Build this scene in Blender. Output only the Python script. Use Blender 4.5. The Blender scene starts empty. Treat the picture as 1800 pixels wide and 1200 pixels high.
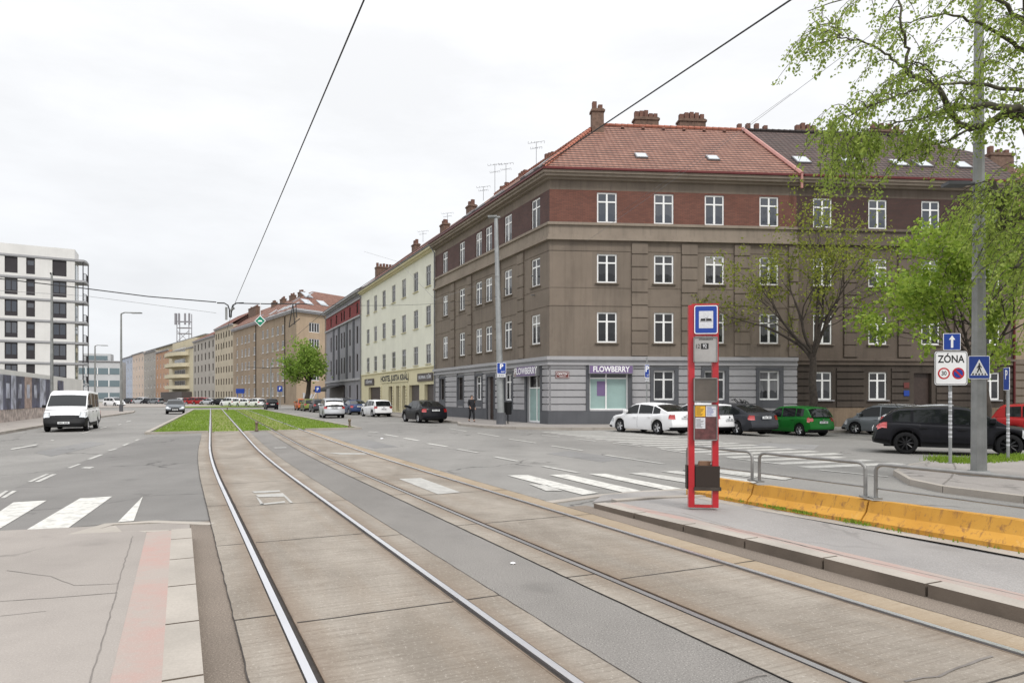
import bpy, bmesh, math, random
import numpy as np
from mathutils import Matrix, Vector
R = math.radians
sc = bpy.context.scene
# ------------------------------------------------------------------ camera
F, HC, HY = 1220.0, 1.8, 697.0       # focal length in photo pixels, eye height, horizon row
cam = bpy.data.objects.new("camera", bpy.data.cameras.new("camera"))
sc.collection.objects.link(cam); sc.camera = cam
cam.location = (0, 0, HC); cam.rotation_euler = (R(90), 0, 0)
cam.data.sensor_width = 36; cam.data.lens = 36 * F / 1800
cam.data.shift_y = (HY - 600) / 1800
cam.data.clip_start = 0.1; cam.data.clip_end = 3000
# ------------------------------------------------------------------ sky and sun (bright overcast)
SUN_EL, SUN_ROT = R(50), R(150)
w = bpy.data.worlds.new("World"); sc.world = w; w.use_nodes = True
nt = w.node_tree; nt.nodes.clear()
def N(t, nt_, **k):
    n = nt_.nodes.new(t)
    for a, b in k.items(): setattr(n, a, b)
    return n
out = N('ShaderNodeOutputWorld', nt); bg = N('ShaderNodeBackground', nt); bg.inputs[1].default_value = 0.1
sky = N('ShaderNodeTexSky', nt, sky_type='NISHITA', sun_disc=False)
sky.sun_elevation = SUN_EL; sky.sun_rotation = SUN_ROT; sky.dust_density = 3
tc = N('ShaderNodeTexCoord', nt); sep = N('ShaderNodeSeparateXYZ', nt)
nt.links.new(tc.outputs['Generated'], sep.inputs[0])
rmp = N('ShaderNodeValToRGB', nt); nt.links.new(sep.outputs['Z'], rmp.inputs[0])   # overcast sky: brighter towards the zenith
e = rmp.color_ramp.elements
e[0].position = 0.0; e[0].color = (.87, .89, .92, 1)
e[1].position = 1.0; e[1].color = (2.1, 2.12, 2.15, 1)
e2 = e.new(0.45); e2.color = (1.02, 1.03, 1.05, 1)
cn = N('ShaderNodeTexNoise', nt); cn.inputs['Scale'].default_value = 3.2; cn.inputs['Detail'].default_value = 7; cn.inputs['Roughness'].default_value = .58
cm = N('ShaderNodeMapping', nt); cm.inputs['Scale'].default_value = (1, 1, 3.5)
nt.links.new(tc.outputs['Generated'], cm.inputs[0]); nt.links.new(cm.outputs[0], cn.inputs['Vector'])
cr = N('ShaderNodeMapRange', nt); cr.inputs[1].default_value = .35; cr.inputs[2].default_value = .7
cr.inputs[3].default_value = 9.5; cr.inputs[4].default_value = 10.7
nt.links.new(cn.outputs[0], cr.inputs[0])
vm = N('ShaderNodeVectorMath', nt, operation='SCALE'); nt.links.new(rmp.outputs[0], vm.inputs[0]); nt.links.new(cr.outputs[0], vm.inputs['Scale'])
mx = N('ShaderNodeMix', nt, data_type='RGBA'); mx.inputs[0].default_value = .96
nt.links.new(sky.outputs[0], mx.inputs[6]); nt.links.new(vm.outputs[0], mx.inputs[7])
nt.links.new(mx.outputs[2], bg.inputs[0]); nt.links.new(bg.outputs[0], out.inputs[0])
sun = bpy.data.objects.new("sun", bpy.data.lights.new("sun", 'SUN')); sc.collection.objects.link(sun)
sun.data.energy = 1.7; sun.data.angle = R(12); sun.data.color = (1, .965, .91)
sd = Vector((math.sin(SUN_ROT) * math.cos(SUN_EL), math.cos(SUN_ROT) * math.cos(SUN_EL), math.sin(SUN_EL)))
sun.rotation_euler = (-sd).to_track_quat('-Z', 'Y').to_euler()
vs = sc.view_settings
vs.view_transform = 'Standard'; vs.look = 'None'; vs.gamma = 1; vs.use_curve_mapping = False; vs.exposure = 0.02
# ------------------------------------------------------------------ surveying helpers
def G(x, y, z=0.0):
    Y = (HC - z) * F / (y - HY); return Vector(((x - 900) / F * Y, Y, z))
def P(x, y, Y):
    return Vector(((x - 900) / F * Y, Y, HC - (y - HY) * Y / F))
def ss(t):
    t = max(0.0, min(1.0, t)); return t * t * (3 - 2 * t)
def gz(X, Y):                       # the side street dips a little towards its far kerb
    return -.22 * ss((X - 7) / 8) * ss((Y - 26) / 9)
# ------------------------------------------------------------------ mesh builder
class MB:
    def __init__(s): s.v = []; s.f = []; s.m = []; s.uv = []
    def face(s, pts, m=0, uv=None):
        i = len(s.v); s.v.extend([tuple(p) for p in pts]); s.f.append(list(range(i, i + len(pts)))); s.m.append(m); s.uv.append(uv)
    def obox(s, o, a, b, c, m=0):   # corner o and three edge vectors
        o, a, b, c = Vector(o), Vector(a), Vector(b), Vector(c)
        if a.cross(b).dot(c) < 0: a, b = b, a
        p = [o, o + a, o + a + b, o + b, o + c, o + a + c, o + a + b + c, o + b + c]
        i = len(s.v); s.v.extend([tuple(q) for q in p])
        for q in ((0, 3, 2, 1), (4, 5, 6, 7), (0, 1, 5, 4), (1, 2, 6, 5), (2, 3, 7, 6), (3, 0, 4, 7)):
            s.f.append([i + k for k in q]); s.m.append(m); s.uv.append(None)
    def box(s, x0, x1, y0, y1, z0, z1, m=0):
        s.obox((x0, y0, z0), (x1 - x0, 0, 0), (0, y1 - y0, 0), (0, 0, z1 - z0), m)
    def tube(s, pts, r, n=8, m=0, cap=True):
        pts = [Vector(p) for p in pts]; k = len(pts)
        rs = r if isinstance(r, (list, tuple)) else [r] * k
        base = len(s.v); ref = None
        for i, p in enumerate(pts):
            t = (pts[min(i + 1, k - 1)] - pts[max(i - 1, 0)])
            t = t.normalized() if t.length > 1e-9 else Vector((0, 0, 1))
            if ref is None: ref = Vector((0, 0, 1)) if abs(t.z) < .9 else Vector((1, 0, 0))
            a = t.cross(ref).normalized(); b = t.cross(a).normalized(); ref = -b if False else ref
            for j in range(n):
                q = p + (a * math.cos(2 * math.pi * j / n) + b * math.sin(2 * math.pi * j / n)) * rs[i]
                s.v.append(tuple(q))
        for i in range(k - 1):
            for j in range(n):
                s.f.append([base + i * n + j, base + i * n + (j + 1) % n, base + (i + 1) * n + (j + 1) % n, base + (i + 1) * n + j]); s.m.append(m); s.uv.append(None)
        if cap:
            s.f.append([base + j for j in range(n)][::-1]); s.m.append(m); s.uv.append(None)
            s.f.append([base + (k - 1) * n + j for j in range(n)]); s.m.append(m); s.uv.append(None)
    def lathe(s, prof, c=(0, 0, 0), n=24, axis='Z', m=0):   # prof: (radius, height)
        base = len(s.v); c = Vector(c)
        for r, h in prof:
            for j in range(n):
                a = 2 * math.pi * j / n; x, y = r * math.cos(a), r * math.sin(a)
                q = Vector((x, y, h)) if axis == 'Z' else (Vector((x, h, y)) if axis == 'Y' else Vector((h, x, y)))
                s.v.append(tuple(c + q))
        for i in range(len(prof) - 1):
            for j in range(n):
                s.f.append([base + i * n + j, base + i * n + (j + 1) % n, base + (i + 1) * n + (j + 1) % n, base + (i + 1) * n + j]); s.m.append(m); s.uv.append(None)
    def prism(s, poly, z0, z1, m=0):  # horizontal polygon (x, y) between z0 and z1 (z may be a function)
        n = len(poly); f0 = z0 if callable(z0) else (lambda x, y: z0); f1 = z1 if callable(z1) else (lambda x, y: z1)
        i = len(s.v)
        for x, y in [(p[0], p[1]) for p in poly]: s.v.append((x, y, f0(x, y)))
        for x, y in [(p[0], p[1]) for p in poly]: s.v.append((x, y, f1(x, y)))
        s.f.append([i + k for k in range(n)][::-1]); s.f.append([i + n + k for k in range(n)]); s.m += [m, m]; s.uv += [None, None]
        for k in range(n):
            j = (k + 1) % n; s.f.append([i + k, i + j, i + n + j, i + n + k]); s.m.append(m); s.uv.append(None)
W = {}                                # world matrix of every object made so far
def wm(o): return W[o.name] if o is not None else Matrix.Identity(4)
def build(name, mb, mats, parent=None, smooth=None, shift=True, local=False):
    me = bpy.data.meshes.new(name)
    nv = len(mb.v)
    me.from_pydata(mb.v, [], mb.f)
    if any(u is not None for u in mb.uv):
        ul = me.uv_layers.new(name='UVMap'); d = []
        for f, u in zip(mb.f, mb.uv):
            if u is None: d += [0.0, 0.0] * len(f)
            else:
                for q in u: d += [q[0], q[1]]
        ul.data.foreach_set('uv', d)
    mats = mats if isinstance(mats, (list, tuple)) else [mats]
    for m_ in mats: me.materials.append(m_)
    if len(mats) > 1: me.polygons.foreach_set('material_index', mb.m)
    o = bpy.data.objects.new(name, me); sc.collection.objects.link(o)
    if parent is not None:
        if not local: me.transform(wm(parent).inverted())
        o.parent = parent; W[o.name] = wm(parent).copy()
    elif shift and not local and nv:
        a = np.array(mb.v); c = Vector((float((a[:, 0].min() + a[:, 0].max()) / 2), float((a[:, 1].min() + a[:, 1].max()) / 2), float(a[:, 2].min())))
        me.transform(Matrix.Translation(-c)); o.location = c; W[o.name] = Matrix.Translation(c)
    else: W[o.name] = Matrix.Identity(4)
    fixn(me, smooth)
    return o
def fixn(me, smooth):
    bm = bmesh.new(); bm.from_mesh(me)
    if smooth is not None:
        bmesh.ops.remove_doubles(bm, verts=bm.verts, dist=1e-4)
        a = R(smooth)
        for f in bm.faces: f.smooth = True
        for e_ in bm.edges:
            if len(e_.link_faces) == 2:
                try: e_.smooth = e_.calc_face_angle() < a
                except Exception: e_.smooth = True
    bm.to_mesh(me); bm.free(); me.update()
def tag(o, label=None, cat=None, group=None, kind=None):
    if label: o['label'] = label
    if cat: o['category'] = cat
    if group: o['group'] = group
    if kind: o['kind'] = kind
    return o
def empty(name, M, label=None, cat=None, group=None):
    o = bpy.data.objects.new(name, None); sc.collection.objects.link(o)
    if not isinstance(M, Matrix): M = Matrix.Translation(Vector(M))
    o.matrix_basis = M; W[o.name] = M.copy(); o.empty_display_size = .3
    return tag(o, label, cat, group)
def place(o, parent, M):              # put an object made in its own axes at world matrix M under a parent
    o.parent = parent; o.matrix_basis = wm(parent).inverted() @ M; W[o.name] = M.copy(); return o
def inst(mesh, name, parent, M):
    o = bpy.data.objects.new(name, mesh); sc.collection.objects.link(o); return place(o, parent, M)
def copy_tree(o, parent=None, M=None):
    c = o.copy(); sc.collection.objects.link(c); c.parent = parent
    W[c.name] = (wm(parent) @ c.matrix_basis) if parent else c.matrix_basis.copy()
    for ch in list(o.children): copy_tree(ch, c)
    return c
def nmat(n2, org):                    # frame on a wall: Y outwards, Z up
    n = Vector((n2[0], n2[1], 0)).normalized(); x = n.cross(Vector((0, 0, 1)))
    return Matrix(((x.x, n.x, 0, org[0]), (x.y, n.y, 0, org[1]), (0, 0, 1, org[2]), (0, 0, 0, 1)))
def yawm(hx, hy, org):                # X forward along (hx, hy)
    h = Vector((hx, hy, 0)).normalized()
    return Matrix(((h.x, -h.y, 0, org[0]), (h.y, h.x, 0, org[1]), (0, 0, 1, org[2]), (0, 0, 0, 1)))
def text(name, s, size, mat_, parent, org, n2, ext=.004, sx=1.0, align='CENTER', bold=0.0, roll=0.0):
    cu = bpy.data.curves.new(name, 'FONT'); cu.body = s; cu.size = size; cu.extrude = ext; cu.offset = bold
    cu.align_x = align; cu.align_y = 'CENTER'; cu.resolution_u = 3
    t = bpy.data.objects.new('tmp', cu); sc.collection.objects.link(t)
    dg = bpy.context.evaluated_depsgraph_get(); me = bpy.data.meshes.new_from_object(t.evaluated_get(dg))
    bpy.data.objects.remove(t); me.name = name; me.materials.clear(); me.materials.append(mat_)
    n = Vector((n2[0], n2[1], 0)).normalized(); x = Vector((-n.y, n.x, 0))
    M = Matrix(((x.x * sx, 0, n.x, org[0]), (x.y * sx, 0, n.y, org[1]), (0, 1, 0, org[2]), (0, 0, 0, 1)))
    if roll: M = M @ Matrix.Rotation(roll, 4, 'Z')
    return inst(me, name, parent, M)
# ------------------------------------------------------------------ materials
def srgb(*c):
    return tuple(((q / 255) / 12.92 if q / 255 <= .04045 else ((q / 255 + .055) / 1.055) ** 2.4) for q in c) + (1,)
def rgb(*c): return tuple(c) + (1,)
def new_mat(name):
    m_ = bpy.data.materials.new(name); m_.use_nodes = True; return m_, m_.node_tree, m_.node_tree.nodes['Principled BSDF']
def noise(t, vec, scale, detail=4, rough=.55, dist=0):
    n = N('ShaderNodeTexNoise', t); n.inputs['Scale'].default_value = scale; n.inputs['Detail'].default_value = detail
    n.inputs['Roughness'].default_value = rough; n.inputs['Distortion'].default_value = dist
    t.links.new(vec, n.inputs['Vector']); return n.outputs[0]
def remap(t, v, a, b, c, d):
    n = N('ShaderNodeMapRange', t)
    for i, q in enumerate((a, b, c, d)): n.inputs[i + 1].default_value = q
    t.links.new(v, n.inputs[0]); return n.outputs[0]
def mapping(t, vec, scale):
    n = N('ShaderNodeMapping', t); n.inputs['Scale'].default_value = scale; t.links.new(vec, n.inputs[0]); return n.outputs[0]
def mixc(t, f, a, b, mode='MIX'):
    n = N('ShaderNodeMix', t, data_type='RGBA', blend_type=mode)
    for s_, v in ((0, f), (6, a), (7, b)):
        if isinstance(v, (int, float, tuple)): n.inputs[s_].default_value = v
        else: t.links.new(v, n.inputs[s_])
    return n.outputs[2]
def bump(t, b, h, strength=.3, dist=.02):
    n = N('ShaderNodeBump', t); n.inputs['Strength'].default_value = strength; n.inputs['Distance'].default_value = dist
    t.links.new(h, n.inputs['Height'])
    if b.inputs['Normal'].links: t.links.new(b.inputs['Normal'].links[0].from_socket, n.inputs['Normal'])
    t.links.new(n.outputs[0], b.inputs['Normal'])
def math_(t, op, a, b=None):
    n = N('ShaderNodeMath', t, operation=op)
    for i, v in enumerate((a, b)):
        if v is None: continue
        if isinstance(v, (int, float)): n.inputs[i].default_value = v
        else: t.links.new(v, n.inputs[i])
    return n.outputs[0]
def coord(t, kind='Object'):
    return N('ShaderNodeTexCoord', t).outputs[kind]
def pm(name, c, rough=.8, metal=0.0, var=.12, scale=1.5, bumpk=0.0, bscale=40, streak=0.0, spec=.5, coat=0.0, fine=0.0):
    m_, t, b = new_mat(name); v = coord(t)
    b.inputs['Roughness'].default_value = rough; b.inputs['Metallic'].default_value = metal
    b.inputs['Specular IOR Level'].default_value = spec; b.inputs['Coat Weight'].default_value = coat; b.inputs['Coat Roughness'].default_value = .04
    col = mixc(t, remap(t, noise(t, v, scale, 5), .3, .7, 0, 1), tuple(q * (1 - var) for q in c[:3]) + (1,), tuple(min(1, q * (1 + var)) for q in c[:3]) + (1,))
    if streak:                        # rain streaks and soot running down a wall
        s_ = noise(t, mapping(t, v, (2.2, 2.2, .12)), 1.6, 5, .6)
        col = mixc(t, remap(t, s_, .48, .72, 0, streak), col, tuple(q * .45 for q in c[:3]) + (1,))
        s2 = noise(t, v, .35, 6, .65)
        col = mixc(t, remap(t, s2, .5, .75, 0, streak * .8), col, tuple(min(1, q * 1.35 + .01) for q in c[:3]) + (1,))
        s3 = noise(t, mapping(t, v, (1, 1, 1.4)), .55, 3, .45, .6)     # repaired areas with an edge of their own
        col = mixc(t, remap(t, s3, .585, .6, 0, streak * .38), col, tuple(min(1, q * 1.3 + .01) for q in c[:3]) + (1,))
        s4 = noise(t, mapping(t, v, (5, 5, .35)), 1.3, 6, .7)
        col = mixc(t, remap(t, s4, .58, .7, 0, streak * .9), col, tuple(q * .5 for q in c[:3]) + (1,))
    if fine:
        col = mixc(t, remap(t, noise(t, v, bscale * 1.5, 3, .7), .3, .7, 0, fine), col, tuple(q * .55 for q in c[:3]) + (1,))
    t.links.new(col, b.inputs['Base Color'])
    if bumpk: bump(t, b, noise(t, v, bscale, 4, .6), bumpk, .01)
    return m_
def flat(name, c, rough=.5, metal=0.0, **k): return pm(name, c, rough, metal, var=.04, **k)
def N_rot(t, v):
    n = N('ShaderNodeMapping', t); n.inputs['Rotation'].default_value = (0, 0, R(-24)); n.inputs['Scale'].default_value = (.8, .04, 1); t.links.new(v, n.inputs[0]); return n.outputs[0]
def asphalt(name, c, speck=.5, big=.25, crack=.0, pscale=.12):
    m_, t, b = new_mat(name); v = coord(t)
    b.inputs['Roughness'].default_value = .86; b.inputs['Specular IOR Level'].default_value = .35
    hi = tuple(min(1, q * (1 + big)) for q in c[:3]) + (1,); lo = tuple(q * (1 - big) for q in c[:3]) + (1,)
    col = mixc(t, remap(t, noise(t, v, pscale, 6, .6, .4), .35, .65, 0, 1), lo, hi)
    col = mixc(t, remap(t, noise(t, v, 1.1, 6, .7), .45, .75, 0, .35), col, tuple(q * .62 for q in c[:3]) + (1,))
    sp = noise(t, v, 75, 2, .8)
    col = mixc(t, remap(t, sp, .42, .36, 0, speck), col, tuple(q * .35 for q in c[:3]) + (1,))
    col = mixc(t, remap(t, sp, .58, .66, 0, speck), col, tuple(min(1, q * 1.9 + .03) for q in c[:3]) + (1,))
    if crack:
        vo = N('ShaderNodeTexVoronoi', t, feature='DISTANCE_TO_EDGE'); vo.inputs['Scale'].default_value = .23
        wv = N('ShaderNodeVectorMath', t, operation='MULTIPLY_ADD'); wv.inputs[1].default_value = (1.1, 1.1, 1.1)
        nn = N('ShaderNodeTexNoise', t); nn.inputs['Scale'].default_value = 1.2; nn.inputs['Detail'].default_value = 6
        t.links.new(v, nn.inputs['Vector']); t.links.new(nn.outputs[1], wv.inputs[0]); t.links.new(v, wv.inputs[2])
        t.links.new(wv.outputs[0], vo.inputs['Vector'])
        gate = remap(t, noise(t, v, .3, 2), .5, .6, 0, 1)
        cf = math_(t, 'MULTIPLY', remap(t, vo.outputs[0], .004, .012, crack, 0), gate)
        col = mixc(t, cf, col, tuple(q * .3 for q in c[:3]) + (1,))
    ty = noise(t, N_rot(t, v), 1.0, 3, .5)     # wheel-polished lanes and oil along the driving direction
    col = mixc(t, remap(t, ty, .45, .7, 0, .28), col, tuple(q * .6 for q in c[:3]) + (1,))
    ob_ = noise(t, v, .55, 3, .5)
    col = mixc(t, remap(t, ob_, .66, .72, 0, .3), col, tuple(q * .5 for q in c[:3]) + (1,))
    t.links.new(col, b.inputs['Base Color'])
    bump(t, b, noise(t, v, 90, 2, .7), .35, .006)
    return m_
M = {}
M['asphalt'] = asphalt('asphalt_road', rgb(.225, .216, .203), .4, .16, .8)
M['asphalt_side'] = asphalt('asphalt_side_street', rgb(.21, .205, .2), .35, .16, .5)
M['asphalt_patch'] = asphalt('asphalt_newer', rgb(.178, .17, .161), .45, .14, .8)
M['asphalt_track'] = asphalt('asphalt_between_tracks', rgb(.195, .183, .17), .85, .16)
M['asphalt_gutter'] = asphalt('asphalt_gutter', rgb(.2, .165, .135), .8, .25)
M['paving'] = asphalt('pavement_asphalt', rgb(.285, .262, .245), .25, .1, .7)
M['paving_left'] = asphalt('pavement_cast', rgb(.31, .28, .255), .22, .1, .6)
M['paving_right'] = asphalt('platform_asphalt', rgb(.30, .285, .275), .35, .1, .3)
M['kerb'] = pm('kerb_stone', rgb(.37, .335, .295), .85, var=.16, scale=1.2, bumpk=.35, bscale=30, fine=.3)
M['kerb_dark'] = pm('kerb_face_dark', rgb(.15, .12, .095), .9, var=.25, scale=1.5, bumpk=.4, bscale=25)  # kerb sides darker and browner than the tops
def tactile():
    m_, t, b = new_mat('faded_red_paint'); v = coord(t); b.inputs['Roughness'].default_value = .85
    f = remap(t, noise(t, v, .9, 9, .8), .42, .62, .0, .6)
    col = mixc(t, f, rgb(.33, .285, .255), rgb(.40, .225, .195))
    col = mixc(t, remap(t, noise(t, v, 80, 2, .8), .55, .65, 0, .3), col, rgb(.5, .42, .38))
    t.links.new(col, b.inputs['Base Color']); bump(t, b, noise(t, v, 80, 2), .25, .005); return m_
M['red_strip'] = tactile()
def worn_white(name, hi=.75, wear=.5):
    m_, t, b = new_mat(name); v = coord(t); b.inputs['Roughness'].default_value = .7
    f = remap(t, noise(t, v, 5, 8, .75), .62 - wear * .3, .72 - wear * .16, 0, 1)
    col = mixc(t, f, rgb(hi * .94, hi * .92, hi * .86), rgb(.34, .33, .31))
    t.links.new(col, b.inputs['Base Color']); return m_
M['line'] = worn_white('road_marking_white', .62, .5)
M['line_mid'] = worn_white('road_marking_faded', .52, .7)
M['line_worn'] = worn_white('road_marking_worn', .55, .75)
def slab():
    m_, t, b = new_mat('brushed_concrete'); v = coord(t, 'UV'); b.inputs['Roughness'].default_value = .88
    b.inputs['Specular IOR Level'].default_value = .3
    col = mixc(t, remap(t, noise(t, mapping(t, v, (.5, .9, 1)), 1, 6, .65, .5), .35, .65, 0, 1), rgb(.21, .183, .152), rgb(.325, .29, .248))
    st = noise(t, mapping(t, v, (24, .9, 1)), 1.0, 9, .85, .15)
    col = mixc(t, remap(t, st, .49, .62, 0, .6), col, rgb(.13, .105, .083))
    st2 = noise(t, mapping(t, v, (9, .8, 1)), 1.3, 4, .7, .4)
    col = mixc(t, remap(t, st2, .52, .7, 0, .28), col, rgb(.17, .14, .112))
    ru = noise(t, mapping(t, v, (.25, 2.2, 1)), 1.0, 4, .6)
    col = mixc(t, remap(t, ru, .5, .75, 0, .4), col, rgb(.22, .165, .115))
    sp = noise(t, v, 34, 5, .85)
    col = mixc(t, remap(t, sp, .57, .64, 0, .5), col, rgb(.58, .54, .48))
    col = mixc(t, remap(t, sp, .43, .36, 0, .55), col, rgb(.12, .098, .08))
    bl = noise(t, v, 2.3, 8, .8)
    col = mixc(t, remap(t, bl, .6, .66, 0, .3), col, rgb(.14, .11, .085))
    s_ = N('ShaderNodeSeparateXYZ', t); t.links.new(v, s_.inputs[0])   # brake dust and rust along both rails of each track
    for cc in (-.7175, .7175, 2.3325, 3.7675):
        dd = math_(t, 'ABSOLUTE', math_(t, 'SUBTRACT', s_.outputs[1], cc)); dd = math_(t, 'ADD', dd, math_(t, 'MULTIPLY', noise(t, v, 2.5, 4), .12))
        col = mixc(t, remap(t, dd, .1, .3, .5, 0), col, rgb(.17, .115, .075))
    t.links.new(col, b.inputs['Base Color'])
    bump(t, b, st, .6, .008); bump(t, b, sp, .2, .004); return m_
M['slab'] = slab()
def slab_edge():
    m_ = M['slab'].copy(); m_.name = 'brushed_concrete_ochre'; t = m_.node_tree
    b = t.nodes['Principled BSDF']; s0 = b.inputs['Base Color'].links[0].from_socket
    t.links.new(mixc(t, .45, s0, rgb(.37, .27, .16)), b.inputs['Base Color']); return m_
M['slab_ochre'] = slab_edge()
M['joint'] = pm('joint_tar', rgb(.045, .038, .033), .9, var=.3, scale=6)
M['rail'] = pm('rail_head_polished', rgb(.8, .8, .82), .36, 1.0, var=.06, scale=.8)
M['rail_dark'] = pm('rail_head_dim_reflection', rgb(.42, .41, .41), .4, .9, var=.2, scale=.5)  # third rail's dimmer reflection put into the metal colour
M['rail_web'] = pm('rail_groove_dirt_shade', rgb(.028, .022, .018), .8, var=.3, scale=8)  # dirt colour kept near black to stand in for a deep groove's shade
M['rail_lip'] = pm('rail_lip_rusty', rgb(.2, .15, .11), .6, .4, var=.3, scale=4)
def grassground():
    m_, t, b = new_mat('turf'); v = coord(t); b.inputs['Roughness'].default_value = .95
    col = mixc(t, remap(t, noise(t, v, .25, 6, .65), .38, .62, 0, 1), rgb(.105, .16, .022), rgb(.19, .255, .045))
    col = mixc(t, remap(t, noise(t, v, 1.2, 6, .7), .5, .72, 0, .6), col, rgb(.25, .225, .06))
    col = mixc(t, remap(t, noise(t, v, 25, 3, .8), .45, .3, 0, .45), col, rgb(.04, .08, .01))
    t.links.new(col, b.inputs['Base Color']); bump(t, b, noise(t, v, 30, 4, .8), .8, .05); return m_
M['turf'] = grassground()
M['turf_dry'] = pm('turf_dry', rgb(.17, .19, .04), .95, var=.3, scale=1.2, bumpk=.8, bscale=30)
def blade(name, a, b_):
    m_, t, b = new_mat(name); b.inputs['Roughness'].default_value = .6; b.inputs['Specular IOR Level'].default_value = .25
    g = N('ShaderNodeNewGeometry', t)
    col = mixc(t, g.outputs['Random Per Island'], a, b_)
    t.links.new(col, b.inputs['Base Color'])
    tr = N('ShaderNodeBsdfTranslucent', t); t.links.new(mixc(t, .5, col, rgb(b_[0] * 1.2, b_[1] * 1.25, b_[2])), tr.inputs[0])
    ms = N('ShaderNodeMixShader', t); ms.inputs[0].default_value = .42
    t.links.new(b.outputs[0], ms.inputs[1]); t.links.new(tr.outputs[0], ms.inputs[2])
    t.links.new(ms.outputs[0], t.nodes['Material Output'].inputs[0]); return m_
M['blade'] = blade('grass_blade', rgb(.12, .2, .02), rgb(.25, .36, .05))
M['leaf_olive'] = blade('leaf_olive', rgb(.11, .15, .02), rgb(.31, .33, .06))
M['leaf_bright'] = blade('leaf_bright', rgb(.1, .18, .02), rgb(.34, .44, .07))
M['leaf_weep'] = blade('leaf_weeping', rgb(.13, .2, .035), rgb(.36, .44, .1))
M['leaf_street'] = blade('leaf_street', rgb(.1, .18, .03), rgb(.3, .42, .08))
M['bark'] = pm('bark', rgb(.055, .044, .036), .95, var=.35, scale=6, bumpk=.8, bscale=14)
M['bark_moss'] = pm('bark_mossy', rgb(.075, .07, .045), .95, var=.45, scale=4, bumpk=.8, bscale=14)
# walls
M['plaster_brown'] = pm('plaster_brown', rgb(.192, .156, .124), .92, var=.14, scale=.4, bumpk=.25, bscale=60, streak=.42, fine=.12)
M['plaster_brown_light'] = pm('plaster_brown_light', rgb(.26, .215, .172), .92, var=.12, scale=.5, bumpk=.25, bscale=60, streak=.35)
M['plaster_patch'] = pm('plaster_brown_patch', rgb(.205, .165, .13), .92, var=.12, scale=.5, bumpk=.25, bscale=60, streak=.35)
M['plaster_soot'] = pm('plaster_sooty', rgb(.125, .098, .078), .92, var=.16, scale=.4, bumpk=.25, bscale=60, streak=.5)
M['plaster_dark'] = pm('plaster_dark', rgb(.058, .045, .036), .92, var=.2, scale=.5, bumpk=.3, bscale=60, streak=.55)
M['plaster_ochre'] = pm('plinth_ochre_stained', rgb(.17, .125, .085), .92, var=.3, scale=1, bumpk=.3, bscale=40, streak=.8)
M['grey_light'] = pm('plaster_pale_grey', rgb(.36, .355, .365), .88, var=.06, scale=.6, streak=.14)
M['grey_dark'] = pm('plaster_slate_grey', rgb(.095, .098, .108), .85, var=.12, scale=.8, streak=.2)
M['grey_blue'] = pm('plaster_grey_blue', rgb(.25, .245, .265), .88, var=.08, scale=.5, streak=.2)
M['red_panel'] = pm('plaster_red', rgb(.19, .028, .028), .85, var=.15, scale=.8)
M['cream'] = pm('plaster_cream', rgb(.7, .69, .59), .9, var=.05, scale=.5, streak=.1)
M['yellow'] = pm('plaster_yellow', rgb(.63, .575, .38), .9, var=.06, scale=.6, streak=.1)
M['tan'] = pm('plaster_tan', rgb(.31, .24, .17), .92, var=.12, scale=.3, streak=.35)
M['tan_lit'] = pm('plaster_tan_lit', rgb(.40, .305, .215), .92, var=.1, scale=.3, streak=.2)  # same tan plaster, brighter light on the side wall put into its colour
M['pale_yellow'] = pm('plaster_pale_yellow', rgb(.47, .41, .31), .9, var=.08, scale=.4, streak=.15)
M['pale_grey'] = pm('plaster_greige', rgb(.39, .36, .32), .9, var=.08, scale=.4, streak=.15)
M['orange'] = pm('plaster_orange', rgb(.46, .28, .18), .9, var=.08, scale=.4)
M['butter'] = pm('plaster_butter', rgb(.56, .5, .36), .9, var=.06, scale=.4)
M['pink_cream'] = pm('plaster_rose_cream', rgb(.62, .5, .41), .9, var=.06, scale=.4)
M['ice_blue'] = pm('plaster_ice_blue', rgb(.44, .48, .56), .9, var=.06, scale=.4)
M['white_wall'] = pm('render_white', rgb(.66, .65, .63), .85, var=.05, scale=.5, streak=.06)
M['white_band'] = pm('render_grey_band', rgb(.33, .33, .34), .8, var=.06, scale=.6)
M['anthracite'] = pm('panel_anthracite', rgb(.028, .024, .028), .7, var=.15, scale=1)
M['office'] = pm('office_cladding', rgb(.5, .51, .52), .6, var=.06, scale=.4)
def brick(name, a, b_, mortar, sc_=1.0):
    m_, t, b = new_mat(name); v = coord(t, 'UV'); b.inputs['Roughness'].default_value = .88
    br = N('ShaderNodeTexBrick', t); t.links.new(v, br.inputs['Vector'])
    br.inputs['Color1'].default_value = a; br.inputs['Color2'].default_value = b_; br.inputs['Mortar'].default_value = mortar
    br.inputs['Scale'].default_value = 1; br.inputs['Brick Width'].default_value = .29; br.inputs['Row Height'].default_value = .078
    br.inputs['Mortar Size'].default_value = .008; br.inputs['Bias'].default_value = -.2
    col = mixc(t, remap(t, noise(t, v, .8, 5, .65), .4, .7, 0, .5), br.outputs[0], tuple(q * .5 for q in a[:3]) + (1,))
    t.links.new(col, b.inputs['Base Color']); bump(t, b, br.outputs[1], -.5, .01); return m_
M['brick_red'] = brick('brick_red', rgb(.2, .08, .056), rgb(.135, .056, .042), rgb(.075, .05, .042))
M['brick_dark'] = brick('brick_sooty', rgb(.075, .036, .03), rgb(.05, .029, .025), rgb(.05, .04, .036))
M['brick_brown'] = brick('brick_brown', rgb(.12, .062, .055), rgb(.085, .05, .047), rgb(.06, .048, .044))
M['brick_chimney'] = pm('chimney_brick', rgb(.15, .095, .07), .92, var=.35, scale=5, bumpk=.5, bscale=18, streak=.4)
M['pot'] = pm('chimney_pot', rgb(.15, .075, .055), .9, var=.3, scale=6)
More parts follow.
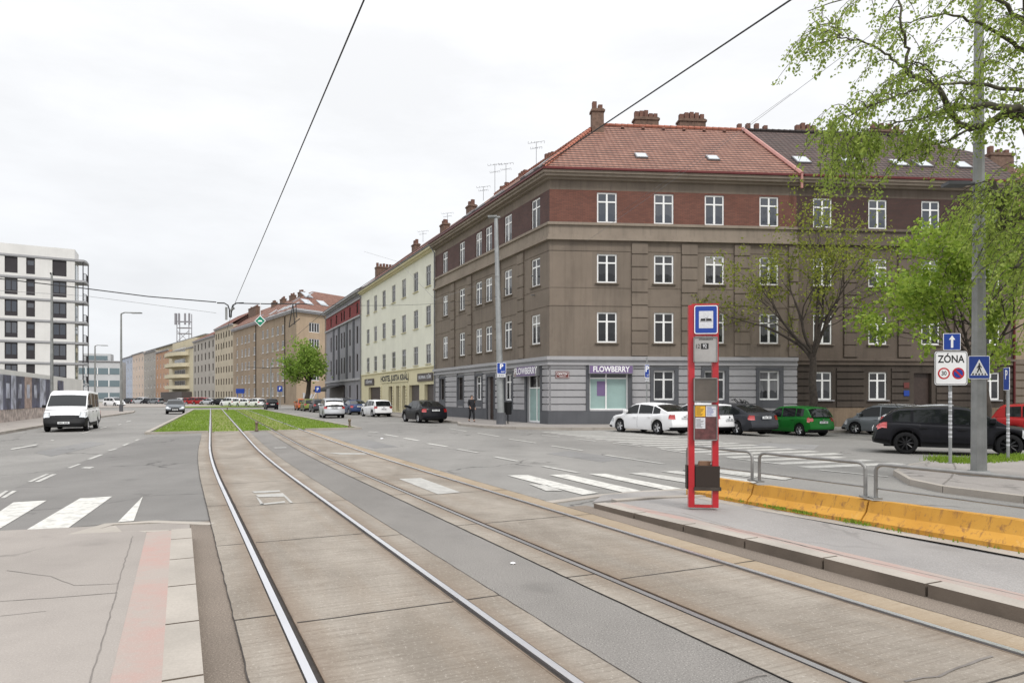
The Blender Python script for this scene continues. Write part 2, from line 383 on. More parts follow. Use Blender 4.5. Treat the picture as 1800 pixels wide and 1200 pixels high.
def tiles(name, a, b_, gap):
    m_, t, b = new_mat(name); v = coord(t, 'UV'); b.inputs['Roughness'].default_value = .8
    s = N('ShaderNodeSeparateXYZ', t); t.links.new(v, s.inputs[0])
    row = math_(t, 'FRACT', math_(t, 'DIVIDE', s.outputs[1], .4)); colf = math_(t, 'FRACT', math_(t, 'DIVIDE', s.outputs[0], .34))
    rowi = math_(t, 'FLOOR', math_(t, 'DIVIDE', s.outputs[1], .4)); coli = math_(t, 'FLOOR', math_(t, 'DIVIDE', s.outputs[0], .34))
    cx = N('ShaderNodeCombineXYZ', t); t.links.new(rowi, cx.inputs[0]); t.links.new(coli, cx.inputs[1])
    wn = N('ShaderNodeTexWhiteNoise', t, noise_dimensions='3D'); t.links.new(cx.outputs[0], wn.inputs[0])
    col = mixc(t, wn.outputs[0], a, b_)
    col = mixc(t, remap(t, noise(t, v, .5, 6, .7), .45, .7, 0, .5), col, tuple(q * .55 for q in a[:3]) + (1,))
    col = mixc(t, remap(t, row, .3, .42, 1, 0), col, gap)
    wave = math_(t, 'SINE', math_(t, 'MULTIPLY', colf, 6.283))
    col = mixc(t, remap(t, wave, -.5, -1, 0, .3), col, gap)
    t.links.new(col, b.inputs['Base Color'])
    bump(t, b, wave, .7, .05); bump(t, b, row, -.6, .05); return m_
M['tile_red'] = tiles('roof_tile_red', rgb(.27, .125, .088), rgb(.34, .17, .122), rgb(.02, .009, .007))
M['tile_brown'] = tiles('roof_tile_brown', rgb(.07, .042, .036), rgb(.115, .072, .06), rgb(.02, .013, .012))
M['tile_old'] = tiles('roof_tile_old', rgb(.2, .068, .045), rgb(.27, .105, .07), rgb(.045, .02, .016))
M['ridge_red'] = pm('ridge_tile', rgb(.34, .12, .075), .8, var=.25, scale=3)
M['gutter'] = pm('gutter_oxblood', rgb(.11, .016, .016), .45, .3, var=.15, scale=2)
M['flashing'] = pm('flashing_rose', rgb(.42, .2, .17), .55, var=.12, scale=2)
M['zinc'] = pm('zinc_grey', rgb(.24, .24, .25), .5, .6, var=.12, scale=2)
# joinery and glass
M['white_frame'] = flat('window_frame_white', rgb(.86, .86, .85), .4)
M['brown_frame'] = flat('window_frame_brown', rgb(.04, .03, .025), .6, spec=.2)
def pane(name, c, spec=1.0, curtain=.0, rough=.04):
    m_, t, b = new_mat(name); v = coord(t); b.inputs['Roughness'].default_value = rough; b.inputs['Specular IOR Level'].default_value = spec
    s = N('ShaderNodeSeparateXYZ', t); t.links.new(v, s.inputs[0])
    oi = N('ShaderNodeObjectInfo', t); col = c
    if curtain:
        fold = noise(t, mapping(t, v, (22, 1, .6)), 1, 3, .6)
        hang = math_(t, 'ADD', s.outputs[2], math_(t, 'MULTIPLY', noise(t, mapping(t, v, (6, 1, 1)), 1, 2), .5))
        amt = math_(t, 'MULTIPLY', remap(t, hang, .85, .8, 1, .15), remap(t, oi.outputs['Random'], .25, .75, .12, 1))
        cc = mixc(t, fold, rgb(.05, .05, .055), rgb(.34, .34, .35))
        col = mixc(t, math_(t, 'MULTIPLY', amt, curtain), c, cc)
        t.links.new(col, b.inputs['Base Color'])
    else: b.inputs['Base Color'].default_value = c
    nb = noise(t, v, 1.3, 2); bump(t, b, nb, .06, .05)
    return m_
M['pane'] = pane('window_glass', rgb(.010, .011, .013), .5, .5)
M['pane_blue'] = pane('window_glass_sky', rgb(.03, .038, .055), .9, .3)
M['pane_curtain'] = pane('window_glass_lace', rgb(.012, .013, .015), .5, 1.0)
def blind():
    m_ = M['pane'].copy(); m_.name = 'window_glass_blind'; t = m_.node_tree; b = t.nodes['Principled BSDF']; s0 = b.inputs['Base Color'].links[0].from_socket
    s = N('ShaderNodeSeparateXYZ', t); t.links.new(coord(t), s.inputs[0]); oi = N('ShaderNodeObjectInfo', t)
    cut = math_(t, 'SUBTRACT', s.outputs[2], math_(t, 'ADD', .75, math_(t, 'MULTIPLY', oi.outputs['Random'], .8)))
    t.links.new(mixc(t, remap(t, cut, 0, .01, 0, 1), s0, rgb(.26, .25, .235)), b.inputs['Base Color']); return m_
M['pane_blind'] = blind()
M['pane_dark'] = pane('window_glass_dark', rgb(.018, .017, .018), .6, 0)
M['pane_office'] = pane('office_glass', rgb(.12, .17, .19), 1.0, 0)
M['frosted'] = pm('shop_window_frosted', rgb(.3, .42, .4), .35, var=.1, scale=.8)
M['car_glass'] = pane('car_glass', rgb(.010, .012, .013), .38, 0, .03)
M['skylight'] = pm('skylight_glass', rgb(.4, .43, .46), .08, .0, var=.05, spec=1.0)
# metals, plastics
M['galv'] = pm('galvanised_steel', rgb(.33, .34, .34), .5, .55, var=.14, scale=3, bumpk=.1, bscale=20)
M['galv_pole'] = pm('galvanised_pole_dull', rgb(.25, .255, .25), .6, .35, var=.22, scale=2.5, streak=.3)
M['rail_tube'] = pm('railing_steel', rgb(.27, .265, .255), .5, .5, var=.2, scale=5)
M['black'] = pm('black_plastic', rgb(.012, .012, .013), .55, var=.2, scale=5, spec=.2)
M['rubber'] = pm('tyre_rubber', rgb(.014, .014, .015), .85, var=.2, scale=8, spec=.2)
M['alloy'] = flat('alloy_rim', rgb(.5, .5, .51), .3, .8)
M['alloy_dark'] = flat('alloy_rim_black', rgb(.02, .02, .022), .35, .5)
M['under'] = flat('underbody_black', rgb(.008, .008, .009), .95)
M['head_lamp'] = flat('headlamp_lens', rgb(.62, .64, .66), .08, .3, spec=1.0)
M['tail_lamp'] = flat('tail_lamp_red', rgb(.42, .012, .012), .12, spec=.9, coat=.8)
M['chrome'] = flat('chrome', rgb(.7, .7, .7), .12, 1.0)
M['plate'] = flat('number_plate', rgb(.72, .73, .74), .4)
M['plate_dark'] = flat('plate_ink', rgb(.02, .02, .025), .5)
M['amber'] = flat('indicator_amber', rgb(.7, .25, .03), .2)
def paint(name, c, metal=.0, rough=.35): return pm(name, c, rough, metal, var=.02, scale=1, coat=.12, spec=.14)
M['p_white'] = paint('paint_white', rgb(.76, .76, .77)); M['p_black'] = paint('paint_black', rgb(.010, .010, .013))
M['p_silver'] = paint('paint_silver', rgb(.5, .51, .53), .5); M['p_grey'] = paint('paint_graphite', rgb(.05, .052, .06), .4)
M['p_green'] = paint('paint_green', rgb(.014, .15, .024), .1); M['p_blue'] = paint('paint_navy', rgb(.03, .05, .12), .3)
M['p_red'] = paint('paint_red', rgb(.3, .015, .015)); M['p_olive'] = paint('paint_olive', rgb(.17, .2, .05), .3)
M['p_orange'] = paint('paint_orange', rgb(.45, .12, .03)); M['p_midgrey'] = paint('paint_mid_grey', rgb(.2, .215, .23), .4)
M['stop_red'] = pm('stop_red_paint', rgb(.42, .01, .018), .35, var=.12, scale=4, coat=.3)
M['sign_blue'] = flat('sign_blue', rgb(.006, .045, .3), .4); M['sign_white'] = flat('sign_white', rgb(.75, .76, .77), .45)
M['sign_black'] = flat('sign_black', rgb(.012, .012, .013), .5); M['sign_red'] = flat('sign_red', rgb(.5, .01, .015), .45)
M['sign_back'] = flat('sign_edge_grey', rgb(.3, .3, .31), .5, .4); M['sign_green'] = flat('sign_green', rgb(.0, .22, .12), .4)
M['sign_brown'] = flat('street_plate_oxblood', rgb(.13, .025, .02), .4)
M['purple'] = flat('shop_sign_purple', rgb(.17, .115, .24), .5)
M['letter'] = flat('lettering_white', rgb(.85, .85, .86), .5)
M['wire'] = flat('cable_black', rgb(.015, .015, .016), .6)
M['fog_panel'] = pm('scuffed_acrylic', rgb(.36, .35, .34), .4, var=.12, scale=6)
M['brown_panel'] = pm('weathered_panel_brown', rgb(.1, .085, .072), .45, var=.2, scale=5)
M['maroon_panel'] = pm('scratched_panel_maroon', rgb(.11, .04, .04), .4, var=.4, scale=14)
M['notice_yellow'] = flat('notice_yellow', rgb(.75, .42, .03), .6); M['notice_white'] = pm('notice_white', rgb(.6, .61, .64), .6, var=.12, scale=30)
def barrier():
    m_, t, b = new_mat('barrier_yellow'); v = coord(t); b.inputs['Roughness'].default_value = .72
    col = mixc(t, remap(t, noise(t, v, 1.4, 5, .6), .35, .65, 0, 1), rgb(.5, .235, .022), rgb(.6, .31, .045))
    sc1 = noise(t, mapping(t, v, (5, 5, 1.6)), 2.2, 7, .72, .5)
    col = mixc(t, remap(t, sc1, .54, .66, 0, .8), col, rgb(.22, .1, .04))
    sc2 = noise(t, v, 16, 5, .75)
    col = mixc(t, remap(t, sc2, .63, .7, 0, .7), col, rgb(.16, .1, .07))
    col = mixc(t, remap(t, noise(t, v, 3.1, 6, .7), .62, .75, 0, .6), col, rgb(.62, .45, .2))
    t.links.new(col, b.inputs['Base Color']); bump(t, b, sc2, .3, .01); return m_
M['barrier'] = barrier()
M['skin'] = flat('skin', rgb(.5, .3, .22), .6); M['hair'] = flat('hair_dark', rgb(.02, .013, .01), .6)
M['cloth_dark'] = pm('cloth_dark', rgb(.02, .02, .024), .85, var=.2, scale=8); M['cloth_trouser'] = pm('cloth_trousers', rgb(.014, .014, .017), .9, var=.2, scale=8)
M['poster_navy'] = pm('poster_navy', rgb(.07, .075, .12), .5, var=.7, scale=1.2); M['poster_pale'] = pm('poster_pale', rgb(.36, .38, .46), .5, var=.75, scale=1.1)
M['poster_warm'] = pm('poster_warm', rgb(.36, .27, .24), .5, var=.45, scale=2.4); M['rubble'] = pm('mottled_foot_of_hoarding', rgb(.42, .36, .33), .9, var=.5, scale=2.5)
M['shop_dark'] = pm('shopfront_shutter', rgb(.075, .06, .055), .6, var=.15, scale=3)
M['wood_door'] = pm('door_dark_wood', rgb(.045, .028, .022), .55, var=.25, scale=6)
M['graffiti'] = flat('graffiti_paint_black', rgb(.02, .02, .022), .7); M['graffiti_w'] = flat('graffiti_paint_white', rgb(.55, .55, .56), .7)
M['card'] = flat('cardboard', rgb(.22, .13, .08), .9)
M['tar'] = pm('tar_seam', rgb(.17, .152, .138), .8, var=.3, scale=5)
M['patch_paint'] = worn_white('track_marking_worn', .5, .95)
rng = random.Random(7)
# ------------------------------------------------------------------ ground sheet
def struct(name, mb, m_, smooth=None):
    return tag(build(name, mb, m_, smooth=smooth), kind='structure')
mb = MB()
xs = [-900, -400, -200, -120, -80, -50, -30, -20, -10, 0] + [4 + 1.5 * i for i in range(12)] + [24, 30, 40, 60, 100, 200, 400, 900]
ys = [-60, -20, 0, 10, 18, 22] + [25 + 1.0 * i for i in range(13)] + [40, 50, 70, 100, 150, 220, 300, 450, 700, 1200]
for i in range(len(xs) - 1):
    for j in range(len(ys) - 1):
        mb.face([(x, y, gz(x, y)) for x, y in ((xs[i], ys[j]), (xs[i + 1], ys[j]), (xs[i + 1], ys[j + 1]), (xs[i], ys[j + 1]))])
struct('ground', mb, M['asphalt'], 60)
# ------------------------------------------------------------------ tram track axis (left track), survey line
def slope(Y):
    if Y < 14: return -.478
    if Y < 26: return -.478 + (Y - 14) / 12 * .044
    if Y < 104: return -.434
    return -.434 - .42 * ss((Y - 104) / 30)
AX = []; x_, y_ = -.438 + .478 * (4.366 + 14), -14.0
while y_ < 230:
    AX.append((x_, y_)); d_ = .25 if y_ < 40 else 1.0
    x_ += slope(y_ + d_ / 2) * d_; y_ += d_
AXL = [0.0]
for i in range(1, len(AX)): AXL.append(AXL[-1] + math.dist(AX[i], AX[i - 1]))
def axp(i, off):
    s = slope(AX[i][1]); k = 1 / math.sqrt(1 + s * s)
    return (AX[i][0] + off * k, AX[i][1] - off * s * k)
def ax_at(Y, off):                    # point on the offset line at axis station Y
    i = min(range(len(AX)), key=lambda q: abs(AX[q][1] - Y)); return axp(i, off)
def strip(mb, o0, o1, Y0, Y1, z, m=0, step=1, front=None, z1=None):
    idx = [i for i in range(len(AX)) if Y0 <= AX[i][1] <= Y1][::step]
    fo = (lambda f, i: f(AX[i][1]) if callable(f) else f)
    for a, b in zip(idx[:-1], idx[1:]):
        pts = []; uv = []
        for i, off in ((a, fo(o0, a)), (a, fo(o1, a)), (b, fo(o1, b)), (b, fo(o0, b))):
            p = axp(i, off); pts.append((p[0], p[1], z)); uv.append((AXL[i], off))
        mb.face(pts, m, uv)
TR = (0.0, 3.05)                      # centre offsets of the two tracks
FRONT0, FRONT1 = Vector((-17.4, 33.3)), Vector((-8.6, 38.5))   # kerb across the head of the grassed median
def front_Y(off):                     # axis station at which the offset line meets that kerb
    d = FRONT1 - FRONT0
    for i in range(len(AX)):
        p = Vector(axp(i, off)); q = p - FRONT0
        if p.y > 20 and d.x * q.y - d.y * q.x > 0: return AX[i][1]
    return 35
GF, HW, GW, LW, SW = .7175, .056, .044, .014, 1.1
mb = MB(); mo = MB()
for c in TR:
    e_ = front_Y(c)
    strip(mb, c - SW, c - GF - HW - .012, -14, e_, .02); strip(mb, c - GF + GW + LW, c + GF - GW - LW, -14, e_, .02)
    if c == 0: strip(mb, c + GF + HW + .012, c + SW, -14, e_, .02)
    else: strip(mo, c + GF + HW + .012, c + SW, -14, e_, .02)
struct('track_bed', mb, M['slab']); struct('track_bed_edge', mo, M['slab_ochre'])
mb = MB(); strip(mb, SW, 3.05 - SW, -14, front_Y(1.5), .013); struct('road_between_tracks', mb, M['asphalt_track'])
mb = MB(); strip(mb, -1.363, -SW, -14, 10.5, .009); strip(mb, 3.05 + SW, 4.56, -14, 9.6, .009); struct('gutter', mb, M['asphalt_gutter'])
# asphalt of a different age beside the track
mb = MB(); mb.prism([G(x, y).xy for x, y in ((258, 769), (353, 764.5), (352, 800), (361, 850), (370, 914), (235, 916), (0, 940), (-400, 985), (-400, 1010), (-150, 935), (0, 868), (100, 828), (182, 797))], -.02, .006); struct('road_patch', mb, M['asphalt_patch'])
# joints between the cast slabs, tar seams
def seam(mb, pts, w_, z, jit=.0):
    w_ *= .8
    q = []
    for a, b in zip(pts[:-1], pts[1:]):
        a, b = Vector(a), Vector(b); n = max(1, int((b - a).length / .12))
        for i in range(n): q.append(a.lerp(b, i / n))
    q.append(Vector(pts[-1]))
    q = [p + Vector((rng.uniform(-jit, jit), rng.uniform(-jit, jit))) for p in q]
    for a, b in zip(q[:-1], q[1:]):
        t = (b - a); 
        if t.length < 1e-6: continue
        n = Vector((-t.y, t.x)).normalized() * w_ * rng.uniform(.35, .6)
        mb.face([(*(a - n), z), (*(b - n), z), (*(b + n), z), (*(a + n), z)])
mb = MB()
for c, off in ((0, 5.76), (3.05, 5.8)):
    Y = off - 2.9 * 5
    k = 0
    while Y < 34:
        if Y > -12:
            for a, b, dy in ((-SW, -GF - .07, .12), (-GF + .06, GF - .06, 0), (GF + .07, SW, -.04)):
                seam(mb, [ax_at(Y + dy, c + a), ax_at(Y + dy, c + b)], .022, .0235, .006)
        Y += 2.9
for off in (-SW, SW, 3.05 - SW, 3.05 + SW):
    idx = [i for i in range(len(AX)) if -2 < AX[i][1] < 32][::2]
    seam(mb, [axp(i, off) for i in idx], .012, .0225, .004)
struct('slab_joints', mb, M['joint'])
mb = MB()
for q in (((640, 772), (700, 785), (660, 788), (600, 775)), ((1000, 792), (1100, 806), (1060, 812), (960, 797)), ((1340, 778), (1440, 782), (1430, 790), (1320, 785)), ((60, 795), (160, 775), (185, 780), (90, 802)), ((480, 775), (540, 775), (590, 792), (520, 793))):
    mb.prism([G(x, y).xy for x, y in q], -.02, .0045)
struct('road_repair', mb, M['asphalt_side'])
# ------------------------------------------------------------------ rails
lab = ['leftmost polished tram rail, running beside the left kerb and into the lawn', 'second tram rail from the left, bright head edging the grey asphalt strip',
       'third tram rail from the left, darker toned head beyond the grey asphalt strip', 'rightmost tram rail, shiny and nearest the right hand stop platform']
k = 0
for c in TR:
    for sgn in (-1, 1):
        g = c + sgn * GF; hd = MB(); gr = MB(); lp = MB()
        o_, i_ = g + sgn * HW, g - sgn * GW
        a = lambda q: (min(q), max(q))
        strip(hd, *a((g, o_)), -14, 125, .026)
        for off in (g, o_):
            idx = [i for i in range(len(AX)) if -14 <= AX[i][1] <= 125]
            for p, q in zip(idx[:-1], idx[1:]):
                P0_, P1_ = axp(p, off), axp(q, off); hd.face([(*P0_, .003), (*P1_, .003), (*P1_, .026), (*P0_, .026)], 0)
        strip(gr, *a((g, i_)), -14, 125, .0045); strip(gr, *a((o_, o_ + sgn * .012)), -14, 125, .012)
        li = i_ - sgn * LW
        strip(lp, *a((i_, li)), -14, 125, .022)
        idx = [i for i in range(len(AX)) if -14 <= AX[i][1] <= 125]
        for p, q in zip(idx[:-1], idx[1:]):
            P0_, P1_ = axp(p, i_), axp(q, i_); lp.face([(*P0_, .003), (*P1_, .003), (*P1_, .022), (*P0_, .022)], 0)
        t = empty('tram_rail', Vector((*ax_at(4, g), 0)), lab[k], 'tram rail', 'rails of the two tram tracks')
        build('rail_head', hd, M['rail_dark'] if k == 2 else M['rail'], t, smooth=30)
        build('rail_groove', gr, M['rail_web'], t); build('guard_lip', lp, M['rail_lip'], t, smooth=30)
        k += 1
# ------------------------------------------------------------------ grassed medians
lo = lambda Y: -3.4 + .65 * min(1, max(0, (Y - 33) / 62)); hi = lambda Y: 6.75 - 1.1 * min(1, max(0, (Y - 38) / 60))
mb = MB(); dry = MB()
segs = [(lo, -.80), (-.64, .64), (.80, 2.25), (2.41, 3.69), (3.85, hi)]
for a, b in segs:
    av = a(34) if callable(a) else a; bv = b(38) if callable(b) else b
    n = 6
    for j in range(n):                # narrow sub-strips so the head follows the oblique kerb
        fa = (lambda Y, a=a, b=b, j=j: ((a(Y) if callable(a) else a) * (n - j) + (b(Y) if callable(b) else b) * j) / n)
        fb = (lambda Y, a=a, b=b, j=j: ((a(Y) if callable(a) else a) * (n - j - 1) + (b(Y) if callable(b) else b) * (j + 1)) / n)
        strip(dry if a == -.64 or a == 2.41 else mb, fa, fb, front_Y(av + (bv - av) * (j + 1) / n), 96, .04)
tag(build('lawn', mb, M['turf']), kind='structure'); tag(build('lawn_dry', dry, M['turf_dry']), kind='structure')
mb = MB(); strip(mb, -4.6, 8.2, 112, 205, .09); struct('lawn_far', mb, M['turf'])
# kerbs round the median
def kerb(mb, pts, w_, z0, z1, side=1):
    pts = [Vector(p[:2]) for p in pts]
    L = []
    for i, p in enumerate(pts):
        t = (pts[min(i + 1, len(pts) - 1)] - pts[max(i - 1, 0)]).normalized(); L.append(p + Vector((t.y, -t.x)) * w_ * side)
    for i in range(len(pts) - 1):
        a, b, c, d = pts[i], pts[i + 1], L[i + 1], L[i]
        mb.face([(*a, z1), (*b, z1), (*c, z1), (*d, z1)]); mb.face([(*a, z0), (*b, z0), (*b, z1), (*a, z1)]); mb.face([(*d, z0), (*c, z0), (*c, z1), (*d, z1)])
    for a, d in ((pts[0], L[0]), (pts[-1], L[-1])): mb.face([(*a, z0), (*d, z0), (*d, z1), (*a, z1)])
mb = MB()
kerb(mb, [ax_at(Y, lo(Y)) for Y in (34.6, 37, 45, 55, 65, 75, 85, 96)], .22, 0, .12, -1)
kerb(mb, [ax_at(Y, hi(Y)) for Y in (36.2, 41, 47, 55, 65, 75, 85, 96)], .18, 0, .11, 1)
dF = FRONT1 - FRONT0
def crosses():                        # parameter of each rail along the front kerb
    r = []
    for c in TR:
        for s_ in (-1, 1):
            p = Vector(ax_at(front_Y(c + s_ * GF), c + s_ * GF)); r.append((p - FRONT0).dot(dF) / dF.length_squared)
    return r
cs = crosses()
sp = [-.02, cs[0] - .012, cs[0] + .014, cs[1] - .014, cs[1] + .012, cs[2] - .012, cs[2] + .014, cs[3] - .014, cs[3] + .012, 1.02]
for i in range(0, 10, 2):
    kerb(mb, [FRONT0 + dF * sp[i], FRONT0 + dF * sp[i + 1]], .2, 0, .11 if i in (0, 8) else .06, 1)
struct('kerb_median', mb, M['kerb'])
# ------------------------------------------------------------------ stop platforms
def off_line(o, Ys): return [ax_at(Y, o) for Y in Ys]
YS = [-12, -8, -4, -2, 0] + [1 + .5 * i for i in range(17)]
EL = 9.32                             # left platform end station
mb = MB(); ysl = [y for y in YS if y <= 9.0] + [EL]
pl = off_line(-1.585 - .27, ysl)
mb.prism(pl + [(-4.6, 8.55), (-7.5, 7.7), (-30, 4.0), (-30, -12)], -.05, .15)
struct('platform_left', mb, M['paving_left'])
mb = MB(); strip(mb, -1.585 - .27, -1.585, -12, EL, .152); struct('tactile_strip_left', mb, M['red_strip'])
mb = MB(); st = MB()
def stones(mb_, o0, o1, Y0, Y1, z, length, gap=.012, flip=False, taper=None):
    Y = Y0
    while Y < Y1:
        Yb = min(Y + length, Y1); n = 3
        q = [Y + gap + (Yb - Y - 2 * gap) * i / n for i in range(n + 1)]
        for i in range(n):
            a, b, c, d = gpt(q[i], o0), gpt(q[i + 1], o0), gpt(q[i + 1], o1), gpt(q[i], o1)
            za = zb = z
            if taper: za, zb = taper(q[i]), taper(q[i + 1])
            ca = .012
            mb_.face([(*a, za), (*d, za), (*c, zb), (*b, zb)], 0)
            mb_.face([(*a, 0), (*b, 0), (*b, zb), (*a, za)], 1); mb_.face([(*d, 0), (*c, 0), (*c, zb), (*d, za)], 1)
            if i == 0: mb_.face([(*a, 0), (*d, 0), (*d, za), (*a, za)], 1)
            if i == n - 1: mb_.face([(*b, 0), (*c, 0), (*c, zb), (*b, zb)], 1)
        Y = Yb
def gpt(Y, o):                        # interpolated point on an offset line
    i = 0
    while i < len(AX) - 2 and AX[i + 1][1] < Y: i += 1
    f = (Y - AX[i][1]) / (AX[i + 1][1] - AX[i][1]); a, b = axp(i, o), axp(i + 1, o)
    return (a[0] + (b[0] - a[0]) * f, a[1] + (b[1] - a[1]) * f)
stones(mb, -1.585, -1.363, -12 + .71, EL, .152, 1.0)
struct('kerb_left_platform', mb, [M['kerb'], M['kerb_dark']])
mb = MB(); tz = lambda Y: .075 + .055 * ss((11.2 - Y) / 4)
stones(mb, 4.53, 4.75, -11.0 + .25, 9.25, .12, 1.0, taper=lambda Y: .084 + .045 * ss((9.25 - Y) / 4))
struct('kerb_right_platform', mb, [M['kerb'], M['kerb_dark']])
mb = MB(); YR = [-12, -6, -2, 0, 2, 3, 4, 5, 6, 7, 8, 8.6, 9.2]
tp = lambda x, y: .078 + .047 * ss((11.2 - y) / 4)
mb.prism([gpt(Y, 4.97) for Y in YR] + [gpt(Y, 7.2) for Y in YR[::-1]], -.05, tp)
for i in range(len(YR) - 1): pass
struct('platform_right', mb, M['paving_right'])
mb = MB()
for i in range(len(YR) - 1):
    a, b, c, d = gpt(YR[i], 4.75), gpt(YR[i], 4.97), gpt(YR[i + 1], 4.97), gpt(YR[i + 1], 4.75)
    mb.face([(*p, tp(*p) + .002) for p in (a, b, c, d)])
struct('tactile_strip_right', mb, M['red_strip'])
mb = MB()
for i in range(len(YR) - 1):
    a, b, c, d = gpt(YR[i], 6.42), gpt(YR[i], 6.75), gpt(YR[i + 1], 6.75), gpt(YR[i + 1], 6.42)
    mb.face([(*p, tp(*p) + .004) for p in (a, b, c, d)])
struct('platform_edging', mb, M['kerb'])
# dropped crossing edges, cracked
def quadpx(mb, pts, z=.0125):
    q = [G(x, y, z) for x, y in pts]; mb.face([tuple(p) for p in q])
def linepx(mb, pts, w_, z): seam(mb, [G(x, y, z).xy for x, y in pts], w_, z, .006)
mb = MB()
for a, b in (((-7.9, 8.75), (-5.3, 9.25)), ((-5.25, 9.3), (-4.25, 9.95)), ((-4.2, 10.0), (-3.95, 10.0))): pass
edge = [G(0, 962, .02).xy, G(110, 948, .02).xy, G(200, 921, .02).xy, G(262, 918, .02).xy, G(368, 922, .02).xy]
kerb(mb, edge, .17, 0, .022, -1)
edge2 = [G(0, 953, .08).xy, G(120, 944, .08).xy, G(233, 938, .08).xy, G(294, 936, .08).xy]
kerb(mb, edge2, .1, 0, .1, -1)
mb.prism([G(x, y, .02).xy for x, y in ((0, 957), (110, 943), (203, 924), (216, 937), (120, 947), (0, 962))], 0, .03)
er = [G(957, 881, .02).xy, G(1055, 868, .02).xy, G(1130, 862, .02).xy, G(1210, 858, .02).xy]
kerb(mb, er, .2, 0, .022, 1)
er = [G(1084, 880, .09).xy, G(1150, 875, .09).xy, G(1241, 872, .09).xy]
kerb(mb, er, .16, 0, .1, -1)
struct('dropped_kerb', mb, M['kerb'])
mb = MB(); pts = [G(x, y, .01).xy for x, y in ((1042, 884), (1085, 879), (1241, 872), (1235, 862), (1120, 866), (1058, 872))]
mb.prism(pts, -.02, .03); struct('ramp_right', mb, M['paving_right'])
mb = MB(); mb.prism([gpt(10.4, -1.37), gpt(9.33, -1.37), gpt(9.33, -1.85), (-4.6, 8.57), (-7.5, 7.72), (-9, 8.0), (-7.0, 9.2), (-4.9, 9.8)], -.02, .018); struct('ramp_left', mb, M['paving_left'])
# seams and cracks in the left platform and tar lines
mb = MB()
linepx(mb, [(233, 942), (215, 1000), (205, 1040), (185, 1110), (156, 1200)], .012, .1525)
linepx(mb, [(0, 1056), (90, 1050), (206, 1041)], .014, .1525); linepx(mb, [(12, 1002), (90, 1012), (130, 1028), (208, 1025)], .012, .1525)
linepx(mb, [(0, 1082), (80, 1073)], .01, .1525)
struct('pavement_seams', mb, M['tar'])
mb = MB()
linepx(mb, [(1100, 888), (1200, 901), (1300, 930), (1500, 980), (1800, 1047)], .022, .1275)
linepx(mb, [(1285, 1200), (1330, 1186), (1350, 1183)], .02, .0245)
linepx(mb, [(1590, 1196), (1620, 1190), (1650, 1188), (1700, 1166), (1745, 1152)], .03, .0245)
linepx(mb, [(1590, 797), (1605, 800)], .02, .006)
linepx(mb, [(1670, 803), (1680, 822), (1672, 838), (1658, 850)], .04, .126)
struct('cracks', mb, M['tar'])
# ------------------------------------------------------------------ painted markings
mb = MB(); mw = MB()
for q in (((30, 940), (109, 935), (197, 872), (141, 875)), ((-60, 938), (-5, 931), (82, 879), (24, 882)), ((207, 917), (235, 915), (251, 872)),
          ((-180, 940), (-120, 934), (-30, 885), (-80, 888))): quadpx(mb, q)
for q in (((892, 835), (927, 834), (1052, 865.5), (1024, 869)), ((965, 834), (998, 833), (1127, 862), (1098, 865.5)), ((1034, 832), (1065, 832), (1202, 859), (1178, 862)),
          ): quadpx(mb, q)
for q in (((1104, 831), (1134, 830), (1290, 853), (1262, 857)), ((1161, 828), (1190, 827), (1340, 845), (1318, 850)), ((1225, 825), (1255, 824), (1400, 838), (1380, 843)),
          ((930, 850), (962, 852), (990, 862), (960, 862))): quadpx(mw, q)
tag(build('crossing_stripes', mb, M['line']), kind='structure')
# long zebra over the side street mouth: stripes square to the main street
zb = MB(); t0 = Vector((1.5, 35.5)); ds = Vector((-.333, 1)).normalized(); dn = Vector((.947, .322))
for k in range(19):
    p = t0 - ds * (1.03 * k); a = p; L_ = 4.1 if k < 16 else 3.2
    c_ = [a, a + dn * L_, a + dn * L_ - ds * .5, a - ds * .5]
    zb.face([(q.x, q.y, gz(q.x, q.y) + .006) for q in c_])
tag(build('zebra_stripes', zb, M['line_mid']), kind='structure')
for q in [((17, 790.5), (21, 788), (67, 780), (63, 782.5)), ((48, 846.5), (55, 846.5), (86, 832.6), (80, 832.6)), ((60, 846.5), (69, 846.5), (100, 832.6), (92, 832.6)),
          ((117, 822), (124, 822), (143, 815), (137, 815)), ((153, 806.6), (160, 806.6), (182, 798.4), (175, 798.4)), ((187, 792), (193, 792), (207, 788), (202, 788)),
          ((214, 783), (219, 783), (228, 779), (223, 779)), ((236, 774), (240, 774), (246, 771.5), (242, 771.5)), ((142, 822), (150, 820), (166, 820), (158, 823)),
          ((-14, 876), (-4, 876), (15, 862), (9, 862)), ((0, 875), (8, 875), (30, 862), (22, 862)), ((88, 774), (91, 772.8), (96, 773), (93, 774.2)), ((142, 762), (145, 760.6), (159, 757.6), (157, 759)),
          ((207, 747), (209, 745.6), (214, 744.6), (212, 746)), ((221, 741.4), (223, 740), (231, 738.4), (229, 740)), ((175, 753), (177, 751.5), (188, 749.5), (186, 751))]: quadpx(mb := mb if False else mb, q) if False else quadpx(mw, q)
ln = MB()
def dash(a, b, w_=.12, worn=False):
    A, B = G(*a).xy, G(*b).xy; t = (B - A).normalized(); n = Vector((-t.y, t.x)) * w_ / 2
    (mw if worn else ln).face([(*(A - n), .0125), (*(B - n), .0125), (*(B + n), .0125), (*(A + n), .0125)])
for a, b in (((648, 758.7), (665, 760)), ((676, 763.5), (699, 767.5)), ((711, 770), (736, 774.5)), ((752, 779.5), (785, 785))): dash(a, b, .16)
for a, b in (((804, 789.5), (840, 795.5)), ((869, 803), (911, 811)), ((955, 819.5), (1016, 831))): dash(a, b, .14, True)
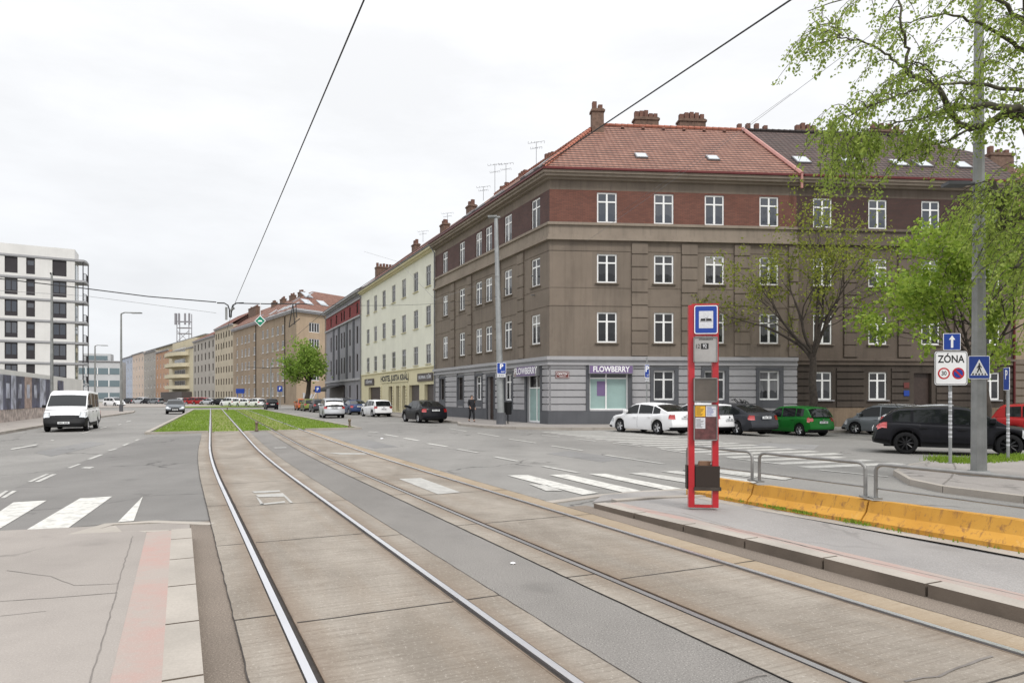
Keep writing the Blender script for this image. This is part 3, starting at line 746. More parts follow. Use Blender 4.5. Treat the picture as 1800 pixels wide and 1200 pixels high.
for a, b in (((790, 753), (820, 758)), ((840, 761), (878, 767.5)), ((895, 771.6), (942, 778.5)), ((969, 783.6), (1024, 792)), ((1065, 800), (1167, 815.6)),
             ((952, 764.5), (984, 767.8)), ((1009, 771), (1047, 775.5)), ((1078, 779), (1126, 784.5)), ((1161, 789), (1210, 796.5)), ((1277, 804), (1364, 815)),
             ((1440, 826), (1560, 838)), ((1230, 826), (1330, 840))): dash(a, b, .1)
struct('lane_lines', ln, M['line']); struct('lane_lines_worn', mw, M['line_worn'])
pm_ = MB()
for q in (((443, 863), (491, 861), (493, 863.5), (447, 866)), ((449, 869), (497, 866), (504, 872), (454, 873)), ((504, 872), (499, 872), (510, 883), (515, 883)), ((456, 876), (450, 872), (458, 886), (464, 886)), ((456, 885), (500, 880), (502, 882.5), (458, 887)),
          ((701, 841), (740, 839.5), (809, 864.5), (770, 868)), ((480, 786), (503, 785.6), (504, 787), (484, 787.4)), ((575, 795), (640, 796), (646, 798), (598, 798))):
    quadpx(pm_, q, .0265)
struct('track_markings', pm_, M['patch_paint'])
# ------------------------------------------------------------------ pavements
def pavement(name, kerbline, back, z, m_=None, kw=.16):
    mb = MB(); f = lambda x, y: gz(x, y) + z; kp = [Vector(p) for p in kerbline]
    # draped as a triangle fan-like strip between kerb line and back line (same point count)
    bk = [Vector(p) for p in back]
    for i in range(len(kp) - 1):
        n = 4
        for j in range(n):
            q = [kp[i].lerp(bk[i], j / n), kp[i + 1].lerp(bk[i + 1], j / n), kp[i + 1].lerp(bk[i + 1], (j + 1) / n), kp[i].lerp(bk[i], (j + 1) / n)]
            mb.face([(p.x, p.y, f(p.x, p.y)) for p in q])
    struct(name, mb, m_ or M['paving'], 60)
    kb = MB()
    for i in range(len(kp) - 1):
        a, b = kp[i], kp[i + 1]; L_ = (b - a).length; n = max(1, int(L_ / 1.1))
        ia, ib = (bk[i] - a).normalized() * kw, (bk[i + 1] - b).normalized() * kw
        for j in range(n):
            g_ = .006 / L_
            p, q = a.lerp(b, j / n + g_), a.lerp(b, (j + 1) / n - g_); pi, qi = p + ia, q + ib
            h = lambda v, d: (v.x, v.y, gz(v.x, v.y) + d)
            kb.face([h(p, z + .004), h(q, z + .004), h(qi, z + .004), h(pi, z + .004)]); kb.face([h(p, -.03), h(q, -.03), h(q, z + .004), h(p, z + .004)])
    struct('kerb', kb, M['kerb'])
P0 = Vector((2.27, 42.0)); dL = Vector((-.4123, .911)).normalized(); nL = Vector((-.911, -.4123)); dR = Vector((27.03, 2.4)).normalized(); nR = Vector((.0884, -.996))
ts = [80.4, 60, 40, 22, 12, 9, 6.5, 5]
kl = [P0 + dL * t + nL * 3.6 for t in ts[:-1]] + [Vector((-3.3, 43.0)), Vector((-1.6, 39.9)), Vector((0.2, 38.3)), Vector((3.2, 37.3)), Vector((8, 38.0)), Vector((14, 38.6)), Vector((20, 39.1)), Vector((27, 39.7)), Vector((40, 41)), Vector((80, 45))]
bl = [P0 + dL * t - nL * .3 for t in ts[:-1]] + [P0 + dL * 4, P0 + dL * 1.5, P0 + dL * .2, P0 + dR * .3, P0 + dR * 6, P0 + dR * 12, P0 + dR * 18, P0 + dR * 25, P0 + dR * 38, P0 + dR * 78]
bl = [b if i < 7 else b for i, b in enumerate(bl)]
pavement('pavement', kl, bl, .14)
PB = Vector((-41.8, 134.6)); dB = Vector((-.5717, .8205)); nB = Vector((-.8205, -.5717)); dB2 = Vector((.53, .848)); nB2 = Vector((.848, -.53))
pavement('pavement', [PB + dB * 60 + nB * 4, PB + dB * 25 + nB * 4, PB + nB * 4 - dB * 2, PB + nB2 * 3.2 - dB2 * 1, PB + dB2 * 30 + nB2 * 3.2], [PB + dB * 60, PB + dB * 25, PB, PB, PB + dB2 * 30], .14)
pavement('pavement', [(-12.5, 6), (-15.5, 12), (-18.4, 19.5), (-21.3, 26), (-24.2, 32.8), (-29.4, 45), (-35, 59), (-41.5, 76), (-45.6, 84), (-48.5, 85.6), (-54, 84)],
         [(-26, 6), (-27, 12), (-28, 19.5), (-30, 26), (-33, 32.8), (-38, 45), (-43, 59), (-50, 70), (-56, 72), (-60, 74), (-64, 76)], .13, M['paving_left'])
pavement('pavement', [G(1655, 806, .12).xy, G(1600, 815, .12).xy, G(1570, 826, .12).xy, G(1598, 842, .12).xy, G(1657, 854.5, .12).xy, G(1800, 872, .12).xy, G(2050, 898, .12).xy],
         [G(1700, 806, .12).xy, G(1700, 812, .12).xy, G(1700, 818, .12).xy, G(1705, 824, .12).xy, G(1800, 822, .12).xy, G(1900, 806, .12).xy, G(2400, 800, .12).xy], .12)
mb = MB(); mb.prism([G(1700, 806.5, .12).xy, G(2400, 800, .12).xy, G(1900, 806.2, .12).xy, G(1800, 822, .12).xy, G(1705, 824, .12).xy, G(1700, 818, .12).xy, G(1700, 812, .12).xy], -.02, .118)
struct('pavement_island', mb, M['paving'])
mb = MB(); mb.prism([(-75, 100), (-52, 128), (-75, 160), (-110, 200), (-180, 200), (-160, 120)], -.05, .1); struct('pavement_far', mb, M['paving_left'])
# ------------------------------------------------------------------ grass blades (nobody could count them)
def tufts(name, spots, hgt, wid, mat_, n_each=1):
    v = []; f = []
    for (x, y, z) in spots:
        for _ in range(n_each):
            a = rng.uniform(0, 6.283); h = hgt * rng.uniform(.5, 1.3); px, py = x + rng.uniform(-.05, .05), y + rng.uniform(-.05, .05)
            dx, dy = math.cos(a) * wid, math.sin(a) * wid; lx, ly = rng.uniform(-.5, .5) * h, rng.uniform(-.5, .5) * h
            i = len(v); v += [(px - dx, py - dy, z), (px + dx, py + dy, z), (px + lx, py + ly, z + h)]; f.append((i, i + 1, i + 2))
    m2 = MB(); m2.v = v; m2.f = [list(q) for q in f]; m2.m = [0] * len(f); m2.uv = [None] * len(f)
    return tag(build(name, m2, mat_), kind='stuff')
sp_ = []
for _ in range(26000):
    Y = 34 + (rng.random() ** 1.7) * 58; off = rng.uniform(lo(Y) + .1, hi(Y) - .05)
    if any(abs(off - (c + s_ * GF)) < .11 for c in TR for s_ in (-1, 1)): continue
    if Y < front_Y(off) + .15 if Y < 43 else False: continue
    p = gpt(Y, off)
    if rng.random() < .55 and (abs(off) < .64 or abs(off - 3.05) < .64): continue
    sp_.append((p[0], p[1], .04))
tag(tufts('grass', sp_, .085, .02, M['blade']), 'short green grass growing on the tram median', 'grass')
sp_ = []
for _ in range(2600):
    u = rng.random(); x = 1640 + 190 * u; y = 811 - 10 * abs(u - .3) + rng.uniform(-3, 3); p = G(x, y, .12); sp_.append((p.x + rng.uniform(-.2, .2), p.y + rng.uniform(-.3, .3), .12))
tag(tufts('verge_grass', sp_, .12, .015, M['blade']), 'rough grass round the foot of the sign posts', 'grass')
sp_ = []
for _ in range(380):
    Y = rng.choice([rng.uniform(5.7, 8.8), rng.gauss(7.2, .12), rng.gauss(6.4, .1), rng.gauss(7.6, .1), rng.uniform(2, 6)]); p = gpt(Y, 6.63 + rng.uniform(-.05, .03))
    sp_.append((p[0], p[1], .12))
tag(tufts('weeds', sp_, .045, .012, M['blade']), 'weeds sprouting along the foot of the yellow barriers', 'weeds')
# ================================================================== buildings
class Fr:                             # a wall line: origin, direction along the wall, outward normal
    def __init__(s, o, d, n): s.o = Vector((o[0], o[1], 0)); s.d = Vector((d[0], d[1], 0)).normalized(); s.n = Vector((n[0], n[1], 0)).normalized()
    def pt(s, u, o, z): q = s.o + s.d * u + s.n * o; return Vector((q.x, q.y, z))
    def u_of(s, xpx):                 # distance along the wall at which the photo column xpx meets it
        k = (xpx - 900) / F; return (k * s.o.y - s.o.x) / (s.d.x - k * s.d.y)
    def M(s, u, o, z): return nmat((s.n.x, s.n.y), s.pt(u, o, z))
def fbox(mb, fr, u0, u1, o0, o1, z0, z1, m=0):
    mb.obox(fr.pt(u0, o0, z0), fr.d * (u1 - u0), fr.n * (o1 - o0), (0, 0, z1 - z0), m)
def wall(mb, fr, u0, u1, z0, z1, holes, depth=.2, m=0):
    us = sorted({u0, u1, *[h[0] for h in holes], *[h[1] for h in holes]}); zs = sorted({z0, z1, *[h[2] for h in holes], *[h[3] for h in holes]})
    us = [u for u in us if u0 <= u <= u1]; zs = [z for z in zs if z0 <= z <= z1]
    for i in range(len(us) - 1):
        for j in range(len(zs) - 1):
            cu, cz = (us[i] + us[i + 1]) / 2, (zs[j] + zs[j + 1]) / 2
            if any(h[0] < cu < h[1] and h[2] < cz < h[3] for h in holes): continue
            q = [(us[i], zs[j]), (us[i + 1], zs[j]), (us[i + 1], zs[j + 1]), (us[i], zs[j + 1])]
            mb.face([fr.pt(a, 0, b) for a, b in q], m, q)
    for h in holes:
        a, b, c, d = max(h[0], u0), min(h[1], u1), max(h[2], z0), min(h[3], z1)
        if b <= a or d <= c: continue
        for p, q in (((a, c), (b, c)), ((b, c), (b, d)), ((b, d), (a, d)), ((a, d), (a, c))):
            mb.face([fr.pt(p[0], 0, p[1]), fr.pt(p[0], -depth, p[1]), fr.pt(q[0], -depth, q[1]), fr.pt(q[0], 0, q[1])], m, [(p[0], p[1]), (p[0] + .2, p[1]), (q[0] + .2, q[1]), (q[0], q[1])])
_wc = {}
def window_kit(w_, h_, style, frame, pane_, sill):
    key = (round(w_, 2), round(h_, 2), style, frame, pane_, sill)
    if key in _wc: return _wc[key]
    fm = MB(); e_ = .095; y0, y1 = -.13, -.07; x = w_ / 2
    fm.box(-x, -x + e_, y0, y1, 0, h_); fm.box(x - e_, x, y0, y1, 0, h_); fm.box(-x + e_, x - e_, y0, y1, 0, e_); fm.box(-x + e_, x - e_, y0, y1, h_ - e_, h_)
    tz = h_ * .67
    if style in ('cross', 'tee', 'three'):
        fm.box(-x + e_, x - e_, y0 + .003, y1 + .015, tz, tz + .085)
        cols = [0] if style != 'three' else [-w_ / 6, w_ / 6]
        for c in cols: fm.box(c - .062, c + .062, y0 + .002, y1 + .012, e_, tz); fm.box(c - .05, c + .05, y0 + .002, y1 + .012, tz + .085, h_ - e_)
    elif style == 'pair': fm.box(-.05, .05, y0 + .002, y1 + .01, e_, h_ - e_)
    elif style == 'four':
        for c in (-w_ / 4, 0, w_ / 4): fm.box(c - .05, c + .05, y0 + .002, y1 + .01, e_, h_ - e_)
    pn = MB(); pn.face([(-x + .03, -.1, .03), (x - .03, -.1, .03), (x - .03, -.1, h_ - .03), (-x + .03, -.1, h_ - .03)])
    fo = build('tmp_window', fm, M[frame], local=True); po = build('tmp_pane', pn, M[pane_], local=True); so = None
    r = [fo.data, po.data, None]
    if sill:
        sm = MB(); sm.box(-x - .12, x + .12, -.13, .12, -.07, -.01); so = build('tmp_sill', sm, M[sill], local=True); r[2] = so.data
    for o in (fo, po, so):
        if o: bpy.data.objects.remove(o)
    r[0].name = 'window'; r[1].name = 'pane'
    _wc[key] = r; return r
def window(par, fr, uc, z0, w_, h_, style='cross', frame='white_frame', pane_='pane', sill=None, flatpane=False):
    if pane_ == 'pane': pane_ = rng.choice(['pane', 'pane', 'pane_curtain', 'pane_curtain', 'pane_blind', 'pane_dark'])
    k = window_kit(w_, h_, style, frame, pane_, sill); Mx = fr.M(uc, 0, z0)
    o = inst(k[0], 'window', par, Mx)
    inst(k[1], 'pane', o, Mx)
    if k[2]: inst(k[2], 'sill', o, Mx)
    return o
def roof_face(mb, pts, m=0):          # uv: along the eave, up the slope
    a, b = Vector(pts[0]), Vector(pts[1]); u = (b - a).normalized(); n = None
    for q in pts[2:]:
        n = u.cross(Vector(q) - a)
        if n.length > 1e-6: break
    v = n.normalized().cross(u)
    mb.face(pts, m, [((Vector(p) - a).dot(u), (Vector(p) - a).dot(v)) for p in pts])
def chimney(par, x, y, z, L_, W_, H_, d, pots=4, lean=0):
    d = Vector((d[0], d[1], 0)).normalized(); n = Vector((-d.y, d.x, 0)); o = Vector((x, y, z - 1.5)) - d * L_ / 2 - n * W_ / 2
    mb = MB(); mb.obox(o, d * L_, n * W_, (0, 0, H_ + 1.5)); mb.obox(o - d * .07 - n * .07 + Vector((0, 0, H_ + 1.5 - .22)), d * (L_ + .14), n * (W_ + .14), (0, 0, .14))
    c = build('chimney', mb, M['brick_chimney'], par)
    for i in range(pots):
        p = o + d * (L_ * (i + .5) / pots) + n * W_ / 2; h = rng.uniform(.3, .55); pb = MB()
        pb.obox(p - d * .14 - n * .16 + Vector((0, 0, H_ + 1.5)), d * .28, n * .32, (0, 0, h)); build('chimney_pot', pb, M['pot'], c)
    return c
def antenna(par, x, y, z, h):
    mb = MB(); h *= .6; mb.tube([(x, y, z), (x, y, z + h)], .018, 5)
    for k, L_ in ((.95, 1.3), (.7, .9)):
        mb.tube([(x - L_ / 2, y + .2, z + h * k), (x + L_ / 2, y - .2, z + h * k + .08)], .012, 4)
        for q in range(6): xx = x - L_ / 2 + L_ * q / 5; mb.tube([(xx, y - .25, z + h * k + .02), (xx, y + .25, z + h * k + .06)], .012, 4)
    return build('antenna', mb, M['wire'], par)
def inset(P0, d1, d2, dist):          # eave corner inset (d1, d2 run away from the corner)
    b = (d1 + d2).normalized(); s = abs(b.x * d1.y - b.y * d1.x); return P0 + b * (dist / s)
def build_split(name, mb, mat_, par, fr, gap=.02):   # one object for each group of boxes that stand together along the wall
    bx = []
    for i in range(0, len(mb.v), 8):
        us = [(Vector(v[:2]) - fr.o.xy).dot(fr.d.xy) for v in mb.v[i:i + 8]]; bx.append((min(us), max(us), i))
    bx.sort(); groups = []
    for a, b, i in bx:
        if groups and a < groups[-1][0] - gap: groups[-1][0] = max(groups[-1][0], b); groups[-1][1].append(i)
        else: groups.append([b, [i]])
    for g in groups:
        m2 = MB(); 
        for i in g[1]:
            k = len(m2.v); m2.v += mb.v[i:i + 8]
            for f in mb.f[i // 8 * 6:i // 8 * 6 + 6]: m2.f.append([q - i + k for q in f]); m2.m.append(0); m2.uv.append(None)
        build(name, m2, mat_, par)
FL, FR_ = Fr(P0, dL, nL), Fr(P0, dR, nR)
LEN_L = 22.2; U1 = FR_.u_of(1400); U2 = FR_.u_of(1783)
Z_BAND, Z_EAVE = 4.2, 15.3
rowz = [(5.09, 1.86), (8.73, 1.76), (12.38, 1.86)]
# ------------------------------------------------------------------ corner house, grey ground floor, brown plaster, red tiles
H1 = empty('corner_house', (P0.x, P0.y, 0), 'brown plastered corner house with red tiled roof, brick top storey and grey shop floor', 'building', 'houses of the corner block')
cR = [FR_.u_of(x) for x in (1067, 1167, 1256, 1352)]; cR.append(None); cR = cR[:4]
lx = [941.5, 893, 859, 841.5, 812, 782.5]; cL = [FL.u_of(x) for x in lx]
WW = 1.24
hr = [(u - WW / 2, u + WW / 2, z, z + h) for u in cR for z, h in rowz]
hl = [(u - WW / 2, u + WW / 2, z, z + h) for u in cL for z, h in rowz]
up = MB(); wall(up, FR_, 0, U1, Z_BAND, 12.38, [h for h in hr if h[2] < 12]); wall(up, FL, 0, LEN_L, Z_BAND, 12.38, [h for h in hl if h[2] < 12])
wall(up, FR_, 0, U1, 14.35, 15.25, []); wall(up, FL, 0, LEN_L, 14.35, 15.25, [])
build('upper_wall', up, M['plaster_brown'], H1)
lt = MB()                             # paler patches of newer render on the blind corner strip
fbox(lt, FR_, .03, cR[0] - WW / 2 - .3, 0, .007, 7.3, 10.6)
build('render_patch', lt, M['plaster_patch'], H1)
br = MB(); wall(br, FR_, 0, U1, 12.38, 14.35, [h for h in hr if h[2] > 12]); build('brick_band', br, M['brick_red'], H1)
br = MB(); wall(br, FL, 0, LEN_L, 12.38, 14.35, [h for h in hl if h[2] > 12]); build('brick_band', br, M['brick_brown'], H1)
bk = MB()                             # back and end walls so the block is solid
far = P0 + dL * LEN_L; ins = inset(P0, dL, dR, 13)
for a, b in ((P0 + dR * U1, P0 + dR * U1 - nR * 13), (far, far - nL * 13)): bk.face([(a.x, a.y, 0), (b.x, b.y, 0), (b.x, b.y, 15.2), (a.x, a.y, 15.2)])
bk.face([(ins.x, ins.y, 0), *[(*(P0 + dR * U1 - nR * 13), 0)], (*(P0 + dR * U1 - nR * 13), 15.2), (ins.x, ins.y, 15.2)])
bk.face([(ins.x, ins.y, 0), (*(far - nL * 13), 0), (*(far - nL * 13), 15.2), (ins.x, ins.y, 15.2)])
build('back_wall', bk, M['plaster_brown'], H1)
for u in cR:
    for i, (z, h) in enumerate(rowz): window(H1, FR_, u, z, WW, h, 'cross', pane_='pane_blue' if i == 2 else 'pane', sill='plaster_brown' if i < 2 else None)
for u in cL:
    for i, (z, h) in enumerate(rowz): window(H1, FL, u, z, WW, h, 'cross', sill='plaster_brown' if i < 2 else None)
def mould(mb, fr, u0, u1, steps, e0=0, e1=0):   # stepped string course: (z0, z1, projection), mitred by e at each end
    for z0, z1, p in steps:
        a, b = u0 + (-p * e0), u1 + p * e1
        q0 = [fr.pt(u0, 0, z0), fr.pt(u1, 0, z0), fr.pt(b, p, z0), fr.pt(a, p, z0)]; q1 = [v + Vector((0, 0, z1 - z0)) for v in q0]
        mb.face(q0); mb.face(q1); mb.face([q0[3], q0[2], q1[2], q1[3]]); mb.face([q0[0], q0[3], q1[3], q1[0]]); mb.face([q0[1], q0[2], q1[2], q1[1]])
EM = math.tan((math.pi - math.acos(dL.dot(dR))) / 2)   # mitre at the obtuse corner
def both(name, steps, mat_, par=None):
    mb = MB(); mould(mb, FR_, 0, U1, steps, EM, 0); mould(mb, FL, 0, LEN_L, steps, EM, 0); return build(name, mb, M[mat_], par or H1)
both('string_course', [(12.2, 12.36, .16), (11.62, 12.198, .04), (11.42, 11.618, .14), (11.28, 11.418, .24)], 'plaster_brown_light')
both('cornice', [(14.92, 15.04, .22), (15.042, 15.2, .5), (15.202, 15.36, .62)], 'plaster_brown_light')
both('gutter', [(15.37, 15.5, .72)], 'gutter')
both('floor_line', [(10.66, 10.7, .03), (7.32, 7.36, .03), (8.42, 8.45, .025)], 'plaster_brown')
both('ground_floor_cornice', [(4.02, 4.24, .26), (3.84, 4.018, .12), (3.72, 3.838, .2)], 'grey_light')
pil = MB(); pilL = MB()               # quoined pilasters between the windows
def pilaster(fr, uc, w_, zz0=4.3, zz1=11.25, pil=None):
    pil = pil if pil is not None else globals()['pil']
    z = zz0
    while z < zz1 - .2: zt = min(z + .78, zz1); fbox(pil, fr, uc - w_ / 2, uc + w_ / 2, 0, .11, z, zt - .09); fbox(pil, fr, uc - w_ / 2 + .05, uc + w_ / 2 - .05, 0, .06, zt - .09, zt); z += .78
for i in range(3): pilaster(FR_, (cR[i] + cR[i + 1]) / 2 + (.25 if i == 0 else 0), 1.0)
pilaster(FR_, cR[3] + 1.55, .6)
for a, b in ((0, 1), (1, 2), (3, 4), (4, 5)): pilaster(FL, (cL[a] + cL[b]) / 2, .95, pil=pilL)
build_split('pilaster', pil, M['plaster_brown'], H1, FR_); build_split('pilaster', pilL, M['plaster_brown'], H1, FL)
# ground floor, rusticated
shopR = (FR_.u_of(1036), FR_.u_of(1104), 1.0, 3.62); shopL = (FL.u_of(952), FL.u_of(927), .2, 3.62)
gwr = [(u - .66, u + .66, 1.6, 3.4) for u in cR[1:]]
glx = [895, 843, 811, 779]; gwl = [(FL.u_of(x) - .62, FL.u_of(x) + .62, 1.55, 3.35) for x in glx]
dr = (FL.u_of(864) - .65, FL.u_of(864) + .65, .12, 3.25)
gw = MB(); wall(gw, FR_, 0, U1, -.4, 3.74, [shopR] + gwr, .25); wall(gw, FL, 0, LEN_L, -.2, 3.74, [shopL, dr] + gwl, .25)
build('ground_floor_wall', gw, M['grey_light'], H1)
ru = MB()
def rustic(mb, fr, u0, u1, holes, z0=.95, z1=3.72, pitch=.43, gap=.075, p=.09, marg=.24):
    z = z0
    while z < z1 - .1:
        zt = min(z + pitch - gap, z1); cuts = sorted([(h[0] - marg, h[1] + marg) for h in holes if h[2] - .2 < zt and h[3] + .2 > z]); a = u0
        for c in cuts:
            if c[0] - a > .1: fbox(mb, fr, a, c[0], 0, p, z, zt)
            a = max(a, c[1])
        if u1 - a > .1: fbox(mb, fr, a, u1, 0, p, z, zt)
        z += pitch
rustic(ru, FR_, .06, U1, [shopR] + gwr); build_split('rusticated_panel', ru, M['grey_light'], H1, FR_)
ru = MB(); rustic(ru, FL, .06, LEN_L, [shopL, dr] + gwl); build_split('rusticated_panel', ru, M['grey_light'], H1, FL)
for fr, hs in ((FR_, [shopR] + gwr), (FL, [shopL, dr] + gwl)):
    for h in hs:
        su = MB()
        fbox(su, fr, h[0] - .22, h[0], .0, .115, .9, h[3] + .18); fbox(su, fr, h[1], h[1] + .22, .0, .115, .9, h[3] + .18); fbox(su, fr, h[0], h[1], .0, .115, h[3], h[3] + .18)
        if h in gwr or h in gwl: fbox(su, fr, h[0], h[1], .0, .112, h[2] - .5, h[2])
        build('window_surround', su, M['grey_dark'], H1)
pl = MB(); mould(pl, FR_, 0, shopR[0], [(-.4, .93, .12)], EM, 0); fbox(pl, FR_, shopR[0], U1, 0, .12, -.4, .93)
a = 0
for h in sorted([shopL, dr]):
    if a == 0: mould(pl, FL, 0, h[0], [(-.4, .932, .12)], EM, 0)
    else: fbox(pl, FL, a, h[0], 0, .12, -.4, .93)
    a = h[1]
fbox(pl, FL, a, LEN_L, 0, .12, -.4, .93)
build('plinth', pl, M['grey_dark'], H1)
for u in cR[1:]: window(H1, FR_, u, 1.6, 1.32, 1.8, 'cross')
for i, x in enumerate(glx): window(H1, FL, FL.u_of(x), 1.55, 1.24, 1.8, 'cross', frame='white_frame' if i < 2 else 'brown_frame', pane_='pane' if i < 2 else 'pane_dark')
d_ = MB(); fbox(d_, FL, dr[0], dr[1], -.24, -.18, .12, 3.25); dd = build('door', d_, M['wood_door'], H1)
for k in (0, 1):
    q = MB(); fbox(q, FL, dr[0] + .1 + k * .6, dr[0] + .6 + k * .6, -.18, -.155, .4, 2.3); build('door_panel', q, M['wood_door'], dd)
def shopfront(fr, h, divs, par, door=None):
    fm = MB(); e_ = .08; a, b, z0, z1 = h; tz = z0 + (z1 - z0) * (.62 if door else .72)
    for u in [a, *[a + (b - a) * q - e_ / 2 for q in divs], b - e_]: fbox(fm, fr, u, u + e_, -.2, -.12, z0, z1)
    for z in (z0, tz, z1 - e_): fbox(fm, fr, a + e_, b - e_, -.198, -.118, z, z + e_)
    o = build('shop_window', fm, M['white_frame'], par)
    p = MB(); p.face([fr.pt(a, -.17, z0), fr.pt(b, -.17, z0), fr.pt(b, -.17, tz + .03), fr.pt(a, -.17, tz + .03)]); build('frosted_pane', p, M['frosted'], o)
    p = MB(); p.face([fr.pt(a, -.17, tz + .03), fr.pt(b, -.17, tz + .03), fr.pt(b, -.17, z1), fr.pt(a, -.17, z1)]); build('pane', p, M['pane_dark'], o)
    return o
sw = shopfront(FR_, shopR, [.44], H1); shopfront(FL, shopL, [.45], H1, True)
q = MB(); a_ = shopR[0] + .5; fbox(q, FR_, a_, a_ + .62, -.165, -.158, 1.85, 2.75); build('poster', q, M['purple'], sw)
# shop signs
def signboard(fr, u0, u1, z0, z1, o, mat_, s, size, lab, sx=1.0, frame_=None, tm='letter', bold=.012, cat='shop sign'):
    uc = (u0 + u1) / 2; rt = empty('shop_sign', fr.M(uc, 0, z0), lab, cat)
    mb = MB(); fbox(mb, fr, u0, u1, .06, o, z0, z1); build('board', mb, M[mat_], rt)
    if frame_:
        mb = MB()
        for a, b, c, d in ((u0 - .03, u1 + .03, z0 - .03, z0), (u0 - .03, u1 + .03, z1, z1 + .03), (u0 - .03, u0, z0, z1), (u1, u1 + .03, z0, z1)): fbox(mb, fr, a, b, .06, o + .01, c, d)
        build('edge', mb, M[frame_], rt)
    if s: text('lettering', s, size, M[tm], rt, fr.pt(uc, o + .006, (z0 + z1) / 2), (fr.n.x, fr.n.y), .003, sx, bold=bold)
    return rt
signboard(FR_, shopR[0] - .05, shopR[1] + .2, 3.22, 3.68, .34, 'purple', 'FLOWBERRY', .47, 'purple FLOWBERRY sign over the wide frosted shop window', .84, 'sign_back')
signboard(FL, FL.u_of(951), FL.u_of(917.5), 3.12, 3.72, .42, 'purple', 'FLOWBERRY', .58, 'purple FLOWBERRY sign over the corner shop door left of the corner', 1.0, 'sign_back')
# street name plates
def plate(fr, xpx, z, w_, h_, lab, s1, s2, sz=.14):
    u = fr.u_of(xpx); rt = empty('street_name_plate', fr.M(u, 0, z), lab, 'street sign', 'street name plates on the corner house')
    mb = MB(); fbox(mb, fr, u - w_ / 2, u + w_ / 2, .06, .125, z, z + h_); build('plate', mb, M['sign_brown'], rt)
    mb = MB()
    for a, b, c, d in ((.03, w_ - .03, .03, .045), (.03, w_ - .03, h_ - .045, h_ - .03), (.03, .045, .045, h_ - .045), (w_ - .045, w_ - .03, .045, h_ - .045)): fbox(mb, fr, u - w_ / 2 + a, u - w_ / 2 + b, .125, .13, z + c, z + d)
    build('border', mb, M['letter'], rt)
    text('lettering', s1, sz, M['letter'], rt, fr.pt(u, .13, z + h_ * .6), (fr.n.x, fr.n.y), .002, .8, bold=.004)
    text('lettering', s2, sz * .5, M['letter'], rt, fr.pt(u, .13, z + h_ * .26), (fr.n.x, fr.n.y), .002, .9)
plate(FR_, 988, 2.92, .84, .42, 'red street name plate on the grey wall between shop window and building corner', 'OPATOV', 'PRAHA 10', .19)
plate(FL, 911, 3.15, .84, .42, 'red enamel street name plate left of the shop door sign, on the main street wall', 'VRŠOVICKÁ', 'PRAHA 10', .15)
# roofs of the two wings
OV = .66; RD, RZ = 5.8, 20.6
E0 = inset(P0, dL, dR, -OV) if False else P0 - (dL + dR).normalized() * (OV / abs((dL + dR).normalized().x * dL.y - (dL + dR).normalized().y * dL.x))
R0 = inset(P0, dL, dR, RD); B0 = inset(P0, dL, dR, 13.4)
def v3(p, z): return Vector((p.x, p.y, z))
ZE = 15.42
EAR = P0 + dR * (U1 + 0.0) + nR * OV; RAR = P0 + dR * FR_.u_of(1318) * 1.0 - nR * RD
uR = (RAR - P0).dot(dR)
rf = MB(); roof_face(rf, [v3(E0, ZE), v3(EAR, ZE), v3(P0 + dR * (U1 - 1.0) - nR * RD, RZ), v3(R0, RZ)])
roof_face(rf, [v3(P0 + dR * U1 - nR * 13.4, ZE), v3(B0, ZE), v3(R0, RZ), v3(P0 + dR * (U1 - 1.0) - nR * RD, RZ)])
rfo = build('roof', rf, M['tile_red'], H1)
FRr = P0 + dL * LEN_L - nL * RD
rf = MB(); roof_face(rf, [v3(P0 + dL * LEN_L + nL * OV, ZE), v3(E0, ZE), v3(R0, RZ), v3(FRr, RZ)])
roof_face(rf, [v3(B0, ZE), v3(P0 + dL * LEN_L - nL * 13.4, ZE), v3(FRr, RZ), v3(R0, RZ)]); build('roof', rf, M['tile_red'], H1)
# ridge and hip caps
rc = MB()
def caps(mb, a, b, r=.13, step=.42):
    a, b = Vector(a), Vector(b); n = int((b - a).length / step); t = (b - a) / n
    for i in range(n): p = a + t * i; mb.tube([p, p + t * 1.05], [r * 1.12, r * .9], 7, cap=False)
caps(rc, v3(E0, ZE + .05), v3(R0, RZ + .05)); caps(rc, v3(R0, RZ + .04), v3(P0 + dR * (U1 - 1.0) - nR * RD, RZ + .04)); caps(rc, v3(R0, RZ + .04), v3(FRr, RZ + .04))
build('ridge_tiles', rc, M['ridge_red'], H1, smooth=50)
vg = MB(); a, b = v3(EAR, ZE + .1), v3(P0 + dR * (U1 - 1.0) - nR * RD, RZ + .12); vg.tube([a, b], .14, 6); vg.tube([a, a + Vector((0, 0, -.9)) ], .09, 8)
build('verge_flashing', vg, M['flashing'], H1)
def on_roof(fr, u, f, lift=.06):      # point on the street slope
    p = fr.pt(u, OV - (OV + RD) * f, ZE + (RZ - ZE) * f); up = (fr.n * -(OV + RD) + Vector((0, 0, RZ - ZE))).normalized(); nn = fr.d.cross(up).normalized()
    if nn.z < 0: nn = -nn
    return p + nn * lift, up, nn
def skylight(par, fr, u, f, w_, h_, mat_='skylight'):
    p, up, nn = on_roof(fr, u, f); mb = MB(); mb.obox(p - fr.d * w_ / 2 - nn * .1, fr.d * w_, up * h_, nn * .16); o = build('skylight', mb, M['zinc'], par)
    mb = MB(); mb.obox(p - fr.d * (w_ / 2 - .07) + up * .07 + nn * .05, fr.d * (w_ - .14), up * (h_ - .14), nn * .02); build('pane', mb, M[mat_], o)
for x in (1136, 1265): skylight(H1, FR_, FR_.u_of(x) * 1.0, .24, .75, .75)
for u in (5, 7.5, 12, 16, 19.5): skylight(H1, FL, u, .3 + .05 * (u % 2), .8, 1.1)
vt = MB()
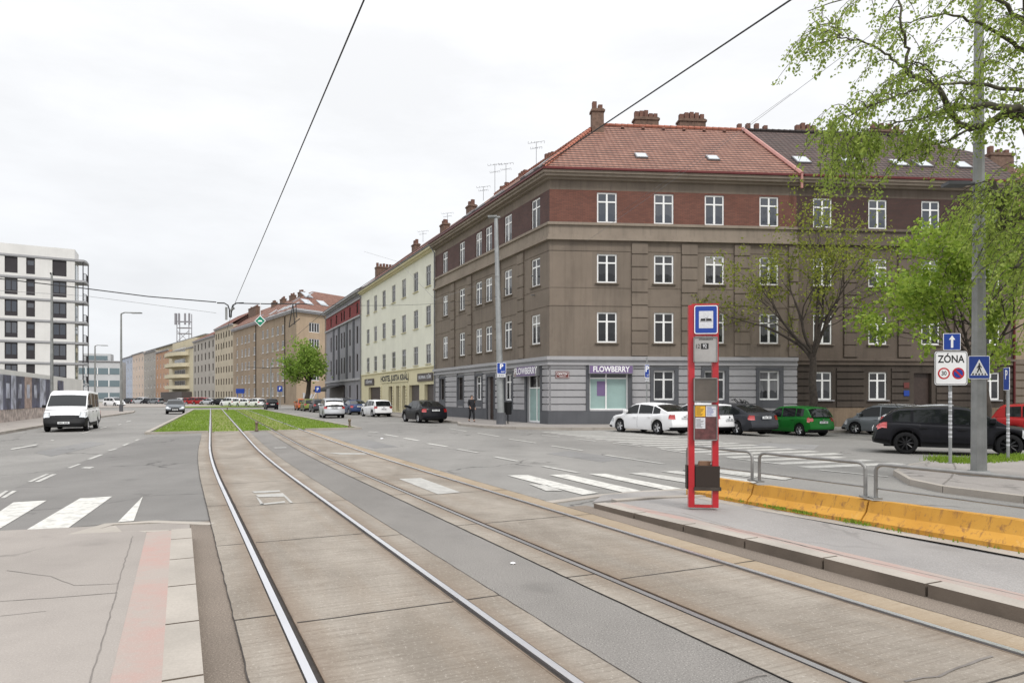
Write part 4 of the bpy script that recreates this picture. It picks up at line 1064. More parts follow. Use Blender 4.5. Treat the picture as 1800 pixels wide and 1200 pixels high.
for i in range(8): p, up, nn = on_roof(FR_, 4.4 + i * 1.45, .93, .03); vt.obox(p - FR_.d * .09, FR_.d * .18, up * .2, nn * .1)
build('roof_vents', vt, M['pot'], H1)
c0, up, nn = on_roof(FR_, FR_.u_of(1069) + .35, .82, 0)
chimney(H1, c0.x, c0.y + .3, c0.z - .1, .8, .6, 1.75, (dR.x, dR.y), 2)
for x, L_ in ((1135, 1.7), (1215, 1.9)):
    p = P0 + dR * (FR_.u_of(x) * 1.17) - nR * (RD + 1.2); p.x = (x - 900) / F * p.y; chimney(H1, p.x, p.y, RZ - .7, L_, .7, 1.75, (dR.x, dR.y), 5)
for u, L_ in ((11.5, 1.5), (16.5, 1.4), (20.5, 1.6)):
    p = P0 + dL * u - nL * (RD + .2); chimney(H1, p.x, p.y, RZ - .5, L_, .7, .5, (dL.x, dL.y), 3)
for u, h in ((12.5, 3.0), (21, 4.4), (18.5, 3.2)): p = P0 + dL * u - nL * (RD - .5); antenna(H1, p.x, p.y, RZ - .2, h)
# graffiti on the grey wall
gf = MB()
for k in range(7):
    u0 = FR_.u_of(1290) + rng.uniform(0, 1.0); z0 = 1.0 + rng.uniform(0, .7); pts = []
    for q in range(9): pts.append(FR_.pt(u0 + .22 * math.sin(q * 1.3 + k) + .03 * q, .1, z0 + .17 * math.cos(q * 1.7 + k)))
    gf.tube(pts, .016, 4)
build('graffiti', gf, M['graffiti'], H1)
# ------------------------------------------------------------------ next house along the side street: sooty plaster, dark roof
O2 = P0 + dR * U1; F2 = Fr(O2, dR, nR); L2 = U2 - U1
H2 = empty('terraced_house', (O2.x, O2.y, 0), 'dark sooty plastered house with brown tiled roof, behind the kerbside trees', 'building', 'houses of the corner block')
c2 = [FR_.u_of(x) - U1 for x in (1446, 1543, 1636, 1742)]
h2 = [(u - WW / 2, u + WW / 2, z, z + h) for u in c2 for z, h in rowz]
mb = MB(); wall(mb, F2, 0, L2, 4.0, 12.38, [h for h in h2 if h[2] < 12]); wall(mb, F2, 0, L2, 14.35, 15.25, []); build('upper_wall', mb, M['plaster_soot'], H2)
mb = MB(); wall(mb, F2, 0, L2, 12.38, 14.35, [h for h in h2 if h[2] > 12]); build('brick_band', mb, M['brick_dark'], H2)
g2w = [(u - .6, u + .6, 1.6, 3.35) for u in (c2[0], c2[1], c2[3])]; d2 = (FR_.u_of(1622) - U1 - .6, FR_.u_of(1622) - U1 + .6, -.2, 3.3)
mb = MB(); wall(mb, F2, 0, L2, -.5, 4.0, g2w + [d2], .3); build('ground_floor_wall', mb, M['plaster_dark'], H2)
mb = MB(); rustic(mb, F2, 0.02, L2 - .02, g2w + [d2], 1.15, 3.6, .45, .09, .07, .3); build_split('rusticated_panel', mb, M['plaster_dark'], H2, F2)
mb = MB()
for a, b in ((0, d2[0]), (d2[1], L2)): fbox(mb, F2, a, b, 0, .1, -.5, 1.1)
build('plinth', mb, M['plaster_ochre'], H2)
mb = MB(); mould(mb, F2, 0, L2, [(12.2, 12.36, .16), (11.62, 12.198, .04), (11.42, 11.618, .14), (11.28, 11.418, .24), (4.05, 4.2, .2), (3.8, 4.048, .1)]); build('string_course', mb, M['plaster_soot'], H2)
mb = MB(); mould(mb, F2, 0, L2, [(14.92, 15.04, .22), (15.042, 15.2, .5), (15.202, 15.36, .62)]); build('cornice', mb, M['plaster_brown_light'], H2)
mb = MB(); mould(mb, F2, 0.15, L2, [(15.37, 15.5, .72)]); mb.tube([F2.pt(L2 - .1, .12, 15.3), F2.pt(L2 - .1, .12, 0)], .07, 8); build('gutter', mb, M['gutter'], H2)
pil = MB()
for a, b in ((0, 1), (1, 2), (2, 3)): pilaster(F2, (c2[a] + c2[b]) / 2, .9)
build_split('pilaster', pil, M['plaster_soot'], H2, F2)
for u in c2:
    for i, (z, h) in enumerate(rowz): window(H2, F2, u, z, WW, h, 'cross', pane_='pane_blue' if i == 2 else 'pane', sill='plaster_brown' if i < 2 else None)
for u in (c2[0], c2[1], c2[3]): window(H2, F2, u, 1.6, 1.2, 1.75, 'cross', sill='grey_light')
mb = MB(); fbox(mb, F2, d2[0], d2[1], -.28, -.22, -.2, 3.3); build('door', mb, M['wood_door'], H2)
mb = MB(); u_ = d2[0] - .55; fbox(mb, F2, u_ - .18, u_ + .18, .08, .1, 2.35, 2.7); build('house_number', mb, M['sign_brown'], H2)
mb = MB(); fbox(mb, F2, u_ - .18, u_ + .18, .08, .1, 1.85, 2.2); build('house_number', mb, M['sign_blue'], H2)
rf = MB(); UE = FR_.u_of(1722) - U1
roof_face(rf, [v3(EAR, ZE), v3(O2 + dR * L2 + nR * OV, ZE), v3(O2 + dR * L2 - nR * RD * .45, ZE + (RZ - ZE) * .55), v3(O2 + dR * (L2 - 3.5) - nR * RD, RZ), v3(P0 + dR * (U1 - 1.0) - nR * RD, RZ)])
roof_face(rf, [v3(O2 + dR * L2 - nR * 13.4, ZE), v3(P0 + dR * U1 - nR * 13.4, ZE), v3(P0 + dR * (U1 - 1.0) - nR * RD, RZ), v3(O2 + dR * (L2 - 3.5) - nR * RD, RZ)])
roof_face(rf, [v3(O2 + dR * L2 - nR * RD * .45, ZE + (RZ - ZE) * .55), v3(O2 + dR * L2 - nR * 13.4, ZE), v3(O2 + dR * (L2 - 3.5) - nR * RD, RZ)])
build('roof', rf, M['tile_brown'], H2)
mb = MB(); caps(mb, v3(P0 + dR * (U1 - 1.0) - nR * RD, RZ + .04), v3(O2 + dR * (L2 - 3.5) - nR * RD, RZ + .04)); build('ridge_tiles', mb, M['tile_brown'], H2)
mb = MB(); a = O2 + dR * L2; b = a - nR * 13.4
mb.face([(a.x, a.y, -.5), (b.x, b.y, -.5), (b.x, b.y, 15.4), (a.x, a.y, 15.4)]); c = O2 - nR * 13.4; mb.face([(b.x, b.y, 0), (c.x, c.y, 0), (c.x, c.y, 15.4), (b.x, b.y, 15.4)])
build('back_wall', mb, M['plaster_brown'], H2)
for x in (1418, 1503, 1515, 1590, 1632, 1702): skylight(H2, F2, FR_.u_of(x) * 1.02 - U1, .24, .95, 1.05)
for x, L_ in ((1322, 2.6), (1415, 1.6), (1555, 2.4)):
    p = O2 + dR * 3 - nR * (RD + 1.0); p = Vector(((x - 900) / F * (p.y + .4), p.y + .4)); chimney(H2, p.x, p.y, RZ - .6, L_, .7, 1.25, (dR.x, dR.y), 4)
O3 = P0 + dR * U2; F3 = Fr(O3, dR, nR)
H3 = empty('end_house', (O3.x, O3.y, 0), 'brown rendered house with an orange tiled roof at the right edge, beyond the sooty house', 'building', 'houses of the corner block')
h3 = [(u - .6, u + .6, z, z + 1.8) for u in (2.2, 5.6, 9, 12.4) for z in (1.6, 5.1, 8.7)]
mb = MB(); wall(mb, F3, .02, 22, -.5, 13.2, h3); a = O3 + dR * .02; b = a - nR * 12; mb.face([(a.x, a.y, 0), (b.x, b.y, 0), (b.x, b.y, 13.2), (a.x, a.y, 13.2)]); build('wall', mb, M['tan'], H3)
for h in h3: window(H3, F3, (h[0] + h[1]) / 2, h[2], 1.2, 1.8, 'cross', sill='plaster_brown')
mb = MB(); rustic(mb, F3, .02, 22, [h for h in h3 if h[2] < 3], .9, 4.2, .5, .1); build_split('rusticated_panel', mb, M['plaster_brown'], H3, F3)
mb = MB(); roof_face(mb, [F3.pt(0, .5, 13.2), F3.pt(22, .5, 13.2), F3.pt(22, -6, 18.6), F3.pt(0, -6, 18.6)]); mb.face([F3.pt(0, .5, 13.2), F3.pt(0, -6, 18.6), F3.pt(0, -12, 13.2)]); build('roof', mb, M['tile_red'], H3)
q = F3.pt(3.5, -5.5, 18); chimney(H3, q.x, q.y, 17.8, 1.8, .8, 1.6, (dR.x, dR.y), 3)
# ------------------------------------------------------------------ cream house with yellow ground floor
O4 = P0 + dL * LEN_L; F4 = Fr(O4, dL, nL); L4 = FL.u_of(635) - LEN_L
H4 = empty('cream_house', (O4.x, O4.y, 0), 'cream house with a yellow shop floor and dark lettering, left of the brown corner house', 'building')
cx4 = [753, 731, 710, 692, 675, 660, 647]; c4 = [FL.u_of(x) - LEN_L for x in cx4]; r4 = [(4.85, 1.8), (8.4, 1.8), (12.0, 1.9)]
h4 = [(u - .75, u + .75, z, z + h) for u in c4 for z, h in r4]
mb = MB(); wall(mb, F4, 0.02, L4, 4.55, 15.0, h4); build('upper_wall', mb, M['cream'], H4)
gx = [(770, 745), (737, 719), (717, 709), (706, 701), (697, 690), (687, 679), (669, 655), (652, 645)]
g4 = [(F4.u_of(a) if False else FL.u_of(a) - LEN_L, FL.u_of(b) - LEN_L, .25, 2.95) for a, b in ((768, 746), (737, 719), (713, 707), (702, 696), (690, 683), (669, 648))]
g4 = [(max(a, .4), b, c, d) for a, b, c, d in g4]
mb = MB(); wall(mb, F4, 0.02, L4, -.2, 4.55, g4, .35); build('ground_floor_wall', mb, M['yellow'], H4)
mb = MB(); mould(mb, F4, 0.02, L4, [(4.5, 4.62, .1), (15.0, 15.14, .25), (15.142, 15.3, .5)]); build('cornice', mb, M['yellow'], H4)
mb = MB(); mould(mb, F4, 0, L4, [(15.32, 15.44, .6)]); build('gutter', mb, M['zinc'], H4)
for u in c4:
    for z, h in r4: window(H4, F4, u, z, 1.5, h, 'cross', frame='grey_light', sill='yellow')
for i, h in enumerate(g4):
    mb = MB(); fbox(mb, F4, h[0], h[1], -.36, -.3, h[2], h[3]); build('shutter' if i in (0, 1) else 'shop_door', mb, M['shop_dark' if i in (0, 1) else 'wood_door'], H4)
mb = MB()
for i in range(2, 6):
    h = g4[i]
    for z in [.1 + .3 * k for k in range(10)]: fbox(mb, F4, h[0] - .55, h[0] - .05, 0, .06, z, z + .24)
build_split('quoined_pier', mb, M['yellow'], H4, F4)
rf = MB(); a, b = O4, O4 + dL * L4
roof_face(rf, [v3(b + nL * OV, ZE), v3(a + nL * OV, ZE), v3(a - nL * RD, RZ - .1), v3(b - nL * RD, RZ - .1)]); roof_face(rf, [v3(a - nL * 13.4, ZE), v3(b - nL * 13.4, ZE), v3(b - nL * RD, RZ - .1), v3(a - nL * RD, RZ - .1)])
build('roof', rf, M['tile_old'], H4)
mb = MB()
for q in (a, b): mb.face([v3(q, 0), v3(q - nL * 13.4, 0), v3(q - nL * 13.4, ZE), v3(q - nL * RD, RZ - .15), v3(q, ZE)])
mb.face([v3(a - nL * 13.4, 0), v3(b - nL * 13.4, 0), v3(b - nL * 13.4, ZE), v3(a - nL * 13.4, ZE)]); build('gable_wall', mb, M['cream'], H4)
for u, L_ in ((4, 1.4), (12, 1.6), (23, 1.6)):
    p = O4 + dL * u - nL * (RD - .8); chimney(H4, p.x, p.y, RZ - .7, L_ * .8, .7, .6, (dL.x, dL.y), 3)
for u in (1.6, 12, 21): p = O4 + dL * u - nL * (RD - .5); antenna(H4, p.x, p.y, RZ - .2, 2.2)
def zs(x, y): return None
signboard(F4, g4[1][1] + .2, g4[5][0] - .4, 3.35, 4.25, .075, 'yellow', 'HOSTEL JUSTA KRÁL', .85, 'dark capital lettering across the yellow shop floor of the cream house', 1.45, None, 'sign_black', .035)
signboard(F4, FL.u_of(762) - LEN_L, FL.u_of(735) - LEN_L, 3.25, 4.0, .1, 'shop_dark', 'SKUPINA / DŮM', .42, 'dark brown sign board over the two shutters, nearest the brown corner house', 1.3, None, 'notice_white', .008)
signboard(F4, FL.u_of(658) - LEN_L, FL.u_of(642) - LEN_L, 3.2, 4.0, .1, 'shop_dark', 'DŮM PIVA', .5, 'dark brown sign board over the far left shop opening of the cream house', 1.5, None, 'notice_white', .008)
# ------------------------------------------------------------------ grey house with red attic band
O5 = O4 + dL * L4; F5 = Fr(O5, dL, nL); L5 = 80.4 - LEN_L - L4; B5 = LEN_L + L4
H5 = empty('grey_house', (O5.x, O5.y, 0), 'grey house with a dark red attic band and an awning, left of the cream house', 'building')
c5 = [FL.u_of(x) - B5 for x in (628, 615, 605, 600.5, 591.5, 582)]
h5 = [(u - .5, u + .5, z, z + 2.3) for u in c5 for z in (5.2, 8.9)]; h5t = [(u - .5, u + .5, 12.9, 14.3) for u in c5]; h5g = [(u - .5, u + .5, 1.2, 3.4) for u in c5[:3]]
mb = MB(); wall(mb, F5, 0.02, L5, 4.0, 12.5, h5); wall(mb, F5, 0.02, L5, 14.6, 15.6, []); build('upper_wall', mb, M['grey_blue'], H5)
mb = MB(); wall(mb, F5, 0.02, L5, 12.5, 14.6, h5t); build('attic_band', mb, M['red_panel'], H5)
mb = MB(); wall(mb, F5, 0.02, L5, -.2, 4.0, h5g); e = O5 + dL * L5; q = e - nL * 13; mb.face([v3(e, 0), v3(q, 0), v3(q, 15.6), v3(e, 15.6)]); build('ground_floor_wall', mb, M['grey_blue'], H5)
for h in h5: window(H5, F5, (h[0] + h[1]) / 2, h[2], 1.0, 2.3, 'pair', 'brown_frame', 'pane_dark')
for h in h5t: window(H5, F5, (h[0] + h[1]) / 2, h[2], 1.0, 1.4, 'pair', 'brown_frame', 'pane_dark')
for h in h5g: window(H5, F5, (h[0] + h[1]) / 2, h[2], 1.0, 2.2, 'pair', 'brown_frame', 'pane_dark')
mb = MB(); mould(mb, F5, 0, L5, [(12.3, 12.5, .25), (4.0, 4.3, .2), (14.6, 14.75, .15), (15.3, 15.45, .3), (15.46, 15.75, .6)]); build('cornice', mb, M['grey_light'], H5)
mb = MB()
for x in (622, 610, 596, 587): u = FL.u_of(x) - B5; fbox(mb, F5, u - .45, u + .45, 0, .14, 4.3, 12.25)
build_split('pilaster', mb, M['grey_dark'], H5, F5)
mb = MB(); a, b = O5, O5 + dL * L5; roof_face(mb, [v3(b + nL * .6, 15.78), v3(a + nL * .6, 15.78), v3(a - nL * RD, 18.6), v3(b - nL * RD, 18.6)]); roof_face(mb, [v3(a - nL * 13, 15.78), v3(b - nL * 13, 15.78), v3(b - nL * RD, 18.6), v3(a - nL * RD, 18.6)]); build('roof', mb, M['zinc'], H5)
p = O5 + dL * 1.2 - nL * 3.5; chimney(H5, p.x, p.y, 17, 2.6, 1.0, 2.1, (-nL.x, -nL.y), 6)
aw = MB(); u0, u1 = FL.u_of(606) - B5, FL.u_of(580) - B5; aw.face([F5.pt(u0, .05, 3.6), F5.pt(u1, .05, 3.6), F5.pt(u1, 2.6, 2.9), F5.pt(u0, 2.6, 2.9)]); aw.face([F5.pt(u0, 2.6, 2.9), F5.pt(u1, 2.6, 2.9), F5.pt(u1, 2.6, 2.55), F5.pt(u0, 2.6, 2.55)]); build('awning', aw, M['black'], H5)
sh = MB(); fbox(sh, F5, u0 + .3, u1 - .3, .02, .1, .2, 3.3); build('shopfront', sh, M['shop_dark'], H5)
# ------------------------------------------------------------------ far side of the side street: big tan tenement
def simple_house(name, lab, o, d, n, L_, z_e, mat_, cols, rows, w_=1.2, h_=1.5, style='pair', frame='white_frame', pane_='pane_dark', roof=None, z_r=None, depth=12, sill=None, group=None, band=None, ground=None):
    o = Vector(o); fr = Fr(o, d, n); rt = empty(name, (o.x, o.y, 0), lab, 'building', group)
    hs = [(u - w_ / 2, u + w_ / 2, z, z + h_) for u in cols for z in rows]
    mb = MB(); wall(mb, fr, 0, L_, 0, z_e, hs, .2); d3, n3 = fr.d.xy, fr.n.xy; a, b = o, o + d3 * L_
    for q in (a, b): mb.face([v3(q, 0), v3(q - n3 * depth, 0), v3(q - n3 * depth, z_e), v3(q, z_e)])
    mb.face([v3(a - n3 * depth, 0), v3(b - n3 * depth, 0), v3(b - n3 * depth, z_e), v3(a - n3 * depth, z_e)])
    build('wall', mb, M[mat_], rt)
    for h in hs: window(rt, fr, (h[0] + h[1]) / 2, h[2], w_, h_, style, frame, pane_, sill)
    mb = MB(); mould(mb, fr, 0, L_, [(z_e - .25, z_e, .3), (z_e + .002, z_e + .2, .5)]); build('cornice', mb, M['grey_light'], rt)
    if roof:
        mb = MB(); zr = z_r or z_e + 4; h = depth / 2
        roof_face(mb, [v3(b + n3 * .5, z_e + .2), v3(a + n3 * .5, z_e + .2), v3(a - n3 * h, zr), v3(b - n3 * h, zr)]); roof_face(mb, [v3(a - n3 * depth, z_e), v3(b - n3 * depth, z_e), v3(b - n3 * h, zr), v3(a - n3 * h, zr)])
        for q in (a, b): mb.face([v3(q, z_e), v3(q - n3 * h, zr), v3(q - n3 * depth, z_e)])
        build('roof', mb, M[roof], rt)
    return rt, fr
LB = 50.7; FB = Fr(PB, dB, nB); FB2 = Fr(PB, dB2, nB2)
H6 = empty('tenement', (PB.x, PB.y, 0), 'large tan tenement with red hipped roof, behind the leafy tree on the main street', 'building')
rows6 = [1.9, 5.0, 8.2, 11.4, 14.6]
cB = [FB.u_of(x) for x in (497, 488, 479, 470, 462, 447, 437.5, 431.5, 425.5, 417)]
hB = [(u - .75, u + .75, z, z + 1.85) for u in cB for z in rows6]
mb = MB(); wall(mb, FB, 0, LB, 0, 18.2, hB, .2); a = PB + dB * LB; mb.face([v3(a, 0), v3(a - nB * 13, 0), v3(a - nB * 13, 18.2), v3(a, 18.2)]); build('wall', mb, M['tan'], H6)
cC = [FB2.u_of(x) for x in (552.5, 594)]
hC = [(u - 1.35, u + 1.35, z, z + 1.9) for u in cC for z in rows6[1:]]
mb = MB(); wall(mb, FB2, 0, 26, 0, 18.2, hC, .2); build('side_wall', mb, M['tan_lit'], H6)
for h in hB: window(H6, FB, (h[0] + h[1]) / 2, h[2], 1.5, 1.85, 'pair', 'white_frame', 'pane_dark', sill='sign_white')
for h in hC: window(H6, FB2, (h[0] + h[1]) / 2, h[2], 2.7, 1.9, 'four', 'white_frame', 'pane_dark')
EB = math.tan((math.pi - math.acos(dB.dot(dB2))) / 2)
mb = MB(); st_ = [(18.2, 18.5, .5), (18.502, 18.8, .7)]; mould(mb, FB, 0, LB, st_, EB, 0); mould(mb, FB2, 0, 26, st_, EB, 0); build('cornice', mb, M['grey_light'], H6)
bb = (dB + dB2).normalized(); sB = abs(bb.x * dB.y - bb.y * dB.x); E6 = PB - bb * (.7 / sB); R6 = PB + bb * (6.5 / sB)
mb = MB(); roof_face(mb, [v3(PB + dB * LB + nB * .7, 18.85), v3(E6, 18.85), v3(R6, 24.0), v3(PB + dB * LB - nB * 6.5, 24.0)])
roof_face(mb, [v3(E6, 18.85), v3(PB + dB2 * 26 + nB2 * .7, 18.85), v3(PB + dB2 * 20 - nB2 * 6.5, 24.0), v3(R6, 24.0)])
roof_face(mb, [v3(PB + dB2 * 26 + nB2 * .7, 18.85), v3(PB + dB2 * 26 - nB2 * 13, 18.85), v3(PB + dB2 * 20 - nB2 * 6.5, 24)]); build('roof', mb, M['tile_red'], H6)
def sky6(fr, u, f, w_=1.2, h_=2.0):
    p = fr.pt(u, .7 - 7.2 * f, 18.85 + 5.15 * f); up = (fr.n * -7.2 + Vector((0, 0, 5.15))).normalized(); nn = fr.d.cross(up).normalized()
    if nn.z < 0: nn = -nn
    mb = MB(); mb.obox(p - fr.d * w_ / 2, fr.d * w_, up * h_, nn * .15); build('skylight', mb, M['skylight'], H6)
for u in (4, 7, 10, 13, 19, 30): sky6(FB, u, .12)
for u in (6, 14): sky6(FB, u, .6)
for x, f in ((553, .25), (569, .62), (583, .3)): sky6(FB2, FB2.u_of(x) * .95, f, 2.0)
for u in (14, 20, 27, 34): p = PB + dB * u - nB * 5.5; chimney(H6, p.x, p.y, 23, 2.2, .9, 1.3, (dB.x, dB.y), 4)
for u in (46, ): p = PB + dB * u - nB * 4; chimney(H6, p.x, p.y, 22, 7, 1.2, 2.2, (dB.x, dB.y), 6)
mb = MB()
for u in (7.2, 29): mb.tube([FB.pt(u, .12, 18), FB.pt(u, .12, .5)], .09, 6)
build('downpipe', mb, M['bark'], H6)
gf = MB()
for k in range(9):
    u0 = (1.5 if k < 5 else 8) + rng.uniform(0, 2.2); pts = [FB2.pt(u0 + .5 * math.sin(q * 1.3 + k) + .1 * q, .06, 1.6 + .9 * math.cos(q * 1.9 + k) + .1) for q in range(10)]; gf.tube(pts, .09, 4)
build('graffiti', gf, M['graffiti_w'], H6)
# ------------------------------------------------------------------ houses round the far bend
def line_pts(x0, Y0, x1, Y1): return Vector(((x0 - 900) / F * Y0, Y0)), Vector(((x1 - 900) / F * Y1, Y1))
def far_house(name, lab, x0, Y0, x1, Y1, z_e, mat_, n_cols, rows, **k):
    a, b = line_pts(x0, Y0, x1, Y1); d = (b - a).normalized(); n = Vector((-d.y, d.x))
    if n.dot(a) > 0: n = -n
    L_ = (b - a).length; cols = k.pop('cols', None) or [L_ * (i + .5) / n_cols for i in range(n_cols)]
    return simple_house(name, lab, a, d, n, L_, z_e, mat_, cols, rows, **k)
FG = 'houses round the far bend of the street'
far_house('far_house', 'pale yellow five storey house with narrow stair windows, left of the large tan tenement', 410, 176, 378, 193, 20.2, 'pale_yellow', 7, [1.6, 5, 8.2, 11.4, 14.6, 17.4], w_=1.2, h_=1.6, roof='tile_old', z_r=24.5, group=FG, frame='brown_frame')
far_house('far_house', 'greige house with a maroon mansard edge, between the pale yellow house and the rounded balconies', 378, 193, 340, 218, 18.8, 'pale_grey', 6, [1.6, 5.6, 9.2, 12.6, 15.8], w_=1.5, h_=2.0, roof='tile_old', z_r=22.5, group=FG, frame='brown_frame')
hb, fb_ = far_house('far_house', 'butter and orange house with rounded stacked balconies at the bend', 340, 218, 297, 248, 17.4, 'butter', 1, [], group=FG)
a, b = line_pts(340, 218, 297, 248)
cxy = (a + b) / 2; 
for k, z in enumerate((4.3, 7.9, 11.5, 15.1)):
    mb = MB(); pts = []
    dd_ = (b - a).normalized(); nn_ = Vector((-dd_.y, dd_.x)); nn_ = nn_ if nn_.dot(a) < 0 else -nn_
    for q in range(13):
        ang = math.pi * q / 12; pts.append(cxy - dd_ * math.cos(ang) * 13.5 + nn_ * math.sin(ang) * 4.2)
    mb.prism([(p.x, p.y) for p in pts], z, z + 1.15); build('balcony', mb, M['butter'], hb)
    w2 = MB(); wfr = Fr(a, dd_, nn_); L_ = (b - a).length
    fbox(w2, wfr, L_ * .3, L_ * .72, 0, .1, z + 1.2, z + 2.9); ww = build('window', w2, M['white_frame'], hb)
    for j in range(6): w3 = MB(); fbox(w3, wfr, L_ * .3 + .25 + j * 2.7, L_ * .3 + 2.6 + j * 2.7, .1, .13, z + 1.35, z + 2.8); build('pane', w3, M['pane_dark'], ww)
mb = MB(); wfr = Fr(a, dd_, nn_); fbox(mb, wfr, 2, L_ - 2, 0, 3, 0, 3.4); build('shopfront', mb, M['shop_dark'], hb)
mb = MB(); fbox(mb, wfr, 3, L_ - 1, -8, -1, 17.4, 20.6); build('setback_storey', mb, M['butter'], hb)
far_house('far_house', 'orange rendered wing of the balcony house', 297, 248, 274, 269, 18.6, 'orange', 4, [1.8, 5.2, 8.8, 12.4, 15.6], w_=1.7, h_=1.6, group=FG, roof=None)
far_house('far_house', 'plain grey rendered house with small windows, left of the orange wing', 274, 269, 253, 290, 19.8, 'pale_grey', 4, [1.8, 5.2, 8.8, 12.4, 16], w_=1.6, h_=1.4, group=FG)
far_house('far_house', 'rose cream house between the plain grey one and the pale blue one', 253, 290, 233, 314, 20.5, 'pink_cream', 4, [1.8, 5.4, 9.2, 13, 16.8], w_=1.9, h_=1.8, group=FG)
far_house('far_house', 'pale blue house at the far left end of the bend', 233, 314, 213, 342, 20.2, 'ice_blue', 4, [1.8, 5.4, 9.2, 13, 16.8], w_=2.0, h_=1.9, group=FG)
a, b = line_pts(345, 226, 217, 350); d = (b - a).normalized(); n = Vector((-d.y, d.x)); n = n if n.dot(a) < 0 else -n
bb_ = empty('rooftop_storey', (a.x, a.y, 0), 'long set back rooftop storey in cream above the houses round the bend', 'building'); fr = Fr(a - n * 3.5, d, n); L_ = (b - a).length
mb = MB(); fbox(mb, fr, 0, L_, -8, 0, 0, 22.2); build('wall', mb, M['butter'], bb_); mb = MB(); fbox(mb, fr, -.5, L_ + .5, -8.5, .8, 22.2, 22.5); build('roof', mb, M['zinc'], bb_)
# antenna mast cluster
def mast(x, Y, ztop, zbase, h, lab):
    rt = empty('antenna_mast', ((x - 900) / F * Y, Y, zbase), lab, 'antenna mast', 'telecom masts on the far roofs'); X0 = (x - 900) / F * Y
    mb = MB()
    for dx, dy in ((-2, -1), (2, -1), (2, 1), (-2, 1)): mb.tube([(X0 + dx, Y + dy, zbase), (X0 + dx, Y + dy, zbase + h)], .14, 5)
    for z in (.3, .5, .72): 
        for p, q in (((-2, -1), (2, -1)), ((2, -1), (2, 1)), ((-2, 1), (2, 1)), ((-2, -1), (-2, 1))): mb.tube([(X0 + p[0], Y + p[1], zbase + h * z), (X0 + q[0], Y + q[1], zbase + h * z)], .12, 4)
    mb.tube([(X0 - 2, Y - 1, zbase), (X0 + 2, Y - 1, zbase + h * .4)], .09, 4); mb.tube([(X0 + 2, Y - 1, zbase), (X0 - 2, Y - 1, zbase + h * .4)], .09, 4)
    build('lattice', mb, M['grey_blue'], rt)
    for dx in (-2.3, -1.1, .9, 2.3): mb = MB(); mb.box(X0 + dx - .25, X0 + dx + .25, Y - 1.6, Y - 1.2, zbase + h * .6, zbase + h); build('antenna_panel', mb, M['grey_blue'], rt)
mast(324, 232, 0, 20, 9.5, 'large telecom lattice mast with panel aerials above the balcony house')
# ------------------------------------------------------------------ office block closing the view on the left
simple = far_house('office_building', 'low grey glazed office building closing the view beside the white apartment block', 214, 262, 128, 256, 15.0, 'office', 1, [])
so_, sf = simple; L_ = (Vector(((128 - 900) / F * 256, 256)) - sf.o.xy).length
for z in (1.0, 5.6, 10.2):
    mb = MB(); fbox(mb, sf, .5, L_ - .5, .02, .12, z, z + 2.3); s_ = build('window', mb, M['pane_office'], so_)
    mb = MB()
    for j in range(5): fbox(mb, sf, .5 + j * (L_ - 1) / 4 - .15, .5 + j * (L_ - 1) / 4 + .15, .12, .2, z, z + 2.3)
    build('mullion', mb, M['white_frame'], s_)
mb = MB(); fbox(mb, sf, 4, L_ - 3, -10, -2.5, 15.0, 18.0); build('setback_storey', mb, M['office'], so_)
mb = MB(); fbox(mb, sf, 5, L_ - 4, -2.5, -2.4, 15.6, 17.2); build('window', mb, M['pane_office'], so_)
# ------------------------------------------------------------------ white apartment block on the left
A0, A1 = Vector((-72.7, 94.2)), Vector((-63.0, 100.0)); dA = (A1 - A0).normalized(); nA = Vector((dA.y, -dA.x)); FA = Fr(A1, -dA, nA)
H7 = empty('apartment_block', (A1.x, A1.y, 0), 'modern white apartment block with dark window panels and corner balconies on the left', 'building')
ZT = 23.0; slab_z = [20.6 - 2.98 * k + 1.0 for k in range(8)]
colx = [(92, 117, 0), (46, 61.5, 1), (8, 31, 0), (-28, -8, 0), (-70, -50, 1), (-110, -88, 0)]
ux = lambda x: FA.u_of(x)
cols7 = [(ux(b), ux(a), t) for a, b, t in colx]
hs7 = []
for z in slab_z:
    for a, b, t in cols7: hs7.append((a, b, z - 2.62, z - .28))
mb = MB(); wall(mb, FA, 0, 24, 0, ZT, hs7, .25); e = A1 + dA * 0
wl = build('wall', mb, M['white_wall'], H7)
side = Fr(A1, Vector((-.43, .903)), Vector((.903, .43))); mb = MB(); 
mb.face([v3(A1, 0), side.pt(4.2, 0, 0), side.pt(4.2, 0, ZT), v3(A1, ZT)]); mb.face([v3(A1, ZT), side.pt(4.2, 0, ZT), side.pt(4.2, 0, ZT) - (dA * 24).to_3d(), v3(A1 - dA * 24, ZT)]); mb.face([side.pt(4.2, 0, 0), side.pt(4.2, 0, ZT), side.pt(4.2, 0, ZT) - (dA * 24).to_3d(), side.pt(4.2, 0, 0) - (dA * 24).to_3d()]); build('side_wall', mb, M['white_wall'], H7)
mb = MB()
for z in slab_z: fbox(mb, FA, 0, 24, 0, .12, z - .26, z); fbox(mb, FA, 0, 24, 0, .05, z - .36, z - .27)
build('floor_band', mb, M['white_band'], H7)
for (a, b, t) in cols7:
    for k, z in enumerate(slab_z[:-1]):
        mb = MB(); fbox(mb, FA, a, b, -.22, -.16, z - 2.62, z - .28); wn_ = build('window', mb, M['anthracite'], H7)
        closed = (k == 0 and not t) or (k == 6) or (k == 5 and t)
        if not closed:
            w_ = b - a; mb = MB(); fbox(mb, FA, a + .15, b - .15, -.16, -.145, z - (2.0 if not t else 1.35), z - (.55 if not t else .75)); build('pane', mb, M['pane_blue'], wn_)
            if not t: mb = MB(); fbox(mb, FA, (a + b) / 2 - .06, (a + b) / 2 + .06, -.145, -.12, z - 2.0, z - .55); build('mullion', mb, M['anthracite'], wn_)
